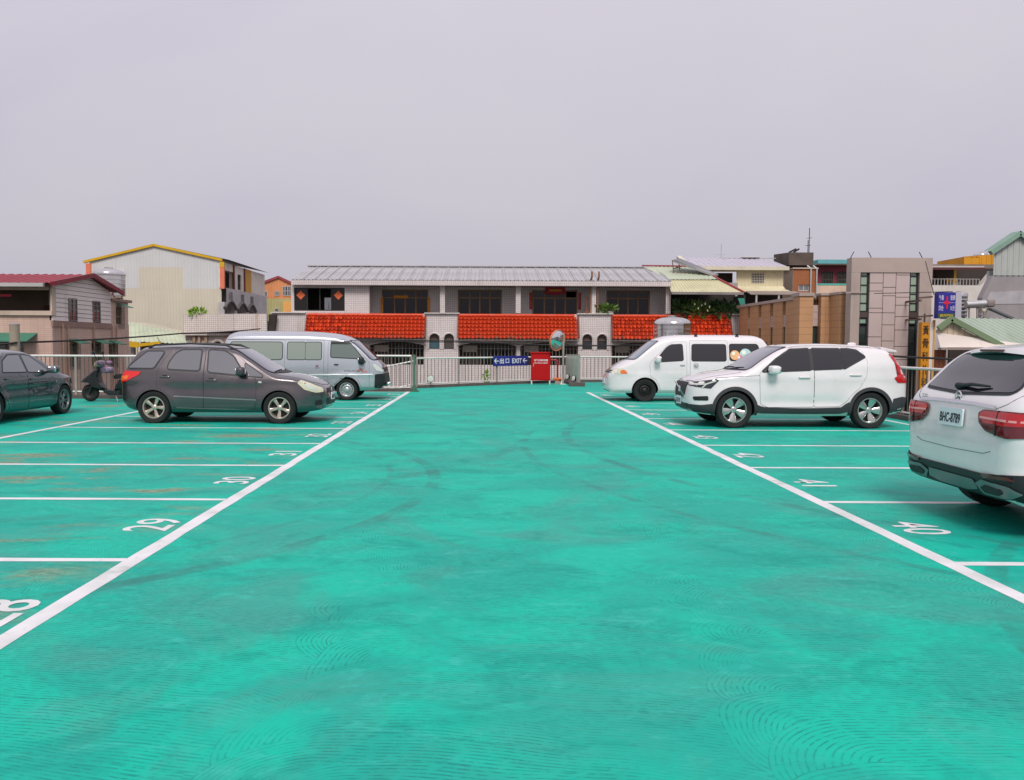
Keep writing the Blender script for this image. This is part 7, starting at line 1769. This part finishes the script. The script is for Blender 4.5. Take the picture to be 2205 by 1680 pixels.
# corner post plate and bumper mirrors by the silver van
for i, (px, py, lb) in enumerate(((1052, 835, 'grey convex disc on the kerb left of the exit sign'),)):
    pass
cq = thing('corner_post', 'dark green steel corner post at the end of the short railing', 'post', (-2.40, 28.05, 0))
flat(MB().box(-.036, -.036, 0, .036, .036, 1.24), 'post', mat('dark_green_post', rgb(70, 104, 88), .5, var=.15), cq)
flat(MB().box(-.16, -.14, 0, .16, .14, .04).box(-.09, -.09, .04, .09, .09, .16), 'base', mat('dark_green_post', rgb(70, 104, 88), .5, var=.15), cq)
for k, (xx, yy) in enumerate(((-2.02, 30.55),)):
    fl = thing('floodlight', 'round floodlight low on the far railing beside the corner post', 'floodlight', (xx, yy, .1))
    Mf = Matrix.Translation((xx, yy, .34)) @ Vector((0, -1, .1)).to_track_quat('Z', 'Y').to_matrix().to_4x4()
    MB(Mf).lathe([(.001, -.06), (.07, -.05), (.13, .0), (.13, .025), (.115, .025)], 20).build('housing', M_balu, fl, 40); MB(Mf).lathe([(.115, .022), (.001, .03)], 20).build('lens', M_clear, fl)
    MB().bar((xx, yy, .1), (xx, yy, .28), .03).build('bracket', M_balu, fl)
wd = thing('weed', 'bright green weed growing through the far railing', 'plant', (.02, rail_y(.02) + .2, 0))
leaves(60, (.02, rail_y(.02) + .15, .30), (.06, .06, .28), .14, M_leafl, 21, parent=wd)

# ------------------------------------------------------------------ scooter by the left railing (faces left)
sc = thing('scooter', 'black motor scooter with purple patterned bags parked by the railing', 'scooter', (-10.15, 22.75, 0), R(180))
M_sc = paint('scooter_black', rgb(14, 14, 16), .0, .4, 0.0, .25)
def sp_(mb, name, m, par=None, smooth=50, bevel=0.0): return mb.build(name, m, par or sc, smooth, bevel, world=False)
for x in (.62, -.60):
    X90 = Matrix.Translation((x, 0, .235)) @ Matrix.Rotation(R(90), 4, 'X')
    w = sp_(MB().lathe([(.14, -.05), (.19, -.055), (.228, -.03), (.235, 0), (.228, .03), (.19, .055), (.14, .05)], 30, X90), 'wheel', M_rubber)
    sp_(MB().lathe([(.14, -.04), (.13, -.03), (.03, -.03), (.03, .05), (.001, .05)], 24, X90).lathe([(.14, .04), (.13, .03), (.03, .03)], 24, X90), 'rim', RIM_blk, w)
# front shield, leg shield, floor, rear body, seat built as lofted side outlines
def loft(outline, w0, w1, name, m, nseg=6):
    """side outline (x,z) swelled sideways"""
    mb = MB(); n = len(outline); cx = sum(p[0] for p in outline) / n; cz = sum(p[1] for p in outline) / n; rows = []
    for i in range(nseg + 1):
        t = -1 + 2 * i / nseg; k = (1 - .25 * abs(t) ** 3); rows.append([(cx + (x - cx) * k, t * w0, cz + (z - cz) * k) for x, z in outline])
    vs = [p for r_ in rows for p in r_]; fs = [(i * n + j, i * n + (j + 1) % n, (i + 1) * n + (j + 1) % n, (i + 1) * n + j) for i in range(nseg) for j in range(n)]
    fs += [tuple(range(n)), tuple(range(nseg * n, (nseg + 1) * n))[::-1]]
    mb.add(vs, fs); return sp_(mb, name, m, None, 40)
loft(rnd([(.86, .52), (.78, .62), (.50, .86), (.40, .94), (.33, .92), (.36, .72), (.30, .50), (.18, .34), (.24, .28), (.50, .34), (.64, .50)], .03), .17, 0, 'front_shield', M_sc)
loft(rnd([(.24, .26), (.24, .33), (-.16, .30), (-.30, .34), (-.30, .18), (.10, .17)], .03), .18, 0, 'floor_board', M_black)
loft(rnd([(-.04, .30), (-.10, .48), (-.18, .60), (-.52, .66), (-.86, .72), (-.93, .64), (-.78, .48), (-.46, .36), (-.30, .28)], .04), .16, 0, 'rear_body', M_sc)
loft(rnd([(-.05, .61), (-.03, .71), (-.13, .765), (-.45, .75), (-.84, .81), (-.88, .73), (-.50, .66)], .04), .15, 0, 'seat', M_black)
sp_(MB().prism([(.80, -.06, .40), (.55, -.06, .49), (.44, -.06, .40), (.60, -.06, .46)], (0, .12, 0)), 'front_fender', M_sc)
sp_(MB().tube([(.62, .075, .235), (.52, .07, .52)], .025, 8).tube([(.62, -.075, .235), (.52, -.07, .52)], .025, 8), 'fork', M_black)
sp_(MB().tube([(.36, 0, .85), (.30, 0, 1.02)], .05, 10).sell((.34, 0, 1.02), (.12, .16, .10), .7, .7), 'handlebar_cowl', mat('pale_cowl', rgb(120, 116, 108), .4, var=.2))
sp_(MB().sell((.44, 0, 1.0), (.04, .10, .07), .8, .8), 'headlight', M_oldlens)
sp_(MB().tube([(.22, .34, 1.02), (.30, .15, 1.04), (.30, -.15, 1.04), (.22, -.34, 1.02)], .02, 8), 'handlebar', M_black)
M_prp = mat('purple_pattern_cloth', rgb(128, 100, 128), .8, var=.7, scale=9)
for s_ in (-1, 1):
    sp_(MB().sell((.22, s_ * .26, 1.05), (.085, .07, .055), .7, .7), 'hand_cover', M_prp)
    mi = sp_(MB().tube([(.28, s_ * .2, 1.06), (.38, s_ * .26, 1.28)], .009, 6), 'mirror_stem', M_black); sp_(MB().sell((.40, s_ * .27, 1.32), (.03, .07, .05), .7, .7), 'mirror_head', M_black, mi)
sp_(MB().tube([(-.45, .02, .30), (-.60, .02, .235)], .06, 8).tube([(-.40, -.13, .26), (-.85, -.15, .34)], .045, 10), 'exhaust', M_black)
sp_(MB().tube([(-.10, .10, .2), (-.20, .17, .01)], .014, 6), 'side_stand', M_alu)
sp_(MB().box(-.97, -.07, .62, -.93, .07, .70), 'tail_lamp', M_red)
bg_ = thing('patterned_bag', 'purple and white patterned bag hanging from the scooter handlebar', 'bag', (-10.32, 22.75, .74))
MB().sell((-10.30, 22.75, .86), (.15, .13, .085), .5, .5, 16, 10).tube([(-10.45, 22.75, .95), (-10.42, 22.75, 1.0), (-10.30, 22.75, .96)], .012, 6).build('bag', mat('bag_pattern', rgb(140, 118, 142), .8, var=.75, scale=7), bg_, 50)

# ------------------------------------------------------------------ overhead cables
M_cable = mat('black_cable', rgb(34, 32, 32), .7, var=0)
def cable(label, pts, r, sag=0.0):
    P = [at(*p) for p in pts]; out_ = []
    for a, b in zip(P[:-1], P[1:]):
        for i in range(12):
            t = i / 12; q = a.lerp(b, t); q.z -= sag * 4 * t * (1 - t); out_.append(tuple(q))
    out_.append(tuple(P[-1]))
    t = thing('overhead_cable', label, 'cable', out_[0], 0, 'overhead cables')
    MB().tube(out_, r, 6).build('cable', M_cable, t, 60)
cable('black cable crossing in front of the pinkish house', [(-40, 738, 26.8), (31, 738, 26.8), (390, 718, 40), (560, 708, 46)], .035, .05)
cable('upper black cable strung across the row house arches', [(700, 728, 44), (980, 734, 44), (1240, 745, 44), (1420, 741, 44), (1700, 737, 42)], .03, .02)
cable('lower black cable strung across the row house arches', [(700, 730.5, 44.3), (980, 736.5, 44.3), (1240, 742.5, 44.3), (1420, 743.5, 44.3)], .025, .03)
cable('black cable behind the white SUV tail running to the garage', [(1880, 765, 24), (2080, 775, 24), (2300, 778, 24)], .035, .0)
cable('thin cable from the stone tower to the blue sign', [(1882, 632, 33), (2050, 628, 27)], .015, .0)
cable('thin stay wire from the tower corner to the blue sign', [(1992, 563, 33), (2010, 634, 27)], .015, .0)
